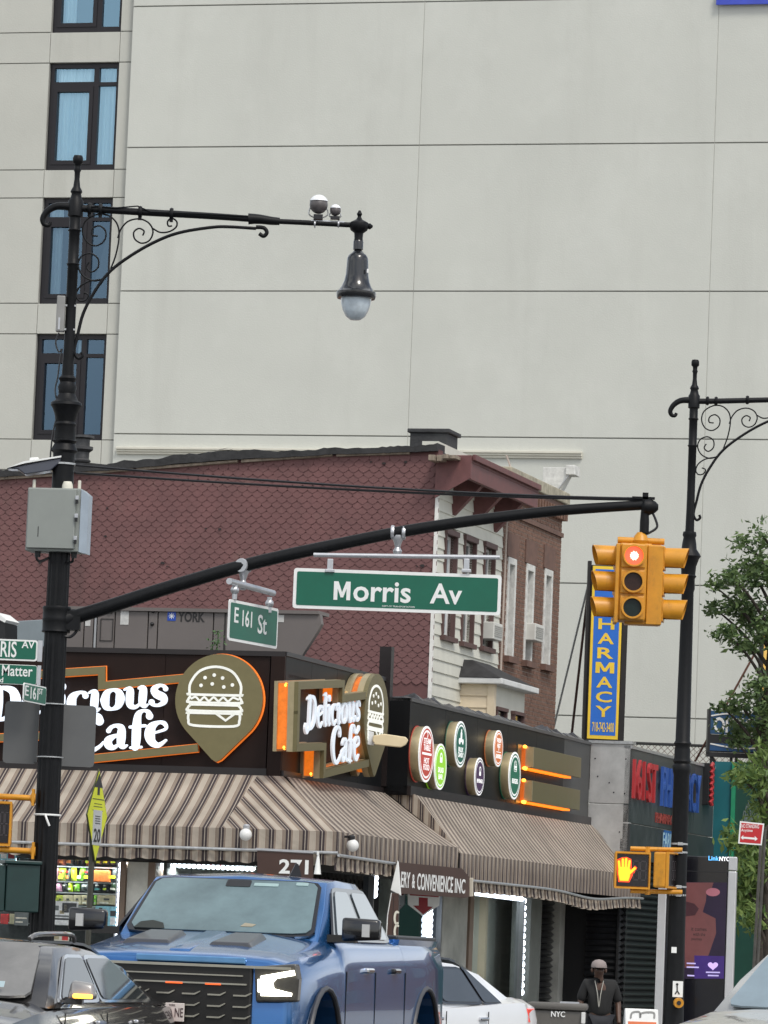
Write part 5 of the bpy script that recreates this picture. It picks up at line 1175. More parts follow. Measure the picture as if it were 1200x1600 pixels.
# signal head cluster
sg = Fr(base.M @ Vector((ep.x, ep.y, ep.z)), 0); zt_ = sg.p(1000, 850).z; q = sg.p
tl_ = thing('traffic_light', 'yellow three way traffic light hanging from the mast arm, red lamp lit', 'traffic light', sg, )
kk = sg.M.translation.y / FPX; cxm = q(997, 910).x
def head(root, M, visors, lit, w_=.34, nm='signal_head'):
    """three section head facing -y, centre at origin, section pitch .28"""
    S = .275; b = MB()
    bo_ = link('housing', MB().box(-w_ / 2, w_ / 2, 0, .16, -1.5 * S, 1.5 * S), YEL, root, M=M, bevel=.03)
    for i in range(3):
        zc_ = S * (1 - i)
        link('section_door', MB().box(-w_ / 2 + .02, w_ / 2 - .02, -.022, .0, zc_ - S / 2 + .012, zc_ + S / 2 - .012), YEL, root, M=M, bevel=.012)
        if visors:
            n = 22; vs = []; R0, D = .118, .25
            for r in (R0, R0 - .006):
                for y in (0, 1):
                    for j in range(n + 1):
                        a = math.radians(-48 + (276) * j / n); dd = -.02 if y == 0 else -.02 - D * (.88 + .12 * math.sin(a))
                        vs.append((r * math.cos(a), dd, zc_ + r * math.sin(a)))
            m1 = n + 1; fs = []
            for j in range(n): fs += [(j, j + 1, m1 + j + 1, m1 + j), (2 * m1 + j, 3 * m1 + j, 3 * m1 + j + 1, 2 * m1 + j + 1), (m1 + j, m1 + j + 1, 3 * m1 + j + 1, 3 * m1 + j)]
            link('visor', MB().add(vs, fs), YEL, root, M=M, smooth=True, ang=50)
        else:
            link('lens_ring', MB().ring(0, zc_, .098, .118, -.07, -.018, 32), YEL, root, M=M)
        cm = [mat('red_lens_lit', (1, .05, .02), .4, var=0, emit=2.6, ecol=(1, .045, .02)), mat('amber_lens_dark', (.030, .014, .010), .35, var=.3, vs=40, spec=.3), mat('green_lens_dark', (.008, .018, .016), .35, var=.3, vs=40, spec=.3)]
        if lit and i == 0:
            link('lens', MB().disc(0, zc_, .10, -.035, -.018, 32), cm[0], root, M=M)
            hot = MB()
            for a in range(0, 4): hot.disc(.0, zc_, .082 - .01 * a, -.0365 - a * .001, -.035, 24)
            link('hot_core', MB().prism([(.004 + (.040 + .008 * (k_ % 2)) * math.cos(k_ * math.pi / 14), zc_ + (.038 + .008 * (k_ % 3)) * math.sin(k_ * math.pi / 14)) for k_ in range(28)], -.04, -.0352), mat('red_lamp_core', (1, .7, .6), .5, var=0, emit=3.0, ecol=(1, .30, .20)), root, M=M)
        else: link('lens', MB().disc(0, zc_, .098, -.03, -.018, 32), cm[i] if i else mat('red_lens_dark', (.06, .01, .01), .15, coat=.5), root, M=M)
    return bo_
zc_ = q(990, 912).z
fh = q(991, 912); Z = lambda a: Matrix.Rotation(R(a), 4, 'Z')
head(tl_, Matrix.Translation((fh.x - .03, -.22, fh.z)) @ Z(3), False, True, .30)
head(tl_, Matrix.Translation((fh.x - .19, -.02, fh.z)) @ Z(-82), True, False, .27)
head(tl_, Matrix.Translation((fh.x + .30, -.02, fh.z)) @ Z(82), True, False, .27)
top_ = q(997, 845).z
link('top_bracket', MB().tube([(q(965, 847).x, 0, top_), (q(1038, 847).x, 0, top_)], .035, 10).lathe([(.07, -.05), (.09, .0), (.07, .05), (.04, .09)], (q(1001, 847).x, 0, top_), 14), YEL, tl_, smooth=True)
link('bottom_bracket', MB().box(q(975, 975).x, q(1030, 975).x, -.12, .1, q(1000, 977).z, q(1000, 970).z), YEL, tl_, bevel=.01)
link('centre_post', MB().box(fh.x - .07, fh.x + .18, -.07, .1, fh.z - .41, fh.z + .43), YEL, tl_, bevel=.02)
link('side_panel', MB().box(fh.x - .215, fh.x - .175, -.25, .05, fh.z - .44, fh.z + .40).box(fh.x + .125, fh.x + .29, -.16, .05, fh.z - .44, fh.z + .40), YEL, tl_, bevel=.008)
# ---- big street sign
def saddle(root, p, M=None):
    s_ = MB()
    for dx in (-.045, .075): s_.lathe([(.072, -.018), (.078, 0), (.072, .018)], (p.x + dx, p.y, p.z), 14, 'X')
    link('pipe_clamp', s_, SILV, root, M=M, smooth=True)
    link('hanger', MB().lathe([(.03, -.26), (.05, -.20), (.028, -.16), (.045, -.10), (.06, -.07), (.06, -.03)], (p.x + .015, p.y, p.z), 10), SILV, root, M=M, smooth=True)
def green_sign(name, label, fr_, px, txt, d=0, thick=.012, border=.022, off=.03, group=None, rad=.03, tm=None, rail=True):
    """px: left, right, top, bottom of the plate at its centre"""
    l, r_, t_, b_ = px; t = thing(name, label, 'street sign', fr_, group); q_ = fr_.p; cy = (t_ + b_) / 2
    x0, x1 = q_(l, cy).x, q_(r_, cy).x; xm = (x0 + x1) / 2; pm = fr_.px(xm, 0, 0)[0]; z1_, z0_ = q_(pm, t_).z, q_(pm, b_).z
    def rr(x0, x1, z0, z1, r): return [(cx_ + r * math.cos(math.radians(a)), cz_ + r * math.sin(math.radians(a))) for cx_, cz_, s_ in ((x1 - r, z1 - r, 0), (x0 + r, z1 - r, 90), (x0 + r, z0 + r, 180), (x1 - r, z0 + r, 270)) for a in (s_, s_ + 30, s_ + 60, s_ + 90)]
    link('plate', MB().prism(rr(x0, x1, z0_, z1_, rad), -.002, thick), WHT, t)
    link('green_face', MB().prism(rr(x0 + border, x1 - border, z0_ + border, z1_ - border, rad * .6), -.005, -.0021), GRN, t)
    for (s, a, b, c, d_) in txt: link('lettering', ptext(s, fr_, a, b, c, d_, .0075, ext=.002, off=off), WHT, t)
    return t, (x0, x1, z0_, z1_)
ps = clamp_at(None, 622, base); psw = base.M @ ps
fm_ = Fr((psw.x, psw.y - .12, 0), -3).at(622, 870)
ms_, bx = green_sign('street_sign', 'wide green Morris Av sign hanging from the mast arm', fm_, (458, 783, 893, 956), [('orris', 552, 642, 909, 941), ('Av', 672, 722, 912, 944)], off=.018, border=.035)
a, b = fm_.p(521.5, 923, .0075), fm_.p(547.5, 923, .0075); link('lettering', m_glyph(fm_, a.x, b.x, fm_.p(534, 937.5, .0075).z, fm_.p(534, 908.5, .0075).z, -.0075, .002), WHT, ms_)
link('lettering', ptext('DEPT OF TRANSPORTATION', fm_, 597, 648, 946.5, 949, .0075, ext=.001, off=.0), WHT, ms_)
link('rail', MB().tube([fm_.p(490, 867), fm_.p(781, 871)], .024, 10), SILV, ms_, smooth=True)
for x in (516, 729): c = fm_.p(x, 882); link('strap_hanger', MB().box(c.x - .03, c.x + .03, -.02, .02, c.z - .08, c.z + .06).box(c.x - .05, c.x + .05, -.03, .03, c.z - .085, c.z - .05), SILV, ms_, bevel=.006)
loc = fm_.I @ (base.M @ ps); saddle(ms_, loc)
# ---- E 161 St sign, turned
ps = clamp_at(None, 386, base); psw = base.M @ ps
fe_ = Fr((psw.x, psw.y - .12, 0), 66).at(396, 910)
es_, bx = green_sign('street_sign', 'green E 161 St sign turned sideways under the mast arm', fe_, (357, 434, 944, 1008), [('E', 366.5, 373, 949, 973), ('161', 379, 394, 954, 980), ('St', 403, 417, 961, 991)], off=.012, border=.03)
link('rail', MB().tube([fe_.p(358, 908), fe_.p(427, 927)], .035, 10), SILV, es_, smooth=True)
for x, y in ((367, 922), (421, 943)): c = fe_.p(x, y); link('strap_hanger', MB().tube([(c.x, 0, c.z + .07), (c.x, 0, c.z - .10)], .028, 8).ball((c.x, 0, c.z), .05, 8), SILV, es_, smooth=True)
saddle(es_, fe_.I @ (base.M @ ps))
# ---- signs strapped to the left post
fs_ = Fr((base.M.translation.x, YL_ - .2, 0), 0)
f1 = fs_.at(20, 1012)
t, bx = green_sign('street_sign', 'green street name sign in white capitals ending RIS AV, left of the post', f1, (-120, 59, 997, 1030), [('MORRIS', -44, 26, 1001, 1026), ('AV', 34, 54, 1001.5, 1013)], off=.012, border=.018)
link('bracket', MB().box(bx[1] + .001, bx[1] + .05, -.01, .03, bx[2], bx[3]), SILV, t)
f1 = fs_.at(20, 1050)
t, bx = green_sign('street_sign', 'green honorary street sign reading res Matter in white below the Morris sign', f1, (-130, 58, 1036, 1067), [('Black Lives Matter', -80, 51, 1038, 1055), ('Blvd', -14, 5, 1058, 1066)], off=.01, border=.006)
link('bracket', MB().box(bx[1] + .001, bx[1] + .04, -.01, .03, bx[2], bx[3]), SILV, t)
f1 = Fr((base.M.translation.x - .02, YL_ - .26, 0), 76).at(56, 1085)
t, bx = green_sign('street_sign', 'small turned green sign reading E 161 ST clamped to the left post', f1, (37, 72, 1070, 1099), [('E', 39.5, 45, 1071, 1087), ('161', 48, 60, 1074, 1093), ('ST', 61, 67, 1076, 1085)], off=.01, border=.014)
# two blank grey sign backs
GBK = mat('aluminium_sign_back', (.125, .128, .128), .5, metal=.35, var=.08, vs=3)
for (l, r_, t_, b_, ang, lb) in ((6, 60, 1096, 1193, -4, 'blank grey back of a sign panel left of the post'), (88, 149, 1102, 1198, 10, 'blank grey back of a sign panel right of the post')):
    f1 = Fr((base.M.translation.x, YL_ + .14, 0), ang).at((l + r_) / 2, (t_ + b_) / 2); a = f1.p(l, (t_ + b_) / 2).x; b = f1.p(r_, (t_ + b_) / 2).x; z1, z0 = f1.p((l + r_) / 2, t_).z, f1.p((l + r_) / 2, b_).z; r = .04
    t = thing('sign_back', lb, 'sign', f1, 'sign panels seen from behind')
    poly = [(cx_ + r * math.cos(math.radians(w__)), cz_ + r * math.sin(math.radians(w__))) for cx_, cz_, s_ in ((b - r, z1 - r, 0), (a + r, z1 - r, 90), (a + r, z0 + r, 180), (b - r, z0 + r, 270)) for w__ in (s_, s_ + 45, s_ + 90)]
    link('panel', MB().prism(poly, 0, .008), GBK, t)
    link('channel', MB().box(a + .01 if l > 50 else b - .03, a + .07 if l > 50 else b, -.03, -.001, z0 + .02, z1 - .02), GBK, t)
for y in (1183, 1100): c = base.p(75, y); link('steel_band', MB().lathe([(.146, -.006), (.146, .006)], (0, 0, c.z), 24), GALV, lp)
zt = base.p(65, 1273).z
link('cable_tie', MB().lathe([(.146, -.010), (.149, 0), (.146, .010)], (0, 0, zt), 24).tube(spline([(-.01, -.15, zt), (.01, -.17, zt - .05), (.04, -.17, zt - .12)], 4), .012, 6), WHT, lp)
# pedestrian signals
def ped(root, f_, M, w_, h_, hand):
    link('case', MB().box(-w_ / 2, w_ / 2, -.02, .16, -h_ / 2, h_ / 2), YEL, root, M=M, bevel=.025)
    link('visor_rim', MB().box(-w_ / 2, w_ / 2, -.06, -.021, h_ / 2 - .02, h_ / 2 + .005).box(-w_ / 2, w_ / 2, -.06, -.021, -h_ / 2 - .005, -h_ / 2 + .02).box(-w_ / 2 - .001, -w_ / 2 + .02, -.06, -.021, -h_ / 2 + .02, h_ / 2 - .02).box(w_ / 2 - .02, w_ / 2 + .001, -.06, -.021, -h_ / 2 + .02, h_ / 2 - .02), YEL, root, M=M)
    link('screen', MB().box(-w_ / 2 + .03, w_ / 2 - .03, -.035, -.02, -h_ / 2 + .03, h_ / 2 - .03), mat('signal_screen', (.012, .009, .010), .25, var=.2, vs=30), root, M=M)
    if hand:
        hm = mat('lit_orange_hand', (.9, .3, .02), .5, var=0, emit=1.25, ecol=(1, .42, .012)); H = h_ / .42; cx_ = -w_ * .22
        ho = MB().prism([(cx_ + a * H * .1, b * H * .1) for a, b in ((-.55, -1.25), (.45, -1.25), (.62, -.7), (.66, .1), (.45, .35), (-.55, .35), (-.75, .0), (-.72, -.5))], -.040, -.036)
        for a0, b0, a1, b1, ww in ((-.62, .2, -.72, .95, .028), (-.24, .3, -.27, 1.22, .028), (.10, .3, .12, 1.28, .028), (.42, .2, .52, 1.05, .028), (.55, -.35, 1.15, .25, .030)):
            ho.ribbon([(cx_ + a0 * H * .1, b0 * H * .1), (cx_ + a1 * H * .1, b1 * H * .1)], ww * H, -.0405, -.0361, sub=1)
        link('hand_symbol', ho, hm, root, M=M)
        link('hand_glow', MB().prism([(cx_ + a * H * .115, b * H * .108) for a, b in ((-.6, -1.3), (.5, -1.3), (.75, -.7), (1.25, .3), (1.0, .5), (.7, .1), (.62, 1.2), (.15, 1.4), (-.3, 1.35), (-.8, 1.1), (-.8, 0))], -.0358, -.0352), mat('red_hand_edge', (.6, .04, .01), .5, var=0, emit=.9, ecol=(1, .06, .01)), root, M=M)
    dg_ = MB()
    for cx_ in (w_ * .10, w_ * .30):
        sN, hN = w_ * .08, h_ * .26
        for z_ in (-hN, 0, hN): dg_.box(cx_ - sN * .8, cx_ + sN * .8, -.037, -.0352, z_ - .006, z_ + .006)
        for x_ in (-sN, sN):
            for z_ in (-hN / 2, hN / 2): dg_.box(cx_ + x_ - .006, cx_ + x_ + .006, -.037, -.0352, z_ - hN * .4, z_ + hN * .4)
    link('dark_digits', dg_, mat('unlit_digits', (.05, .042, .045), .5), root, M=M)
YR = 61.0; fR = front(YR); bR = fR.at(1084, 640, 0, True); k2 = YR / FPX
lr = thing('lamp_post', 'ornate black lamp post at right with a scrolled arm leaving the picture', 'lamp post', bR, 'ornate black lamp posts')
S2 = .79
mR = lambda x, y: (1088 + (x - 118) * S2 - (y - 325) * .012, 627 + (y - 325) * S2 - (x - 118) * .028)
zR = lambda y: bR.p(1084, 627 + (y - 325) * S2).z
link('pole', MB().lathe(sorted([(max(1e-5, r * S2 * k2 * .96), zR(y)) for y, r in POLE_TOP], key=lambda t_: t_[1]), n=20), IRON, lr, smooth=True, ang=50)
PM = [(831, 10), (836, 11), (840, 9.5), (848, 11), (858, 12), (865, 17), (869, 19), (873, 16), (885, 12), (898, 11), (900, 13), (904, 10.5), (920, 11), (925, 9.5), (1158, 11.5), (1162, 14), (1168, 11.5), (1172, 12.5), (1185, 12.5), (1190, 14), (1194, 12), (1198, 14.5), (1206, 14), (1212, 12.5), (1340, 13), (1500, 14)]
link('lower_pole', MB().lathe(sorted([(r * k2, bR.p(1075, y).z) for y, r in PM] + [(16 * k2, .75), (20 * k2, .6), (24 * k2, 0.15)], key=lambda t_: t_[1]), n=18), IRON, lr, smooth=True, ang=40)
tp = lamp_ironwork(lr, bR, mR, 0, S2 * k2, None, None, True)
tp([(118, 325), (150, 326), (230, 327), (320, 328), (430, 330)], (5.8 * k2 * S2, 5 * k2 * S2), 'arm')
for (x, y) in ((140, 325), (157, 326), (219, 326), (268, 327)):
    c = bR.p(*mR(x, y)); link('arm_collar', MB().lathe([(.055, -.02), (.063, 0), (.055, .02)], (c.x, c.y, c.z), 14, 'X'), IRON, lr, smooth=True)
for y in (1319, 1332, 1386, 1399): link('steel_band', MB().lathe([(13.4 * k2, -.012), (13.4 * k2, .012)], (0, 0, bR.p(1068, y).z), 20).box(-.03, .04, -.135, -.115, bR.p(1068, y).z - .02, bR.p(1068, y).z + .02), GALV, lr)
YL2 = YL_
# right pedestrian signal
f1 = Fr((bR.M.translation.x, YR - .3, 0), 0).at(988, 1360)
pr_ = thing('pedestrian_signal', 'pedestrian signal showing an orange raised hand on right lamp post', 'pedestrian signal', f1, 'pedestrian signals')
hh_ = 56 * k2; ped(pr_, f1, Z(2), 55 * k2, hh_, True)
q = f1.p
for y0_ in (1326, 1392): link('mount_arm', MB().tube([q(985, y0_, -.05), q(1020, y0_ + 1, -.05), q(1066, y0_ + 2, -.05)], .032, 10).tube([q(1012, y0_ - 3, -.05), q(1012, y0_ + 6, -.05)], .04, 8), YEL, pr_, smooth=True)
f2_ = Fr((bR.M.translation.x - .02, YR - .25, 0), 0).at(1046, 1360)
p2 = thing('pedestrian_signal', 'second pedestrian signal seen from its yellow side beside right post', 'pedestrian signal', f2_, 'pedestrian signals')
ped(p2, f2_, Z(68), 50 * k2, 55 * k2, False)
# left pedestrian signal
f1 = Fr((base.M.translation.x, YL_ - .1, 0), 0).at(0, 1287)
p3 = thing('pedestrian_signal', 'pedestrian signal cut by the left picture edge on yellow arms', 'pedestrian signal', f1, 'pedestrian signals')
ped(p3, f1, Z(0), 36 * k1, 68 * k1, False); q = f1.p
for y0_ in (1246, 1329): link('mount_arm', MB().tube([q(-6, y0_ - 2), q(48, y0_ + 1)], .032, 10).lathe([(.05, 0), (.06, .03), (.05, .05)], tuple(q(48, y0_ + 1)), 10, 'X').box(q(50, y0_).x, q(54, y0_).x, -.06, .06, q(50, y0_).z - .09, q(50, y0_).z + .09), YEL, p3, smooth=True)
# green controller box
f1 = Fr((base.M.translation.x, YL_ - .35, 0), 14).at(30, 1425); q = f1.p
gb = thing('controller_box', 'dark green signal controller box on the left side of the post', 'cabinet', f1)
GC = mat('dark_green_enamel', (.010, .035, .032), .4, var=.2, vs=4)
link('body', MB().box(q(10, 1380).x, q(62, 1380).x, 0, .35, 0, q(30, 1350).z), GC, gb, bevel=.012); link('lid', MB().box(q(6, 1380).x, q(64, 1380).x, -.03, .38, q(30, 1350).z, q(30, 1346).z + .01), GC, gb, bevel=.008)
link('side_wing', MB().box(q(-16, 1380).x, q(9, 1380).x, .02, .3, 0, q(30, 1352).z), GC, gb, bevel=.01)
# ================================================================= KIOSK, SIGNS AND BANNERS AT STREET LEVEL
fk = Fr(front(62.5).w(1092, 1500), -7); fk = Fr((fk.M.translation.x, fk.M.translation.y, .15), -7); q = fk.p
kz = q(1092, 1338).z; xa, xb = q(1041, 1440).x, q(1135, 1440).x
ki = thing('link_kiosk', 'tall black digital street kiosk with silver edges and lit portrait poster', 'kiosk', fk)
link('body', MB().box(xa, xb, 0, .26, 0, kz), mat('kiosk_black_glass', (.006, .006, .009), .15, var=.1, coat=.6), ki, bevel=.01)
SE = mat('kiosk_silver', (.62, .62, .63), .32, metal=.6, var=.05)
link('edge_trim', MB().box(xa - .125, xa - .005, -.03, .29, 0, kz - .05), SE, ki, bevel=.015); link('edge_trim', MB().box(xb + .005, xb + .12, -.03, .29, 0, kz - .19), SE, ki, bevel=.015)
link('top_cap', MB().box(xb + .005, xb + .12, -.03, .29, kz - .18, kz + .01), SE, ki, bevel=.012); link('seam', MB().box(xa, xb, -.004, 0, q(1090, 1362).z, q(1090, 1361).z), BLK, ki)
link('lettering', ptext('Link', fk, 1107, 1123.5, 1337.5, 1344.5, .006, ext=.003, off=.02), mat('lit_blue_text', (.1, .45, .9), .5, var=0, emit=.8, ecol=(.12, .5, 1)), ki)
link('lettering', ptext('NYC', fk, 1124, 1140, 1338.5, 1345.5, .006, ext=.003, off=.02), mat('lit_white_text', (.9, .9, .95), .5, var=0, emit=.8), ki)
def scr(nm, pts, d, col, e=.35): link(nm, MB().prism([(q(x, y).x, q(x, y).z) for x, y in pts], -d, -d + .0012), mat('screen_' + nm, col, .3, var=.25, vs=3, emit=e), ki)
scr('screen', [(1047, 1378), (1136, 1379), (1131, 1530), (1042, 1529)], .004, (.010, .005, .017), .6)
scr('portrait', [(1070, 1379), (1115, 1379), (1112, 1388), (1104, 1395), (1103, 1408), (1098, 1425), (1118, 1435), (1119, 1458), (1108, 1490), (1098, 1512), (1070, 1512)], .0065, (.085, .030, .030), .6)
scr('shade', [(1070, 1408), (1085, 1412), (1092, 1420), (1086, 1430), (1070, 1432)], .008, (.035, .012, .016), .4)
scr('ear', [(1101 + 11 * math.cos(a) + 13, 1394 + 6.5 * math.sin(a)) for a in [i * math.pi / 8 for i in range(16)]], .008, (.20, .07, .09), .7)
scr('purple_base', [(1085, 1493), (1132, 1494), (1131, 1529), (1085, 1529)], .0075, (.025, .010, .09), .6)
hp = [(1114 + 8 * (math.sin(t) ** 3), 1509 - 7.2 * (.8125 * math.cos(t) - .3125 * math.cos(2 * t) - .125 * math.cos(3 * t) - .0625 * math.cos(4 * t))) for t in [i * math.pi / 14 for i in range(28)]]
scr('heart', hp, .010, (.42, .30, .62), .8)
for (x0, x1, y) in ((1103, 1125, 1518), (1106, 1123, 1523), (1073, 1092, 1510), (1073, 1087, 1504), (1074, 1085, 1523)): scr('text_line', [(x0, y), (x1, y + .5), (x1, y + 2.6), (x0, y + 2.2)], .011, (.35, .3, .55), .6)
for (s, x0, x1, y) in (('it comes', 1080, 1104, 1449), ('with the', 1083, 1102, 1457), ('journey', 1080, 1097, 1465)): link('lettering', ptext(s, fk, x0, x1, y, y + 5.5, .0085, ext=.002, off=.0), mat('dark_ink', (.02, .01, .012), .5), ki)
# crossing button and sign on the right post
f1 = Fr((bR.M.translation.x, YR - .22, 0), 0).at(1059, 1560); q = f1.p
cb_ = thing('crossing_button', 'yellow crossing button under a small white walker sign on the right post', 'push button', f1)
link('sign_plate', MB().box(q(1051, 1545).x, q(1067, 1545).x, -.01, .0, q(1059, 1558).z, q(1059, 1533).z), WHT, cb_)
wk = MB().ball((q(1058, 1537).x, -.012, q(1058, 1538).z), .018, 8).ribbon([(q(1058, 1541).x, q(1058, 1541).z), (q(1058, 1548).x, q(1058, 1548).z), (q(1061, 1553).x, q(1061, 1553).z)], .018, -.014, -.01, sub=1).ribbon([(q(1058, 1548).x, q(1058, 1548).z), (q(1055, 1553).x, q(1055, 1553).z)], .016, -.0135, -.01, sub=1)
link('walker_symbol', wk, BLK, cb_)
link('button_box', MB().lathe([(.065, -.10), (.07, -.05), (.07, .02)], (q(1060, 1567).x, 0, q(1060, 1567).z), 18, 'Y'), YEL, cb_, smooth=True, ang=40); link('button', MB().lathe([(.03, -.115), (.03, -.10)], (q(1060, 1567).x, 0, q(1060, 1567).z), 14, 'Y'), BLK, cb_)
f1 = Fr((bR.M.translation.x, YR - .2, 0), 0).at(1053, 1489); link('paper_tag', MB().box(-.035, .035, 0, .01, 0, .08), WHT, lr, M=bR.I @ f1.M)
# no standing sign
fn = Fr(front(57).w(1185, 1590), 0); fn = Fr((front(57).w(1181, 1560).x, 57, 0), 0); q = fn.p
nst = thing('parking_sign', 'red and white no standing sign on a slotted post before the right tree', 'street sign', fn)
P_ = [(1156, 1283), (1194, 1287), (1190, 1321), (1153, 1318)]
link('plate', MB().prism([(q(x, y).x, q(x, y).z) for x, y in P_], -.03, -.02), WHT, nst)
link('red_face', MB().prism([(q(x, y).x, q(x, y).z) for x, y in ((1158, 1285.5), (1191.5, 1289), (1188, 1318.5), (1155.5, 1316))], -.032, -.0301), mat('sign_red', (.50, .02, .025), .4, var=.04), nst)
link('lettering', ptext('NO STANDING', fn, 1158.5, 1186, 1288, 1294, .034, ext=.0015, off=.01), WHT, nst); link('lettering', ptext('Anytime', fn, 1158, 1176, 1295, 1301, .034, ext=.0015, off=.01), WHT, nst)
link('arrow', MB().prism([(q(x, y).x, q(x, y).z) for x, y in ((1157, 1309), (1161, 1305), (1161, 1307.5), (1179, 1309), (1179, 1306.5), (1183.5, 1311), (1179, 1314.5), (1179, 1312), (1161, 1310.5), (1161, 1312.5))], -.034, -.0321), WHT, nst)
pb, pt_ = q(1174, 1580), q(1190, 1296)
link('post', MB().tube([(pb.x, 0, 0), (pb.x + .0, 0, pb.z), (pt_.x, 0, pt_.z)], .022, 6).tube([(pb.x + .045, 0, 0), (pb.x + .045, 0, pb.z), (pt_.x + .045, 0, pt_.z)], .022, 6).box(pb.x, pb.x + .04, .0, .01, 0, .1), mat('dull_steel_post', (.10, .095, .085), .5, metal=.5, var=.3, vs=6), nst)
# yellow diamond, strongly turned
fd = Fr((front(50).w(146, 1400).x, 50, 0), 77); q = fd.p
dm = thing('warning_sign', 'yellow diamond street warning sign with 20 plate seen nearly edge on', 'street sign', fd)
cz_ = q(146, 1274).z; rz = (q(146, 1200).z - q(146, 1349).z) / 2; rx = abs(q(161, 1276).x - q(129, 1272).x) / 2
YG = mat('fluorescent_yellow', (.62, .66, .02), .4, var=.06, emit=.06)
def dia(r1, r2): return [(-r1, cz_), (0, cz_ - r2), (r1, cz_), (0, cz_ + r2)]
link('plate', MB().prism(dia(rx, rz), .0, .012), mat('dark_sign_edge', (.05, .06, .02), .5), dm); link('yellow_face', MB().prism(dia(rx * .95, rz * .95), -.004, -.001), YG, dm)
link('arrow', MB().prism([(-.16, cz_ + rz * .60), (.16, cz_ + rz * .60), (0, cz_ + rz * .90)], -.006, -.0041).box(-.045, .045, -.006, -.0041, cz_ + rz * .44, cz_ + rz * .60), BLK, dm)
for a, b, w_ in ((.36, .34, .22), (.26, .245, .15), (.20, .185, .17), (.12, .105, .2)): link('mark', MB().box(-w_, w_, -.006, -.0041, cz_ + rz * b, cz_ + rz * a), mat('faded_black', (.07, .075, .02), .6), dm)
link('plate_20', MB().box(-.17, .17, -.008, -.0042, cz_ - rz * .62, cz_ + rz * .12), mat('grey_white_sticker', (.50, .51, .50), .5, var=.1), dm)
link('lettering', text_mb('20', fd, -.13, .13, cz_ - rz * .56, cz_ - rz * .27, -.011, ext=.002, off=.02), BLK, dm)
for i in range(4): link('mark', MB().box(-.10, .10, -.0105, -.0085, cz_ - rz * (.02 + .05 * i), cz_ - rz * (.0 + .05 * i)), mat('faded_black', (.10, .10, .10), .6), dm)
link('post', MB().tube([(.0, .04, 0), (0, .04, cz_ + rz * .2)], .034, 6), mat('brown_green_post', (.06, .06, .045), .6, var=.3), dm)

# ---- fabric banners by the cafe
FR_ = Fr(F1.M @ Vector((0, -1.27, 0)), -16)
BRN = mat('brown_vinyl', (.060, .030, .022), .5, var=.12, vs=3)
f1 = FR_.at(446, 1375); q = f1.p
b1 = thing('number_banner', 'brown vinyl banner with white number 271 hanging under front awning', 'banner', f1)
P_ = [(402, 1327), (489, 1332), (489, 1390), (402, 1385)]
link('cloth', MB().prism([(q(x, y).x, q(x, y).z) for x, y in P_], 0, .02), BRN, b1); link('number', ptext('271', f1, 436, 482, 1343, 1366, .006, ext=.003, off=.03), WHT, b1)
link('rod', MB().tube([q(400, 1327), q(490, 1332)], .02, 6), SILV, b1)
f1 = FR_.at(496, 1365); q = f1.p
c1_ = thing('rolled_banner', 'small white folded banner end beside the 271 banner', 'banner', f1)
link('cloth', MB().tube([(0, 0, q(496, 1331).z), (.0, 0, q(496, 1366).z)], [.01, .05], 10).box(-.012, .012, -.03, .0, q(492, 1336).z, q(492, 1330).z), WHT, c1_, smooth=True)
F2b = Fr(F2.M @ Vector((0, -1.31, 0)), 74)
f1 = F2b.at(680, 1375); q = f1.p
b2 = thing('shop_banner', 'long brown banner with white shop lettering under the side awning', 'banner', f1)
P_ = [(622, 1347), (722, 1357), (734, 1371), (735, 1401), (725, 1403), (625, 1396)]
link('cloth', MB().prism([(q(x, y).x, q(x, y).z) for x, y in P_], 0, .03), BRN, b2)
sl = lambda x: 0
txt_ = [('GROCERY', 598, 641, 1362, 1387), ('&', 644, 648.5, 1366, 1388), ('CONVENIENCE', 652, 708, 1367, 1393), ('INC', 711, 727, 1373, 1396)]
for s, a, b, c, d in txt_[1:]: link('lettering', ptext(s, f1, a, b, c, d, .006, ext=.003, off=.015), WHT, b2)
link('lettering', ptext('ERY', f1, 627, 641, 1362.5, 1387, .006, ext=.003, off=.015), WHT, b2)
link('end_roll', MB().tube([q(735, 1372), q(735, 1400)], .045, 8), mat('cream_roll', (.5, .46, .38), .6), b2)
f1 = Fr(F2b.w(617, 1380) + Vector((0, -.1, 0)), 0); q = f1.p
p1 = thing('pennant', 'white folded pennant hanging at the left end of the shop banner', 'banner', f1)
link('cloth', MB().prism([(q(x, y).x, q(x, y).z) for x, y in ((621, 1344), (623, 1347), (627, 1400), (610, 1391))], -.02, .03), WHT, p1, bevel=.01)
f1 = Fr((F2b.w(615, 1420).x, F2b.w(615, 1420).y - .2, .15), 0); q = f1.p
f_f = thing('feather_flag', 'narrow brown feather flag with cream letters rising behind the pickup', 'flag', f1)
link('cloth', MB().prism([(q(x, y).x, q(x, y).z) for x, y in ((612, 1395), (623, 1396), (622, 1480), (602, 1480), (606, 1430))], -.01, .02), BRN, f_f)
link('white_edge', MB().tube([q(612, 1395), q(606, 1430), q(603, 1480)], .012, 6), WHT, f_f)
fl2 = MB()
for y in (1434, 1455): c = q(620, y); fl2.ribbon([(c.x + .03 * math.cos(a), c.z + .085 * math.sin(a)) for a in [math.radians(60 + i * 30) for i in range(9)]], .03, -.016, -.0101, sub=2)
link('lettering', fl2, CREAM, f_f); link('pole', MB().tube([(q(612, 1480).x, 0, 0), (q(612, 1480).x, 0, q(612, 1400).z)], .012, 6), BLK, f_f)
f1 = F2.at(662, 1430, .1); q = f1.p
ar = thing('arrow_sign', 'white pentagon window sign with red down arrow below shop banner', 'sign', f1)
f1b = Fr(f1.M.translation + Vector((.1, -.3, 0)), 20); q = f1b.p; ar.matrix_world = f1b.M
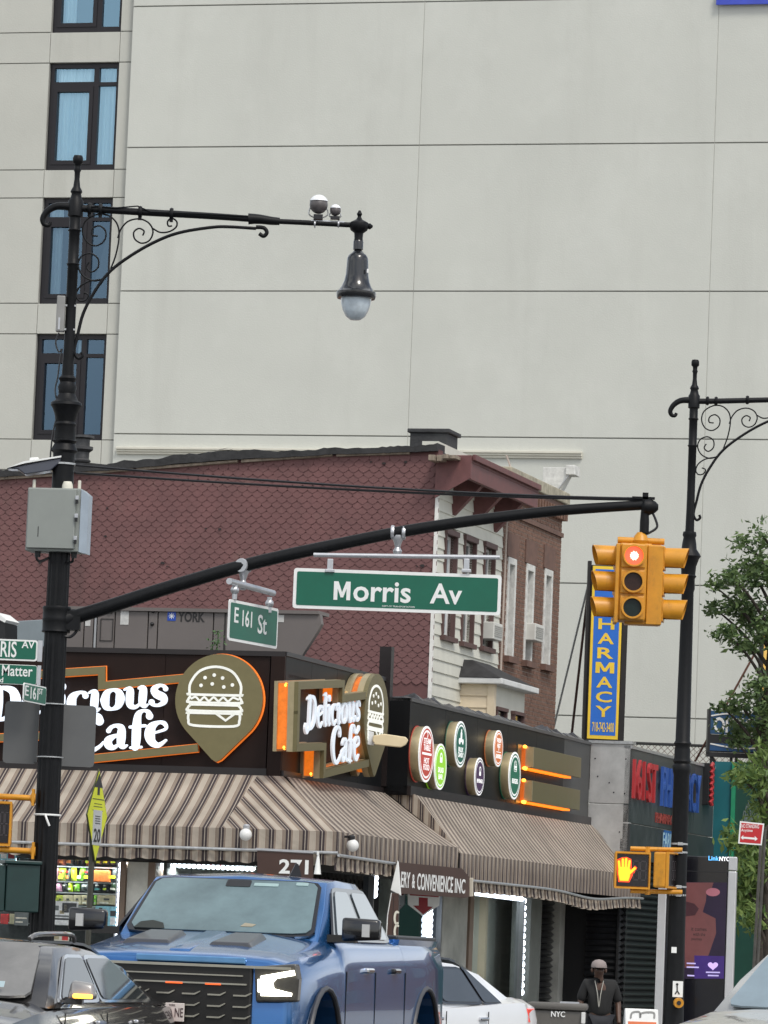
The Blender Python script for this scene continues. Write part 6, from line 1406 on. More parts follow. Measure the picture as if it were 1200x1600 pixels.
link('plate', MB().prism([(q(x, y).x, q(x, y).z) for x, y in ((637, 1395), (687, 1399), (686, 1415), (660, 1431), (637, 1413))], -.01, .01), WHT, ar)
rd = mat('dark_red_print', (.28, .012, .02), .5)
link('arrow', MB().prism([(q(x, y).x, q(x, y).z) for x, y in ((654, 1402), (668, 1403), (668, 1416), (676, 1417), (661, 1429), (645, 1415), (654, 1415))], -.013, -.0101).prism([(q(x, y).x, q(x, y).z) for x, y in ((640, 1396), (685, 1399), (685, 1402), (640, 1399))], -.013, -.0101), rd, ar)
# LED trims in the side windows
def leds(name_lab, fr_, pts, r, n, parent_label):
    t = thing('led_string', parent_label, 'lights', fr_.at(*pts[0]), 'cold white led strings in the shop windows'); q_ = Fr(t.matrix_world.translation, fr_.deg).p
    (x0, y0), (x1, y1) = pts; a, b = q_(x0, y0), q_(x1, y1)
    link('channel', MB().tube([a, b], .022, 6), SILV, t)
    for i in range(n):
        p_ = a.lerp(b, (i + .5) / n); me_ = MEL.get(r) or MEL.setdefault(r, link('led', MB().ball((0, 0, 0), r, 8), LEDW, mesh_only=True, smooth=True)); inst('led', me_, t, Matrix.Translation((p_.x, p_.y - .012, p_.z)))
MEL = {}
Fl = Fr(F2.M @ Vector((0, .025, 0)), 74)
leds('', Fl, ((586, 1350), (583, 1402)), .058, 6, 'vertical cold white led string just right of the pickup cab')
leds('', Fl, ((671, 1405), (669, 1470)), .058, 7, 'vertical cold white led string beneath the red arrow sign')
leds('', Fl, ((817, 1402), (813, 1556)), .056, 14, 'tall vertical led string down the right edge of the widest side window')
leds('', Fl, ((738, 1395), (816, 1405)), .040, 26, 'horizontal led string along the top of the widest side window')
leds('', Fl, ((745, 1390), (822, 1400)), .014, 26, 'thin dotted led line above the widest side window')
leds('', Fr(F1.M @ Vector((0, .2, 0)), -16), ((247, 1351), (398, 1358)), .035, 20, 'horizontal led string under the jars in the front window')
# ---- goods in the front windows
COLS = {'orange': (.85, .20, .04), 'coral': (.80, .22, .15), 'lime': (.60, .85, .03), 'charcoal': (.02, .025, .03), 'grey': (.10, .12, .12), 'dark green': (.03, .07, .03), 'green': (.20, .50, .04), 'maroon': (.20, .01, .02), 'tan': (.38, .33, .20), 'olive': (.30, .34, .04), 'pink': (.55, .28, .38), 'pale blue': (.22, .52, .62), 'cream': (.62, .60, .50), 'black': (.012, .012, .012), 'red': (.5, .02, .02), 'white': (.7, .72, .72), 'teal': (.05, .22, .22)}
FG = Fr(F1.M @ Vector((0, .25, 0)), -16)
PM_ = {c: mat('wrapper_' + c.replace(' ', '_'), v_, .35, var=.35, vs=16, coat=.4) for c, v_ in COLS.items()}
def packet(px0, px1, py0, py1, col, kind, label, lean=0.0, d=0.0, grp='goods in the shop windows'):
    f_ = FG.at((px0 + px1) / 2, py1, d); q_ = f_.p; t = thing(kind, label, kind.replace('_', ' '), f_, grp)
    w_ = (q_(px1, py1).x - q_(px0, py1).x) / 2; h_ = q_((px0 + px1) / 2, py0).z - q_((px0 + px1) / 2, py1).z
    n = 6; vs = []; fs = []
    bulge = .5 if kind in ('snack_bag', 'glove_pack') else 0
    if bulge:
        for j in range(n + 1):
            for i in range(n + 1):
                s_, u_ = i / n * 2 - 1, j / n; y = -.06 * (1 - s_ * s_) * (1 - (2 * u_ - 1) ** 4)
                vs.append((w_ * s_ * (1 - .06 * (1 - abs(2 * u_ - 1))) + lean * u_ * h_, y, u_ * h_))
        m_ = n + 1; fs = [(j * m_ + i, j * m_ + i + 1, (j + 1) * m_ + i + 1, (j + 1) * m_ + i) for j in range(n) for i in range(n)]
        k0 = len(vs); vs += [(w_ * a + lean * b * h_, .01, b * h_) for a, b in ((-1, 0), (1, 0), (1, 1), (-1, 1))]; fs += [(k0 + 3, k0 + 2, k0 + 1, k0)]
        link('wrapper', MB().add(vs, fs), PM_[col], t, smooth=True)
    else: link('carton', MB().box(-w_, w_, -.05, .05, 0, h_), PM_[col], t, bevel=.005)
    return t, w_, h_
def lbl(t, w_, h_, z0, z1, col, x0=-.8, x1=.8, y=-.072): link('label_panel', MB().box(w_ * x0, w_ * x1, y, y + .004, h_ * z0, h_ * z1), PM_[col], t)
rows = [
 (0, [(80, 92, 'coral'), (93, 103, 'coral'), (104, 115, 'grey'), (116, 124, 'charcoal'), (125, 133, 'charcoal'), (134, 142, 'orange'), (151, 160, 'charcoal'), (161, 172, 'charcoal'), (173, 185, 'charcoal')], 1330, 1352, 'top row'),
 (1, [(80, 90, 'pink'), (91, 103, 'olive'), (104, 110, 'grey'), (111, 120, 'lime'), (121, 130, 'green'), (131, 142, 'charcoal'), (172, 185, 'grey')], 1354, 1376, 'second row'),
 (2, [(80, 86, 'tan'), (87, 97, 'pink'), (98, 106, 'charcoal'), (107, 114, 'lime'), (115, 124, 'green'), (126, 142, 'grey'), (148, 160, 'charcoal'), (161, 170, 'charcoal'), (172, 185, 'dark green')], 1378, 1393, 'third row')]
ordn = ['first', 'second', 'third', 'fourth', 'fifth', 'sixth', 'seventh', 'eighth', 'ninth']
for ri, its, y0, y1, rn in rows:
    for k, (a, b, c) in enumerate(its):
        t, w_, h_ = packet(a, b, y0 + random.uniform(0, 2), y1, c, 'snack_bag', f'{c} wrapped packet, {ordn[k]} from the left in {rn} of the front window', lean=random.uniform(-.1, .25))
        if random.random() < .75: lbl(t, w_, h_, .15, .38, random.choice(['lime', 'cream', 'orange', 'teal', 'lime']), -.6, .6)
        if random.random() < .5: lbl(t, w_, h_, .6, .72, random.choice(['cream', 'grey', 'red']), -.5, .4)
t, w_, h_ = packet(148, 171, 1360, 1378, 'orange', 'hard_hat', 'bright orange rounded safety hat hanging in the front shop window', d=.1)
for k, (a, b, c) in enumerate(((80, 90, 'olive'), (91, 99, 'olive'), (100, 115, 'tan'), (116, 128, 'tan'), (129, 141, 'tan'), (148, 152, 'green'), (153, 183, 'tan'))):
    t, w_, h_ = packet(a, b, 1399, 1414, c, 'carton', f'{c} carton, {ordn[k]} from the left on the low shelf of front window'); lbl(t, w_, h_, .5, .68, 'charcoal', -.3, .3, -.054); lbl(t, w_, h_, .1, .3, 'cream', -.7, .2, -.054)
for k, (a, b, c) in enumerate(((122, 132, 'grey'), (133, 142, 'cream'), (2, 14, 'red'), (16, 28, 'tan'))):
    t, w_, h_ = packet(a, b, 1428, 1444, c, 'carton', f'{c} carton, {ordn[k]} of those in the bottom row of front window')
shv = thing('display_shelves', 'thin shelves carrying goods in the front shop window left of the post', 'shelf', FG.at(130, 1414)); q = FG.p; oo = FG.p(130, 1414)
for y in (1353.5, 1377.5, 1394.5, 1414.8, 1445): zz_ = q(130, y).z - oo.z; link('shelf', MB().box(q(0, y).x - oo.x, q(186, y).x - oo.x, -.04, .3, zz_ - .02, zz_ - .003), GALV, shv)
link('backing', MB().box(q(-10, 1400).x - oo.x, q(186, 1400).x - oo.x, .3, .34, q(130, 1470).z - oo.z, q(130, 1325).z - oo.z), mat('peg_board', (.05, .055, .055), .8, var=.6, vs=9, emit=.02), shv)
def shop_lamp(nm, fr_, u, yin, z, w_, pw):
    ld = bpy.data.lights.new(nm, 'AREA'); ld.shape = 'RECTANGLE'; ld.size = w_; ld.size_y = .12; ld.energy = pw; ld.color = (.90, .95, 1)
    lo = bpy.data.objects.new(nm, ld); COL.objects.link(lo); lo.matrix_world = fr_.M @ Matrix.Translation((u, yin, z)) @ Matrix.Rotation(R(-18), 4, 'X')
shop_lamp('window_led_light', F1, (c1(90, 1340).x), -.25 + .3, zW - .03, 2.6, 75)
shop_lamp('window_led_light', F1, (c1(320, 1340).x), .3, zW - .03, 1.4, 60)
shop_lamp('side_window_led_light', Fr(F2.M @ Vector((0, 0, 0)), 74), tF(775), .35, zW - .05, 1.6, 30)
def poster(a, b, c, d, col, lb, marks, dd=.28):
    f_ = FG.at((a + b) / 2, d, dd); q_ = f_.p; t = thing('window_poster', lb, 'poster', f_, 'posters stuck on the front window')
    x0, x1 = q_(a, d).x, q_(b, d).x; h_ = q_((a + b) / 2, c).z; link('sheet', MB().box(x0, x1, -.004, .0, 0, h_), PM_[col], t)
    for (u0, u1, v0, v1, cc) in marks: link('print', MB().box(x0 + (x1 - x0) * u0, x0 + (x1 - x0) * u1, -.007, -.0041, h_ * v0, h_ * v1), PM_[cc], t)
poster(78, 121, 1408, 1445, 'white', 'white poster with a dark photograph in the front window', [(.42, .94, .52, .93, 'charcoal'), (.5, .6, .6, .85, 'cream'), (.7, .8, .6, .8, 'grey'), (.05, .3, .6, .8, 'grey'), (.0, .95, .2, .28, 'charcoal'), (.0, .95, .33, .40, 'grey'), (.34, .5, .46, .6, 'tan')])
poster(148, 184, 1416, 1450, 'pale blue', 'pale blue poster with dark cups in the front window', [(.1, .35, .55, .8, 'charcoal'), (.65, .9, .55, .8, 'charcoal'), (.12, .34, .15, .5, 'white'), (.66, .9, .15, .5, 'white'), (.15, .3, .84, .92, 'black')])
poster(0, 25, 1331, 1344, 'pale blue', 'pale blue poster with red heart shapes above the green box', [(.05, .4, .2, .8, 'white'), (.5, .9, .2, .9, 'maroon')])
poster(22, 44, 1425, 1446, 'grey', 'grey notice in the window below the green box', [(.1, .9, .5, .6, 'cream'), (.1, .6, .2, .3, 'cream')])
poster(76, 108, 1459, 1470, 'cream', 'cream food poster low in the window above the grey car', [(.65, .95, .1, .9, 'red'), (.2, .5, .2, .8, 'tan')])
# jars in the second front window
for k in range(10):
    x = 256 + k * 14.6; col = ['grey', 'white', 'grey', 'white', 'red', 'red', 'red', 'grey', 'white', 'grey'][k]
    f_ = FG.at(x, 1352 + k * .3); t = thing('glass_jar', f'{"red" if col == "red" else "clear"} topped jar, {["first", "second", "third", "fourth", "fifth", "sixth", "seventh", "eighth", "ninth", "tenth"][k]} from the left above the led string', 'jar', f_, 'jars lined up in the second front window')
    link('body', MB().lathe([(.04, 0), (.045, .02), (.045, .09), (.025, .12), (.02, .14)], n=12), PM_[col], t, smooth=True); link('lid', MB().lathe([(.024, .14), (.024, .165)], n=12), SILV, t)
# things in the widest side window
FS = Fr(F2.M @ Vector((0, .9, 0)), 74)
for k, (x0, x1, y0, y1, c, lb) in enumerate(((740, 752, 1420, 1450, 'dark green', 'dark green bottle case deep in the side window'), (754, 764, 1425, 1470, 'teal', 'teal box deep in the side window'), (766, 776, 1440, 1480, 'grey', 'grey bundle deep in the side window'), (778, 792, 1425, 1520, 'maroon', 'tall maroon curtain roll in the side window'), (742, 760, 1480, 1520, 'tan', 'tan sack at the bottom of the side window'), (762, 776, 1490, 1530, 'dark green', 'dark green crate at the bottom of side window'))):
    q_ = FS.at((x0 + x1) / 2, y1); t = thing('stored_goods', lb, 'goods', q_, 'goods deep in the side window'); w_ = (q_.p(x1, y1).x - q_.p(x0, y1).x) / 2; h_ = q_.p((x0 + x1) / 2, y0).z
    link('carton', MB().box(-w_, w_, -.2, .2, 0, h_), PM_[c], t, bevel=.03); link('label_panel', MB().box(-w_ * .6, w_ * .5, -.206, -.201, h_ * .3, h_ * .6), PM_['cream' if k % 2 else 'grey'], t)

# ================================================================= TREES
def leaf_cloud(mb, c, r, n, size, long=2.0, droop=0.0):
    for _ in range(n):
        while True:
            v = Vector((random.uniform(-1, 1), random.uniform(-1, 1), random.uniform(-1, 1)))
            if .15 < v.length < 1: break
        p = Vector(c) + Vector((v.x * r[0], v.y * r[1], v.z * r[2])); s_ = size * random.uniform(.45, 1.45)
        u = Vector((random.uniform(-1, 1), random.uniform(-1, 1), random.uniform(-.8, .6) - droop)).normalized() * s_
        w_ = u.cross(Vector((random.uniform(-1, 1), random.uniform(-1, 1), random.uniform(-1, 1)))).normalized() * s_ / long
        m_ = p + u * .1 + Vector((0, 0, -.1 * s_))
        mb.add([p - u, m_ + w_, p + u, m_ - w_], [(0, 1, 2), (0, 2, 3)])
def foliage_mat(name, a, b):
    m = bpy.data.materials.new(name); m.use_nodes = True; t = m.node_tree; p = t.nodes['Principled BSDF']; p.inputs['Roughness'].default_value = .5; p.inputs['Specular IOR Level'].default_value = .35
    g_ = t.nodes.new('ShaderNodeNewGeometry'); r = t.nodes.new('ShaderNodeValToRGB'); r.color_ramp.elements[0].color = (*a, 1); r.color_ramp.elements[1].color = (*b, 1)
    t.links.new(g_.outputs['Random Per Island'], r.inputs['Fac']); t.links.new(r.outputs['Color'], p.inputs['Base Color'])
    o = t.nodes['Material Output']; tl = t.nodes.new('ShaderNodeBsdfTranslucent'); mx_ = t.nodes.new('ShaderNodeMixShader'); mx_.inputs[0].default_value = .25
    t.links.new(r.outputs['Color'], tl.inputs['Color']); t.links.new(p.outputs[0], mx_.inputs[1]); t.links.new(tl.outputs[0], mx_.inputs[2]); t.links.new(mx_.outputs[0], o.inputs['Surface'])
    return m
BARK = mat('tree_bark', (.05, .04, .032), .9, var=.4, vs=8, bump=.6, bs=20)
def tree(label, Y, trunk_px, blobs, cm, size, dens, long, seed, droop=0):
    random.seed(seed); f_ = Fr((front(Y).w(*trunk_px).x, Y, 0.0), 0); q_ = f_.p; k = Y / FPX; t = thing('tree', label, 'tree', f_)
    top_z = max(q_(x, y).z for x, y, rx, rz, n in blobs)
    tr = MB().tube([(0, 0, 0), (.05, 0, top_z * .35), (-.05, .05, top_z * .6), (.03, 0, top_z * .85), (0, 0, top_z)], [.17, .13, .10, .06, .02], 10); link('trunk', tr, BARK, t, smooth=True)
    cr = MB()
    for x, y, rx, rz, n in blobs:
        c = q_(x, y); c.y = random.uniform(-.6, .6); h0 = max(.6, c.z - abs(c.x) * .8 - .3)
        m_ = Vector((c.x * .5, c.y * .5, (h0 + c.z) / 2 + .1)); link('limb', MB().tube(spline([(0, 0, h0), tuple(m_), tuple(c)], 4), [.045 - .035 * i / 8 for i in range(9)], 6), BARK, t, smooth=True)
        for _ in range(n):      # sprigs: small leaf clusters along short twigs
            v = Vector((random.gauss(0, .45), random.gauss(0, .5), random.gauss(0, .45)))
            cc_ = (c.x + v.x * rx * k, c.y + v.y * rx * k * 1.2, c.z + v.z * rz * k)
            s_ = size * random.uniform(1.6, 3.0); leaf_cloud(cr, cc_, (s_, s_, s_ * .7), dens, size, long, droop)
    o = link('crown', cr, cm, t); return t
FM1 = foliage_mat('leaf_upper', (.045, .085, .035), (.17, .25, .09)); FM2 = foliage_mat('leaf_lower', (.06, .115, .03), (.23, .32, .09))
up = [(1165, 850, 22, 16, 22), (1190, 840, 26, 30, 26), (1140, 905, 30, 22, 50), (1120, 915, 14, 14, 14), (1175, 900, 34, 34, 80), (1200, 890, 40, 40, 70), (1150, 945, 34, 22, 60), (1118, 945, 16, 12, 18), (1180, 960, 34, 30, 80), (1130, 990, 24, 14, 34), (1160, 1005, 26, 16, 44), (1195, 985, 30, 30, 60),
      (1180, 1075, 24, 22, 50), (1150, 1100, 22, 16, 34), (1128, 1105, 14, 8, 10), (1190, 1110, 30, 26, 70), (1160, 1135, 26, 18, 50), (1192, 1150, 26, 22, 50), (1150, 1160, 14, 10, 16), (1240, 900, 50, 60, 90), (1250, 1080, 50, 60, 80)]
tree('tall leafy street tree at the right edge in front of the pale wall', 80, (1192, 1400), up, FM1, .06, 6, 2.3, 11)
lo = [(1180, 1215, 24, 24, 44), (1195, 1180, 16, 20, 24), (1160, 1215, 14, 12, 16), (1195, 1260, 20, 30, 44), (1150, 1320, 16, 22, 26), (1140, 1305, 12, 14, 10), (1175, 1350, 30, 26, 60), (1195, 1330, 20, 30, 44), (1160, 1385, 22, 20, 44), (1185, 1400, 24, 30, 70), (1170, 1430, 22, 16, 40), (1195, 1450, 20, 20, 30), (1240, 1300, 40, 80, 80)]
tree('lower brighter street tree behind the red parking sign', 70, (1200, 1500), lo, FM2, .085, 5, 3.4, 12, .5)
random.seed(5)
# ================================================================= VEHICLES
def paint(name, col, metal=.45, rough=.28, coat=.9, var=.03): return mat(name, col, rough, metal=metal, var=var, vs=1.2, coat=coat)
TYRE = mat('tyre_rubber', (.015, .015, .016), .8, var=.2); RIM = mat('alloy_rim', (.35, .35, .36), .3, metal=.8, var=.05)
CHRO = mat('chrome', (.65, .66, .68), .12, metal=.95, var=.02); GBLK = mat('gloss_black_trim', (.006, .006, .007), .15, var=0, coat=.6)
CGL = glass('car_glass', (.20, .23, .24), base=.10, refl=(.62, .74, .86)); CABIN = mat('cabin_interior', (.02, .02, .022), .8, var=.4, vs=5)
SEAT = mat('seat_fabric', (.035, .034, .034), .8, var=.3, vs=6)
def loft(st, n_=None):
    """st: (y, [(x, z) bottom to top centre]); mirrored and capped"""
    vs = []; k = len(st[0][1])
    for y, P_ in st:
        ring = [(x, z) for x, z in P_] + [(-x, z) for x, z in P_[::-1] if x > 1e-4]
        vs += [(x, y, z) for x, z in ring]
    m_ = len(vs) // len(st); fs = []
    for i in range(len(st) - 1):
        for j in range(m_): fs.append((i * m_ + j, i * m_ + (j + 1) % m_, (i + 1) * m_ + (j + 1) % m_, (i + 1) * m_ + j))
    fs.append(list(range(m_))[::-1]); fs.append([(len(st) - 1) * m_ + j for j in range(m_)])
    return MB().add(vs, fs)
def lerp_st(st, sub):
    ys = [tuple([y] + [c for p in P_ for c in p]) for y, P_ in st]; out = []
    for q_ in spline(ys, sub): out.append((q_[0], [(q_[1 + 2 * i], q_[2 + 2 * i]) for i in range((len(q_) - 1) // 2)]))
    return out
def patch(Q, u0, u1, v0, v1, off, shape=None, n=1):
    """inset panel on the quad Q (bl, br, tr, tl); offset along its normal"""
    bl, br, tr, tl = [Vector(a) for a in Q]; nrm = (br - bl).cross(tl - bl).normalized() * off
    f = lambda u, v: bl.lerp(br, u).lerp(tl.lerp(tr, u), v) + nrm
    pts = shape or [(u0, v0), (u1, v0), (u1, v1), (u0, v1)]
    rp = []
    m_ = len(pts)
    for i in range(m_):      # rounded corners
        a, b, c = pts[i - 1], pts[i], pts[(i + 1) % m_]
        for t in (0, .5, 1):
            p_ = [b[k] + (a[k] - b[k]) * .10 for k in (0, 1)]; r_ = [b[k] + (c[k] - b[k]) * .10 for k in (0, 1)]
            rp.append(tuple((1 - t) ** 2 * p_[k] + 2 * t * (1 - t) * b[k] + t * t * r_[k] for k in (0, 1)))
    V = [f(u, v) for u, v in rp]; k = len(V)
    V2 = [p - nrm.normalized() * .02 for p in V]
    return MB().add(V + V2, [list(range(k)), list(range(k, 2 * k))[::-1]] + [(i, (i + 1) % k, (i + 1) % k + k, i + k) for i in range(k)])
def wheel(root, x, y, r, w_=.24):
    wh = link('wheel', MB().lathe([(r * .62, -w_ / 2), (r * .95, -w_ / 2), (r, -w_ * .35), (r, w_ * .35), (r * .95, w_ / 2), (r * .62, w_ / 2)], (x, y, r), 28, 'X'), TYRE, root, smooth=True, ang=40)
    link('rim', MB().lathe([(r * .62, -w_ * .42), (r * .2, -w_ * .3), (r * .2, w_ * .3), (r * .62, w_ * .42)], (x, y, r), 28, 'X'), RIM, wh, smooth=True, ang=30)
def car(name, label, cat, fr_, P):
    """generic body; P holds sizes.  x lateral, y back from the nose, z up"""
    t = thing(name, label, cat, fr_); W, L_ = P['W'] / 2, P['L']; pm = P['paint']
    hz, cz, bz, tz = P['hood'], P['cowl'], P['belt'], P['trunk']; y1, y4 = P['cowl_y'], P['deck_y']; y2, y3, rz = P['roof_y0'], P['roof_y1'], P['roof']
    def sec(w_, zt, cr, zs): return [(w_ * .80, .22), (w_ * .95, .30), (w_, .55), (w_ * .995, zs - .12), (w_ * .955, zs), (w_ * .80, zt), (w_ * .4, zt + cr), (0, zt + cr * 1.2)]
    st = [(0.0, sec(W * .72, hz - .22, .0, hz - .30)), (.06, sec(W * .82, hz - .12, .02, hz - .2)), (.35, sec(W * .94, hz - .03, .03, hz - .08)), (.9, sec(W * .985, (hz + cz) / 2 + .01, .035, hz + .0)), (y1, sec(W, cz, .03, cz - .05)), ((y1 + y4) / 2, sec(W, bz, .0, bz - .03)), (y4, sec(W, tz, .0, tz - .05)), (L_ - .45, sec(W * .97, tz - .01, .01, tz - .07)), (L_ - .12, sec(W * .90, tz - .03, .01, tz - .10)), (L_, sec(W * .80, tz - .16, .0, tz - .22))]
    bo_ = link('body', loft(lerp_st(st, 4)), pm, t, smooth=True, ang=38)
    R_ = P.get('wr', .33)
    cut(bo_, MB().lathe([(R_ * 1.16, -2), (R_ * 1.16, 2)], (0, P['ax0'], R_), 32, 'X').lathe([(R_ * 1.16, -2), (R_ * 1.16, 2)], (0, P['ax1'], R_), 32, 'X'))
    for x in (-W + .12, W - .12):
        for y in (P['ax0'], P['ax1']): wheel(t, x, y, R_)
    link('floor', MB().box(-W + .3, W - .3, .3, L_ - .3, .2, .5), DARK, t)
    gb_, gt_ = W * .93, W * P.get('tumble', .70)
    B = [(-gb_, y1, cz - .02), (gb_, y1, cz - .02), (gb_, y4, tz - .02), (-gb_, y4, tz - .02)]; T_ = [(-gt_, y2, rz - .03), (gt_, y2, rz - .03), (gt_, y3, rz - .03), (-gt_, y3, rz - .03)]
    ro = loft([(y1, [(gb_, cz - .03), (gb_ - .02, cz - .02), (0, cz - .02)]), (y1 + (y2 - y1) * .5, [(gb_, cz - .03), ((gb_ + gt_) / 2, (cz + rz) / 2 + .0), (0, (cz + rz) / 2 + .015)]), (y2, [(gb_, bz - .03), (gt_, rz - .035), (0, rz - .0)]), ((y2 + y3) / 2, [(gb_, bz - .03), (gt_ * 1.0, rz - .02), (0, rz + .03)]), (y3, [(gb_, bz - .03), (gt_, rz - .05), (0, rz - .01)]), ((y3 + y4) / 2, [(gb_, bz - .03), (gt_ * 1.04, (rz + tz) / 2 + .04), (0, (rz + tz) / 2 + .08)]), (y4, [(gb_, tz - .03), (gb_ - .1, tz), (0, tz)])])
    link('roof_shell', ro, pm, t, smooth=True, ang=34, bevel=.02)
    # glass
    ws = ((-gb_ + .05, y1, cz + .0), (gb_ - .05, y1, cz + .0), (gt_ - .01, y2, rz - .0), (-gt_ + .01, y2, rz - .0))
    link('windscreen', patch(ws, .05, .95, .04, .92, .035), P.get('glass', CGL_D), t)
    link('rear_screen', patch(((gb_ - .08, y4, tz), (-gb_ + .08, y4, tz), (-gt_ + .02, y3, rz), (gt_ - .02, y3, rz)), .06, .94, .1, .9, .055), CGL_D, t)
    for s_ in (1, -1):
        sb = lambda y, z: (s_ * (gb_ + (gt_ - gb_) * max(0, min(1, (z - bz) / (rz - bz))) + .0), y, z)
        for (ya, yb, yc, yd) in P['windows']:      # bottom front, bottom rear, top rear, top front
            zt_ = rz - .10
            Q = [sb(ya, bz + .02), sb(yb, bz + .02), sb(yc, zt_), sb(yd, zt_)]
            if s_ < 0: Q = [Q[1], Q[0], Q[3], Q[2]]
            link('window_surround', patch(Q, -.03, 1.03, -.05, 1.06, .013), GBLK if P.get('dark_trim', True) else CHRO, t)
            link('side_window', patch(Q, 0.02, .98, 0.02, .98, .020), CGL_D, t)
        if s_ in P.get('skip_mirror', ()): continue
        mx_, my_ = s_ * (W + .06), y1 + .42
        mo = link('mirror', MB().hull8([(mx_ - .10, my_ - .06, bz + .03), (mx_ + .10, my_ - .04, bz + .04), (mx_ + .10, my_ + .07, bz + .04), (mx_ - .10, my_ + .07, bz + .03)], [(mx_ - .08, my_ - .03, bz + .17), (mx_ + .08, my_ - .02, bz + .15), (mx_ + .08, my_ + .06, bz + .15), (mx_ - .08, my_ + .06, bz + .17)]), P.get('mirror', pm), t, bevel=.03, smooth=True, ang=60)
        link('mirror_stalk', MB().box(min(s_ * (W - .08), mx_), max(s_ * (W - .08), mx_), my_, my_ + .05, bz, bz + .05), GBLK, mo)
        if P.get('blinker') and s_ > 0:
            link('turn_lamp', MB().box(mx_ - .05, mx_ + .09, my_ - .075, my_ - .045, bz + .045, bz + .075), mat('amber_turn_lamp', (1, .4, .02), .4, var=0, emit=4.5, ecol=(1, .42, .04)), mo, bevel=.01)
        link('headlight', patch(((s_ * W * .50 if s_ > 0 else s_ * W * .92, .04 if s_ > 0 else .16, hz - .26), (s_ * W * .92 if s_ > 0 else s_ * W * .50, .16 if s_ > 0 else .04, hz - .26), (s_ * W * .94 if s_ > 0 else s_ * W * .5, .30 if s_ > 0 else .06, hz - .12), (s_ * W * .5 if s_ > 0 else s_ * W * .94, .06 if s_ > 0 else .30, hz - .14)), 0, 1, 0, 1, .03), mat('headlight_glass', (.6, .62, .64), .1, coat=.8), t)
        tl2 = MB().hull8([(s_ * W * .60, L_ - .10, tz - .26), (s_ * W * .90, L_ - .22, tz - .26), (s_ * W * .985, L_ - .48, tz - .24), (s_ * W * .6, L_ - .2, tz - .26)], [(s_ * W * .60, L_ - .08, tz - .10), (s_ * W * .88, L_ - .16, tz - .10), (s_ * W * .965, L_ - .50, tz - .10), (s_ * W * .6, L_ - .2, tz - .10)])
        link('tail_lamp', tl2, mat('red_tail_lamp', (.5, .015, .01), .2, var=0, coat=.8, emit=.5, ecol=(1, .05, .02)), t, bevel=.01)
        for yy in P.get('handles', ()): link('door_handle', MB().box(s_ * W - .012 if s_ > 0 else -W - .03, s_ * W + .03 if s_ > 0 else -W + .012, yy, yy + .19, bz - .15, bz - .115), P.get('handle_m', pm), t, bevel=.012)
        for yy in P.get('shuts', ()): link('door_gap', MB().box(s_ * W - .006 if s_ > 0 else -W - .002, s_ * W + .002 if s_ > 0 else -W + .006, yy, yy + .008, .4, bz - .06), DARK, t)
    link('dashboard', MB().box(-gb_ + .1, gb_ - .1, y1 + .25, y1 + .6, bz - .3, bz - .02), CABIN, t)
    return t
CGL_D = mat('dark_car_glass', (.025, .030, .032), .06, var=.25, vs=2, coat=.6, spec=.8)
CGL_M = mat('hazy_windscreen', (.17, .165, .155), .12, var=.35, vs=1.6, coat=.7, spec=.7)

# --- grey sedan at left (drives towards the camera, indicator lit)
gsed = car('grey_car', 'dark grey car at bottom left with orange mirror indicator lit', 'car', Fr((-3.28, 29.8, 0), -12), dict(W=1.84, L=4.85, hood=.98, cowl=1.06, belt=1.06, trunk=1.08, roof=1.48, cowl_y=1.32, roof_y0=2.0, roof_y1=3.0, deck_y=4.55, ax0=.95, ax1=3.8, paint=paint('dark_grey_paint', (.040, .038, .038), .4, .20, 1),
    windows=[(1.62, 2.62, 2.55, 2.12), (2.70, 4.05, 3.25, 2.63)], shuts=(1.55, 2.65), handles=(2.35, 3.4), blinker=True, dark_trim=False, glass=CGL_M, mirror=paint('silver_mirror', (.30, .29, .28), .5, .3), handle_m=CHRO, tumble=.74))
RAILM = paint('rail_satin', (.22, .21, .20), .7, .35)
rr_ = MB().tube(spline([(.52, 1.95, 1.50), (.54, 2.1, 1.535), (.54, 2.9, 1.545), (.52, 3.1, 1.50)], 4), .018, 8)
link('roof_rail', rr_, RAILM, gsed, smooth=True); link('roof_rail', MB().tube(spline([(-.52, 1.95, 1.50), (-.54, 2.1, 1.535), (-.54, 2.9, 1.545), (-.52, 3.1, 1.50)], 4), .014, 8), RAILM, gsed, smooth=True)
link('wiper', MB().tube([(-.6, 1.36, 1.10), (.55, 1.40, 1.11)], .01, 5), BLK, gsed)
for k, (a, b) in enumerate(((.28, .42), (.45, .53))): link('windscreen_sticker', MB().add([(a, 1.395, 1.125), (b, 1.395, 1.125), (b, 1.425, 1.165), (a, 1.425, 1.165)], [(0, 1, 2, 3)]), mat('pale_sticker', (.35, .45, .48), .5), gsed, M=Matrix.Translation((0, -.055, .04)))
# --- white sedan behind the pickup
car('white_car', 'white sedan partly hidden behind the blue pickup', 'car', Fr((-1.20, 42.2, 0), -27), dict(W=1.82, L=5.08, hood=.92, cowl=1.02, belt=1.02, trunk=1.10, roof=1.47, cowl_y=1.3, roof_y0=2.0, roof_y1=3.25, deck_y=4.35, ax0=.95, ax1=3.75, paint=mat('pearl_white_paint', (.78, .79, .80), .3, var=.02, coat=.9),
    windows=[(1.62, 2.60, 2.52, 2.15), (2.68, 3.55, 3.30, 2.60), (3.60, 4.02, 3.42, 3.36)], shuts=(2.64, 3.6), handles=(2.35, 3.38), handle_m=CHRO, dark_trim=True, tumble=.72))
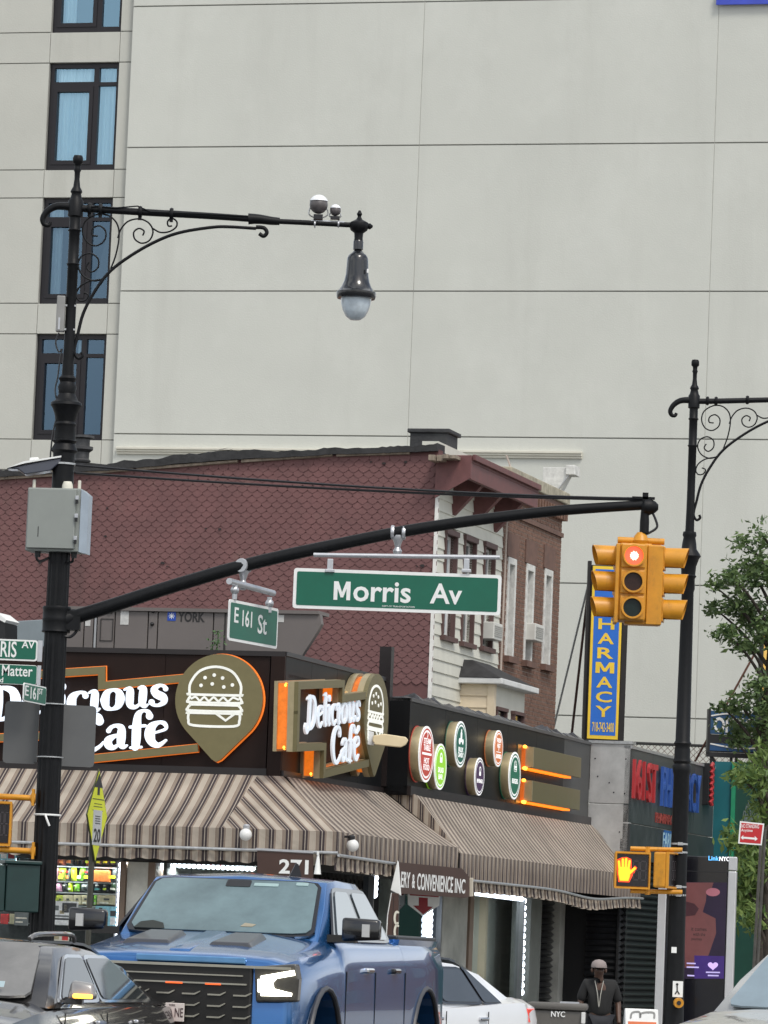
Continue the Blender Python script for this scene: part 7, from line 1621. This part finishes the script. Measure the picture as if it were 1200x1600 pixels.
# --- silver SUV at right
suv = car('silver_car', 'silver car entering at bottom right, only its bonnet and windscreen showing', 'car', Fr((2.97, 36.5, 0), -33), dict(W=1.86, L=4.7, hood=1.03, cowl=1.13, belt=1.12, trunk=1.18, roof=1.66, cowl_y=1.25, roof_y0=1.95, roof_y1=3.6, deck_y=4.3, ax0=.95, ax1=3.7, paint=paint('silver_paint', (.42, .42, .40), .5, .28),
    windows=[(1.55, 2.5, 2.45, 2.0), (2.6, 3.5, 3.4, 2.55)], shuts=(2.55,), handles=(2.3, 3.3), handle_m=CHRO, tumble=.76, wr=.36, skip_mirror=(-1,), glass=mat('sky_lit_windscreen', (.20, .27, .31), .05, var=.2, vs=1.5, coat=1, spec=.9)))

# --- blue pickup
tf = Fr((-1.455, 34.3, 0), -11.8)
BLU = paint('blue_metallic_paint', (.034, .145, .38), .58, .20, .8); 
tk = thing('pickup_truck', 'large blue crew cab pickup truck with lit headlight, centre foreground', 'pickup truck', tf)
W = 1.0; L_ = 5.9
def sec(w_, zs, zt, cr=.02, xt=.80): return [(w_ * .88, .55), (w_ * .97, .62), (w_, .9), (w_ * .995, zs - .20), (w_ * .955, zs - .05), (w_ * .92, zs), (w_ * xt, zt), (w_ * .4, zt + cr), (0, zt + cr)]
st = [(0.0, sec(W * .90, 1.36, 1.39)), (.05, sec(W * .93, 1.39, 1.42)), (.3, sec(W * .965, 1.42, 1.46, .03)), (.8, sec(W * .99, 1.46, 1.51, .05)), (1.45, sec(W, 1.50, 1.58, .04)), (1.7, sec(W, 1.55, 1.585, 0, .88)), (2.8, sec(W, 1.56, 1.59, 0, .88)), (4.0, sec(W, 1.57, 1.59, 0, .88))]
bo_ = link('body', loft(lerp_st(st, 4)), BLU, tk, smooth=True, ang=36)
RW = .46
cut(bo_, MB().lathe([(.60, -2), (.60, 2)], (0, .88, .60), 36, 'X'))
bed = [(4.03, sec(W * .995, 1.57, 1.62, 0, .93)), (4.9, sec(W, 1.57, 1.62, 0, .93)), (5.75, sec(W * .99, 1.57, 1.62, 0, .93)), (5.9, sec(W * .96, 1.54, 1.60, 0, .92))]
be = link('cargo_bed', loft(bed), BLU, tk, smooth=True, ang=36); cut(be, MB().lathe([(.60, -2), (.60, 2)], (0, 4.95, .60), 36, 'X'))
link('bed_cover', MB().box(-.88, .90, 4.08, 5.8, 1.60, 1.655), mat('black_bed_cover', (.02, .021, .023), .4), tk, bevel=.015)
for y in (.88, 4.95):
    for x in (-.82, .82): wheel(tk, x, y, RW, .28)
    for s_ in (1, -1):
        fl = []
        for i in range(15): a = math.radians(-8 + i * 196 / 14); fl.append((s_ * (W + .0), y + .61 * math.cos(a), .60 + .61 * math.sin(a)))
        link('arch_flare', MB().tube(fl, .022, 8), mat('arch_lip', (.05, .05, .055), .45), tk, smooth=True)
link('chassis', MB().box(-.75, .75, .3, 5.6, .40, .70), DARK, tk)
# cab
gb_, gt_ = .90, .70; zb_, rz = 1.56, 2.085
ro = loft([(1.36, [(.82, 1.55), (.80, 1.57), (0, 1.60)]), (1.75, [(.88, 1.55), (.765, 1.835), (0, 1.85)]), (2.06, [(gb_, 1.55), (gt_ + .01, 2.045), (0, 2.075)]), (2.4, [(gb_, 1.55), (gt_ + .01, 2.07), (0, 2.11)]), (3.2, [(gb_, 1.55), (gt_, 2.06), (0, 2.10)]), (3.48, [(gb_, 1.55), (gt_ - .01, 2.01), (0, 2.05)]), (3.98, [(gb_, 1.55), (gb_ - .03, 1.58), (0, 1.60)])])
link('cab', ro, BLU, tk, smooth=True, ang=30, bevel=.018)
WSM = mat('tinted_windscreen', (.12, .18, .19), .08, var=.4, vs=1.3, coat=.7, spec=.7)
ws = ((-.80, 1.37, 1.575), (.80, 1.37, 1.575), (.70, 2.06, 2.06), (-.70, 2.06, 2.06))
link('windscreen_seal', patch(ws, .015, .985, .0, .925, .030), GBLK, tk); link('windscreen', patch(ws, .035, .965, .04, .90, .038), WSM, tk)
for (u0, u1, v0, v1, nm, m_) in ((.60, .74, .80, .85, 'toll_tag', mat('pale_tag', (.30, .42, .42), .5)), (.84, .91, .83, .88, 'sticker', mat('pale_tag', (.30, .42, .42), .5)), (.44, .58, .78, .89, 'mirror_housing', BLK)): link(nm, patch(ws, u0, u1, v0, v1, .043), m_, tk)
link('dash_object', patch(ws, 0, 1, 0, 1, .042, [(.06, .04), (.22, .04), (.20, .13), (.14, .17), (.08, .14)]), mat('dark_jacket', (.02, .025, .022), .7), tk)
link('dash_object', patch(ws, 0, 1, 0, 1, .042, [(.60, .12), (.66, .12), (.68, .16), (.62, .18)]), mat('tan_paper', (.30, .27, .20), .7), tk)
sx = lambda z: gb_ + (gt_ - gb_) * (z - 1.56) / (2.05 - 1.56)
for s_ in (1, -1):
    zl_, zt_ = 1.60, 1.985
    def Q4(a, b, c, d):
        Q = [(s_ * sx(zl_), a, zl_), (s_ * sx(zl_), b, zl_), (s_ * sx(zt_), c, zt_), (s_ * sx(zt_), d, zt_)]
        return Q if s_ > 0 else [Q[1], Q[0], Q[3], Q[2]]
    link('window_surround', patch(Q4(1.55, 3.72, 3.36, 2.10), -.01, 1.01, -.06, 1.05, .018), GBLK, tk)
    link('side_window', patch(Q4(1.62, 2.66, 2.62, 2.16), .01, .99, 0.0, .96, .028), CGL_D2 if False else mat('bright_side_glass', (.10, .13, .14), .04, var=0, coat=1, spec=1, metal=.55), tk)
    link('side_window', patch(Q4(2.80, 3.62, 3.32, 2.76), .01, .99, 0.0, .96, .028), mat('bright_side_glass', (.10, .13, .14), .04, var=0, coat=1, spec=1, metal=.55), tk)
    mx_ = 1.24
    a, b = (s_ * .97, s_ * 1.27) if s_ > 0 else (s_ * 1.27, s_ * .97)
    mo = link('mirror', MB().hull8([(a, 1.47, 1.58), (b, 1.49, 1.60), (b, 1.61, 1.60), (a, 1.63, 1.58)], [(a, 1.47, 1.77), (b, 1.50, 1.76), (b, 1.61, 1.76), (a, 1.63, 1.77)]), GBLK, tk, bevel=.025, smooth=True, ang=50)
    link('mirror_lamp', MB().box(s_ * 1.17 - .03, s_ * 1.17 + .03, 1.450, 1.475, 1.62, 1.72), mat('clear_lamp', (.5, .5, .48), .2, coat=.5), mo); link('mirror_arm', MB().box(min(s_ * .85, s_ * 1.08), max(s_ * .85, s_ * 1.08), 1.50, 1.60, 1.57, 1.63), GBLK, mo)
    for yy in (2.30, 3.40): hd = link('door_handle', MB().box(s_ * 1.0 - .02, s_ * 1.0 + .035, yy, yy + .24, 1.33, 1.375), CHRO if yy < 3 else GBLK, tk, bevel=.015)
    for yy in (1.60, 2.74, 3.98): link('door_gap', MB().box(s_ * .999 - .004, s_ * .999 + .004, yy, yy + .012, .66, 1.34), DARK, tk)
    link('sill_step', MB().box(s_ * 1.0 - .08, s_ * 1.0 + .05, 1.7, 4.0, .45, .52), BLK, tk)
an = MB().prism([(0, 0), (.10, 0), (.07, .10), (.05, .11)], -.02, .02); link('roof_fin', an, BLK, tk, M=Matrix.Translation((.33, 2.35, 2.09)) @ Matrix.Rotation(R(20), 4, 'Z'))
# bonnet vents
SCP = mat('satin_black_vent', (.035, .037, .045), .35, coat=.3)
for (xa, xb) in ((-.56, -.12), (.12, .52)):
    z = lambda y: 1.40 + (y - .05) * .145 + .05
    link('bonnet_vent', MB().hull8([(xa, .42, z(.42) - .03), (xb, .42, z(.42) - .03), (xb - .04, 1.02, z(1.02) - .02), (xa + .06, 1.02, z(1.02) - .02)], [(xa + .05, .46, z(.42) + .035), (xb - .06, .46, z(.42) + .035), (xb - .08, 1.0, z(1.0) + .03), (xa + .1, 1.0, z(1.0) + .03)]), SCP, tk, bevel=.012)
link('bonnet_ridge', MB().hull8([(-.10, .1, 1.42), (.10, .1, 1.42), (.10, 1.3, 1.585), (-.10, 1.3, 1.585)], [(-.08, .14, 1.475), (.08, .14, 1.475), (.08, 1.28, 1.625), (-.08, 1.28, 1.625)]), BLU, tk, bevel=.012, smooth=True)
link('bonnet_badge_bar', MB().box(-.30, .56, -.035, .02, 1.375, 1.425), mat('pale_blue_bar', (.12, .30, .55), .25, metal=.5, coat=.6), tk, bevel=.01)  # pale bar paints the sky's reflection along the bonnet nose
# grille
GR = mat('grille_black', (.012, .011, .010), .4, var=.2)
link('grille', MB().box(-.86, .62, -.04, .02, .72, 1.365), GR, tk, bevel=.02)
CR2 = mat('grille_satin_chrome', (.45, .43, .36), .3, metal=.7)
for (xa, xb, z, h) in ((-.60, .92, 1.345, .020), (-.45, .58, 1.215, .012), (-.5, .55, 1.28, .010)): link('grille_bar', MB().box(xa, xb, -.058, -.041, z, z + h), CR2, tk)
for (xa, xb) in ((-.05, .08), (.26, .38)): link('grille_lamp', MB().box(xa, xb, -.064, -.042, 1.210, 1.222), mat('small_red_marker', (.6, .08, .02), .4, emit=.8, ecol=(1, .15, .03)), tk)
for r_ in range(3):
    for c in range(7):
        x = -.72 + c * .20; z = 1.13 - r_ * .085; link('grille_fin', MB().prism([(x, z), (x + .10, z), (x + .14, z + .024), (x + .14, z + .032), (x + .095, z + .012), (x, z + .012)], -.056, -.041), CR2, tk)
LIT = mat('lit_headlight', (1, .97, .85), .4, var=0, emit=5.0, ecol=(1, .97, .82))
for s_ in (1, -1):
    X = lambda a: s_ * a
    hpx = lambda P_, y: [(s_ * (tf.p(x_, z_, y).x), tf.p(x_, z_, y).z) for x_, z_ in P_]
    link('headlight_housing', MB().prism(hpx([(397, 1510), (463, 1506), (467, 1530), (464, 1566), (399, 1566)], .035), -.035, .08), mat('headlight_housing', (.055, .052, .045), .2, coat=.7, var=.4, vs=6), tk, bevel=.015)
    link('headlight', MB().prism(hpx([(407, 1525), (459, 1516), (461, 1524), (432, 1529), (426, 1536), (428, 1545), (456, 1552), (455, 1557), (407, 1556)], .05), -.052, -.036), LIT, tk, bevel=.004)
    link('side_lamp', MB().prism(hpx([(403, 1530), (405, 1530), (405, 1550), (403, 1550)], .05), -.052, -.036), LIT, tk)
    link('bumper_fin', MB().prism([(X(.60), .60), (X(.66), .90), (X(.76), .90), (X(.70), .84), (X(.66), .62)], -.07, .0), CR2, tk)
link('bumper', MB().box(-.94, .94, -.10, .1, .52, .74), mat('bumper_chrome', (.32, .31, .29), .25, metal=.8), tk, bevel=.03)
q = tf.p; pl_ = (q(262, 1580).x, q(292, 1580).x, q(277, 1596).z, q(277, 1567).z)
link('number_plate', MB().box(pl_[0], pl_[1], -.085, -.075, pl_[2], pl_[3]), mat('plate_cream', (.66, .60, .56), .5), tk, bevel=.004)
PI_ = mat('plate_ink', (.09, .06, .06), .5)
link('plate_text', ptext('NE', tf, 273, 286, 1575, 1589, .088, ext=.002, off=.01), PI_, tk); link('plate_text', ptext('YORK', tf, 264, 274, 1568.5, 1572, .088, ext=.002, off=.0), PI_, tk)

# ================================================================= STREET BIN, BARRIER, PERSON
fb_ = Fr((front(55).w(880, 1580).x, 55, 0), -4); q = fb_.p
bn = thing('street_bin', 'grey lidded street bin with white NYC letters beside the white car', 'bin', fb_)
xa, xb = q(826, 1580).x, q(915, 1580).x; zt_ = q(870, 1567).z
BG = mat('bin_grey', (.105, .098, .088), .5, var=.15, vs=3)
link('body', MB().hull8([(xa + .05, .03, .12), (xb - .05, .03, .12), (xb - .05, .6, .12), (xa + .05, .6, .12)], [(xa, 0, zt_ - .09), (xb, 0, zt_ - .09), (xb, .65, zt_ - .09), (xa, .65, zt_ - .09)]), BG, bn, bevel=.03)
link('lid', MB().box(xa - .02, xb + .02, -.04, .68, zt_ - .085, zt_), BG, bn, bevel=.03, smooth=True)
link('reflector', MB().box(xb - .05, xb - .0, -.05, -.02, zt_ - .24, zt_ - .10), mat('reflector', (.6, .6, .58), .3), bn, bevel=.01); link('lettering', ptext('NYC', fb_, 861, 883, 1580, 1589, .012, ext=.02, off=.02), WHT, bn)
link('hinge_bar', MB().box(q(875, 1567).x, q(905, 1567).x, -.01, .05, zt_, zt_ + .02), SILV, bn)
for x in (xa + .12, xb - .12): link('wheel', MB().lathe([(.1, -.03), (.1, .03)], (x, .5, .1), 16, 'X'), TYRE, bn)
fr2 = Fr((front(50).w(1010, 1590).x, 50, 0), 10); q = fr2.p
br2 = thing('parking_barrier', 'white topped orange A-frame parking board on the kerb', 'sign', fr2)
zt_ = q(1010, 1570).z; w2 = .19
def lean(x, z, y=0): return (x + (z - .5) * .0, y, z)
for s_, yy in ((1, 0), (-1, .5)):
    Mx = Matrix.Translation((0, yy, 0)) @ Matrix.Rotation(R(-14 * s_), 4, 'X')
    link('panel', MB().box(-w2, w2, -.015, .015, .08, zt_ - .02), WHT, br2, M=Mx, bevel=.01)
    if s_ > 0:
        link('orange_panel', MB().box(-w2 + .03, w2 - .03, -.022, -.0155, .15, zt_ - .17), mat('barrier_orange', (.68, .16, .05), .5), br2, M=Mx)
        link('lettering', text_mb('PARKING', fr2, -w2 + .05, w2 - .05, zt_ - .27, zt_ - .21, -.026, ext=.003, off=.02), WHT, br2, M=Mx)
        link('handle', MB().ribbon([(-w2 + .06, zt_ - .13), (-w2 + .08, zt_ - .07), (-.03, zt_ - .06), (-.02, zt_ - .12), (0, zt_ - .07), (w2 - .06, zt_ - .06), (w2 - .05, zt_ - .12)], .02, -.021, -.0155), mat('grey_print', (.25, .25, .24), .6), br2, M=Mx)
def skin(name, V, E, rad, m, parent, sub=2, root=0):
    me = bpy.data.meshes.new(name); me.from_pydata(V, E, []); o = bpy.data.objects.new(name, me); COL.objects.link(o); o.parent = parent
    md = o.modifiers.new('s', 'SKIN'); md.use_smooth_shade = True
    for i, r in enumerate(rad): d = me.skin_vertices[0].data[i]; d.radius = (r, r) if not isinstance(r, tuple) else r; d.use_root = (i == root)
    sb_ = o.modifiers.new('ss', 'SUBSURF'); sb_.levels = sb_.render_levels = sub
    bpy.context.view_layer.update(); dg = bpy.context.evaluated_depsgraph_get(); m2 = bpy.data.meshes.new_from_object(o.evaluated_get(dg)); o.modifiers.clear(); o.data = m2; m2.materials.clear(); m2.materials.append(m); m2.shade_smooth()
    return o
fp_ = Fr((front(57).w(938, 1560).x, 57, 0), 8); hz_ = fp_.p(930, 1502).z; s_ = hz_ / 1.60
pe = thing('person', 'person in a black t-shirt and light cap walking past the dark gate', 'person', fp_)
V = [(0, 0, .84), (0, -.01, 1.0), (0, -.01, 1.18), (-.02, -.03, 1.33), (-.04, -.07, 1.40), (-.05, -.09, 1.48), (-.05, -.10, 1.52),
     (.17, 0, 1.29), (.25, .03, 1.05), (.24, -.10, .84), (.24, -.14, .77), (-.20, -.01, 1.29), (-.27, .02, 1.05), (-.25, -.08, .84), (-.25, -.11, .77),
     (.09, 0, .80), (.11, -.03, .46), (.11, .02, .10), (.11, -.10, .05), (-.09, 0, .80), (-.12, .03, .46), (-.12, .12, .12), (-.12, .02, .05)]
E = [(0, 1), (1, 2), (2, 3), (3, 4), (4, 5), (5, 6), (2, 7), (7, 8), (8, 9), (9, 10), (2, 11), (11, 12), (12, 13), (13, 14), (0, 15), (15, 16), (16, 17), (17, 18), (0, 19), (19, 20), (20, 21), (21, 22)]
rad = [(.14, .11), (.13, .10), (.15, .10), (.06, .06), .05, .085, .075, .062, .045, .034, .036, .062, .045, .034, .036, .085, .058, .040, .035, .085, .058, .040, .035]
V = [(x * s_, y * s_, z * s_) for x, y, z in V]
SKN = mat('brown_skin', (.075, .038, .024), .5, var=.08)
body = skin('body', V, E, [tuple(a * s_ for a in r) if isinstance(r, tuple) else r * s_ for r in rad], SKN, pe)
SHI = mat('black_tshirt', (.012, .012, .012), .85, var=.3, vs=8)
iv = [0, 1, 2, 7, 8, 11, 12]; mp_ = {a: i for i, a in enumerate(iv)}
skin('tshirt', [V[i] for i in iv], [(mp_[a], mp_[b]) for a, b in ((0, 1), (1, 2), (2, 7), (7, 8), (2, 11), (11, 12))], [(.165, .13), (.155, .125), (.18, .125), (.085), (.068), (.085), (.068)], SHI, pe)
iv = [0, 15, 16, 17, 19, 20, 21]; mp_ = {a: i for i, a in enumerate(iv)}
skin('trousers', [V[i] for i in iv], [(mp_[a], mp_[b]) for a, b in ((0, 15), (15, 16), (16, 17), (0, 19), (19, 20), (20, 21))], [(.15, .12), .10, .075, .06, .10, .075, .06], mat('dark_trousers', (.02, .021, .026), .8), pe)
hx, hy, hz2 = V[5]
link('cap', MB().lathe([(.098, 0), (.10, .03), (.085, .07), (.05, .095), (.001, .105)], (hx, hy + .01, hz2 + .035), 18).prism([(hx - .07, hz2 + .035), (hx + .07, hz2 + .035), (hx + .07, hz2 + .05), (hx - .07, hz2 + .05)], hy - .17, hy - .05), mat('pale_cap', (.26, .22, .21), .8), pe, smooth=True, ang=40)
link('face', MB().ball((hx - .03, hy - .085, hz2 + .012), .012, 8).ball((hx + .03, hy - .085, hz2 + .012), .012, 8), mat('sunglasses_dark', (.005, .005, .005), .2), pe, smooth=True)
link('nose', MB().ball((hx, hy - .10, hz2 - .012), .016, 8, sz=1.4), SKN, pe, smooth=True); link('mouth', MB().box(hx - .022, hx + .022, hy - .092, hy - .08, hz2 - .05, hz2 - .043), mat('lip_dark', (.05, .02, .018), .6), pe)
for sg_ in (1, -1): link('ear', MB().ball((hx + sg_ * .085, hy, hz2), .02, 8, sz=1.5), SKN, pe, smooth=True)
for bx_, sg_ in ((V[10], 1), (V[14], -1)):
    for k in range(5):
        a = Vector(bx_) + Vector((0, -.025 + .014 * k, -.02)); l = (.05, .07, .075, .07, .055)[k]
        link('finger', MB().tube([tuple(a), tuple(a + Vector((-.004 * sg_, -.012, -l * .5))), tuple(a + Vector((-.014 * sg_, -.016, -l)))], [.010, .009, .007], 6), SKN, pe, smooth=True)
link('lanyard', MB().tube(spline([(hx - .05, hy - .02, hz2 - .13), (hx - .02, hy - .07, hz2 - .30), (hx + .0, hy - .08, hz2 - .46), (hx + .02, hy - .07, hz2 - .30), (hx + .06, hy - .02, hz2 - .13)], 4), .006, 5), mat('pale_lanyard', (.35, .34, .3), .7), pe)
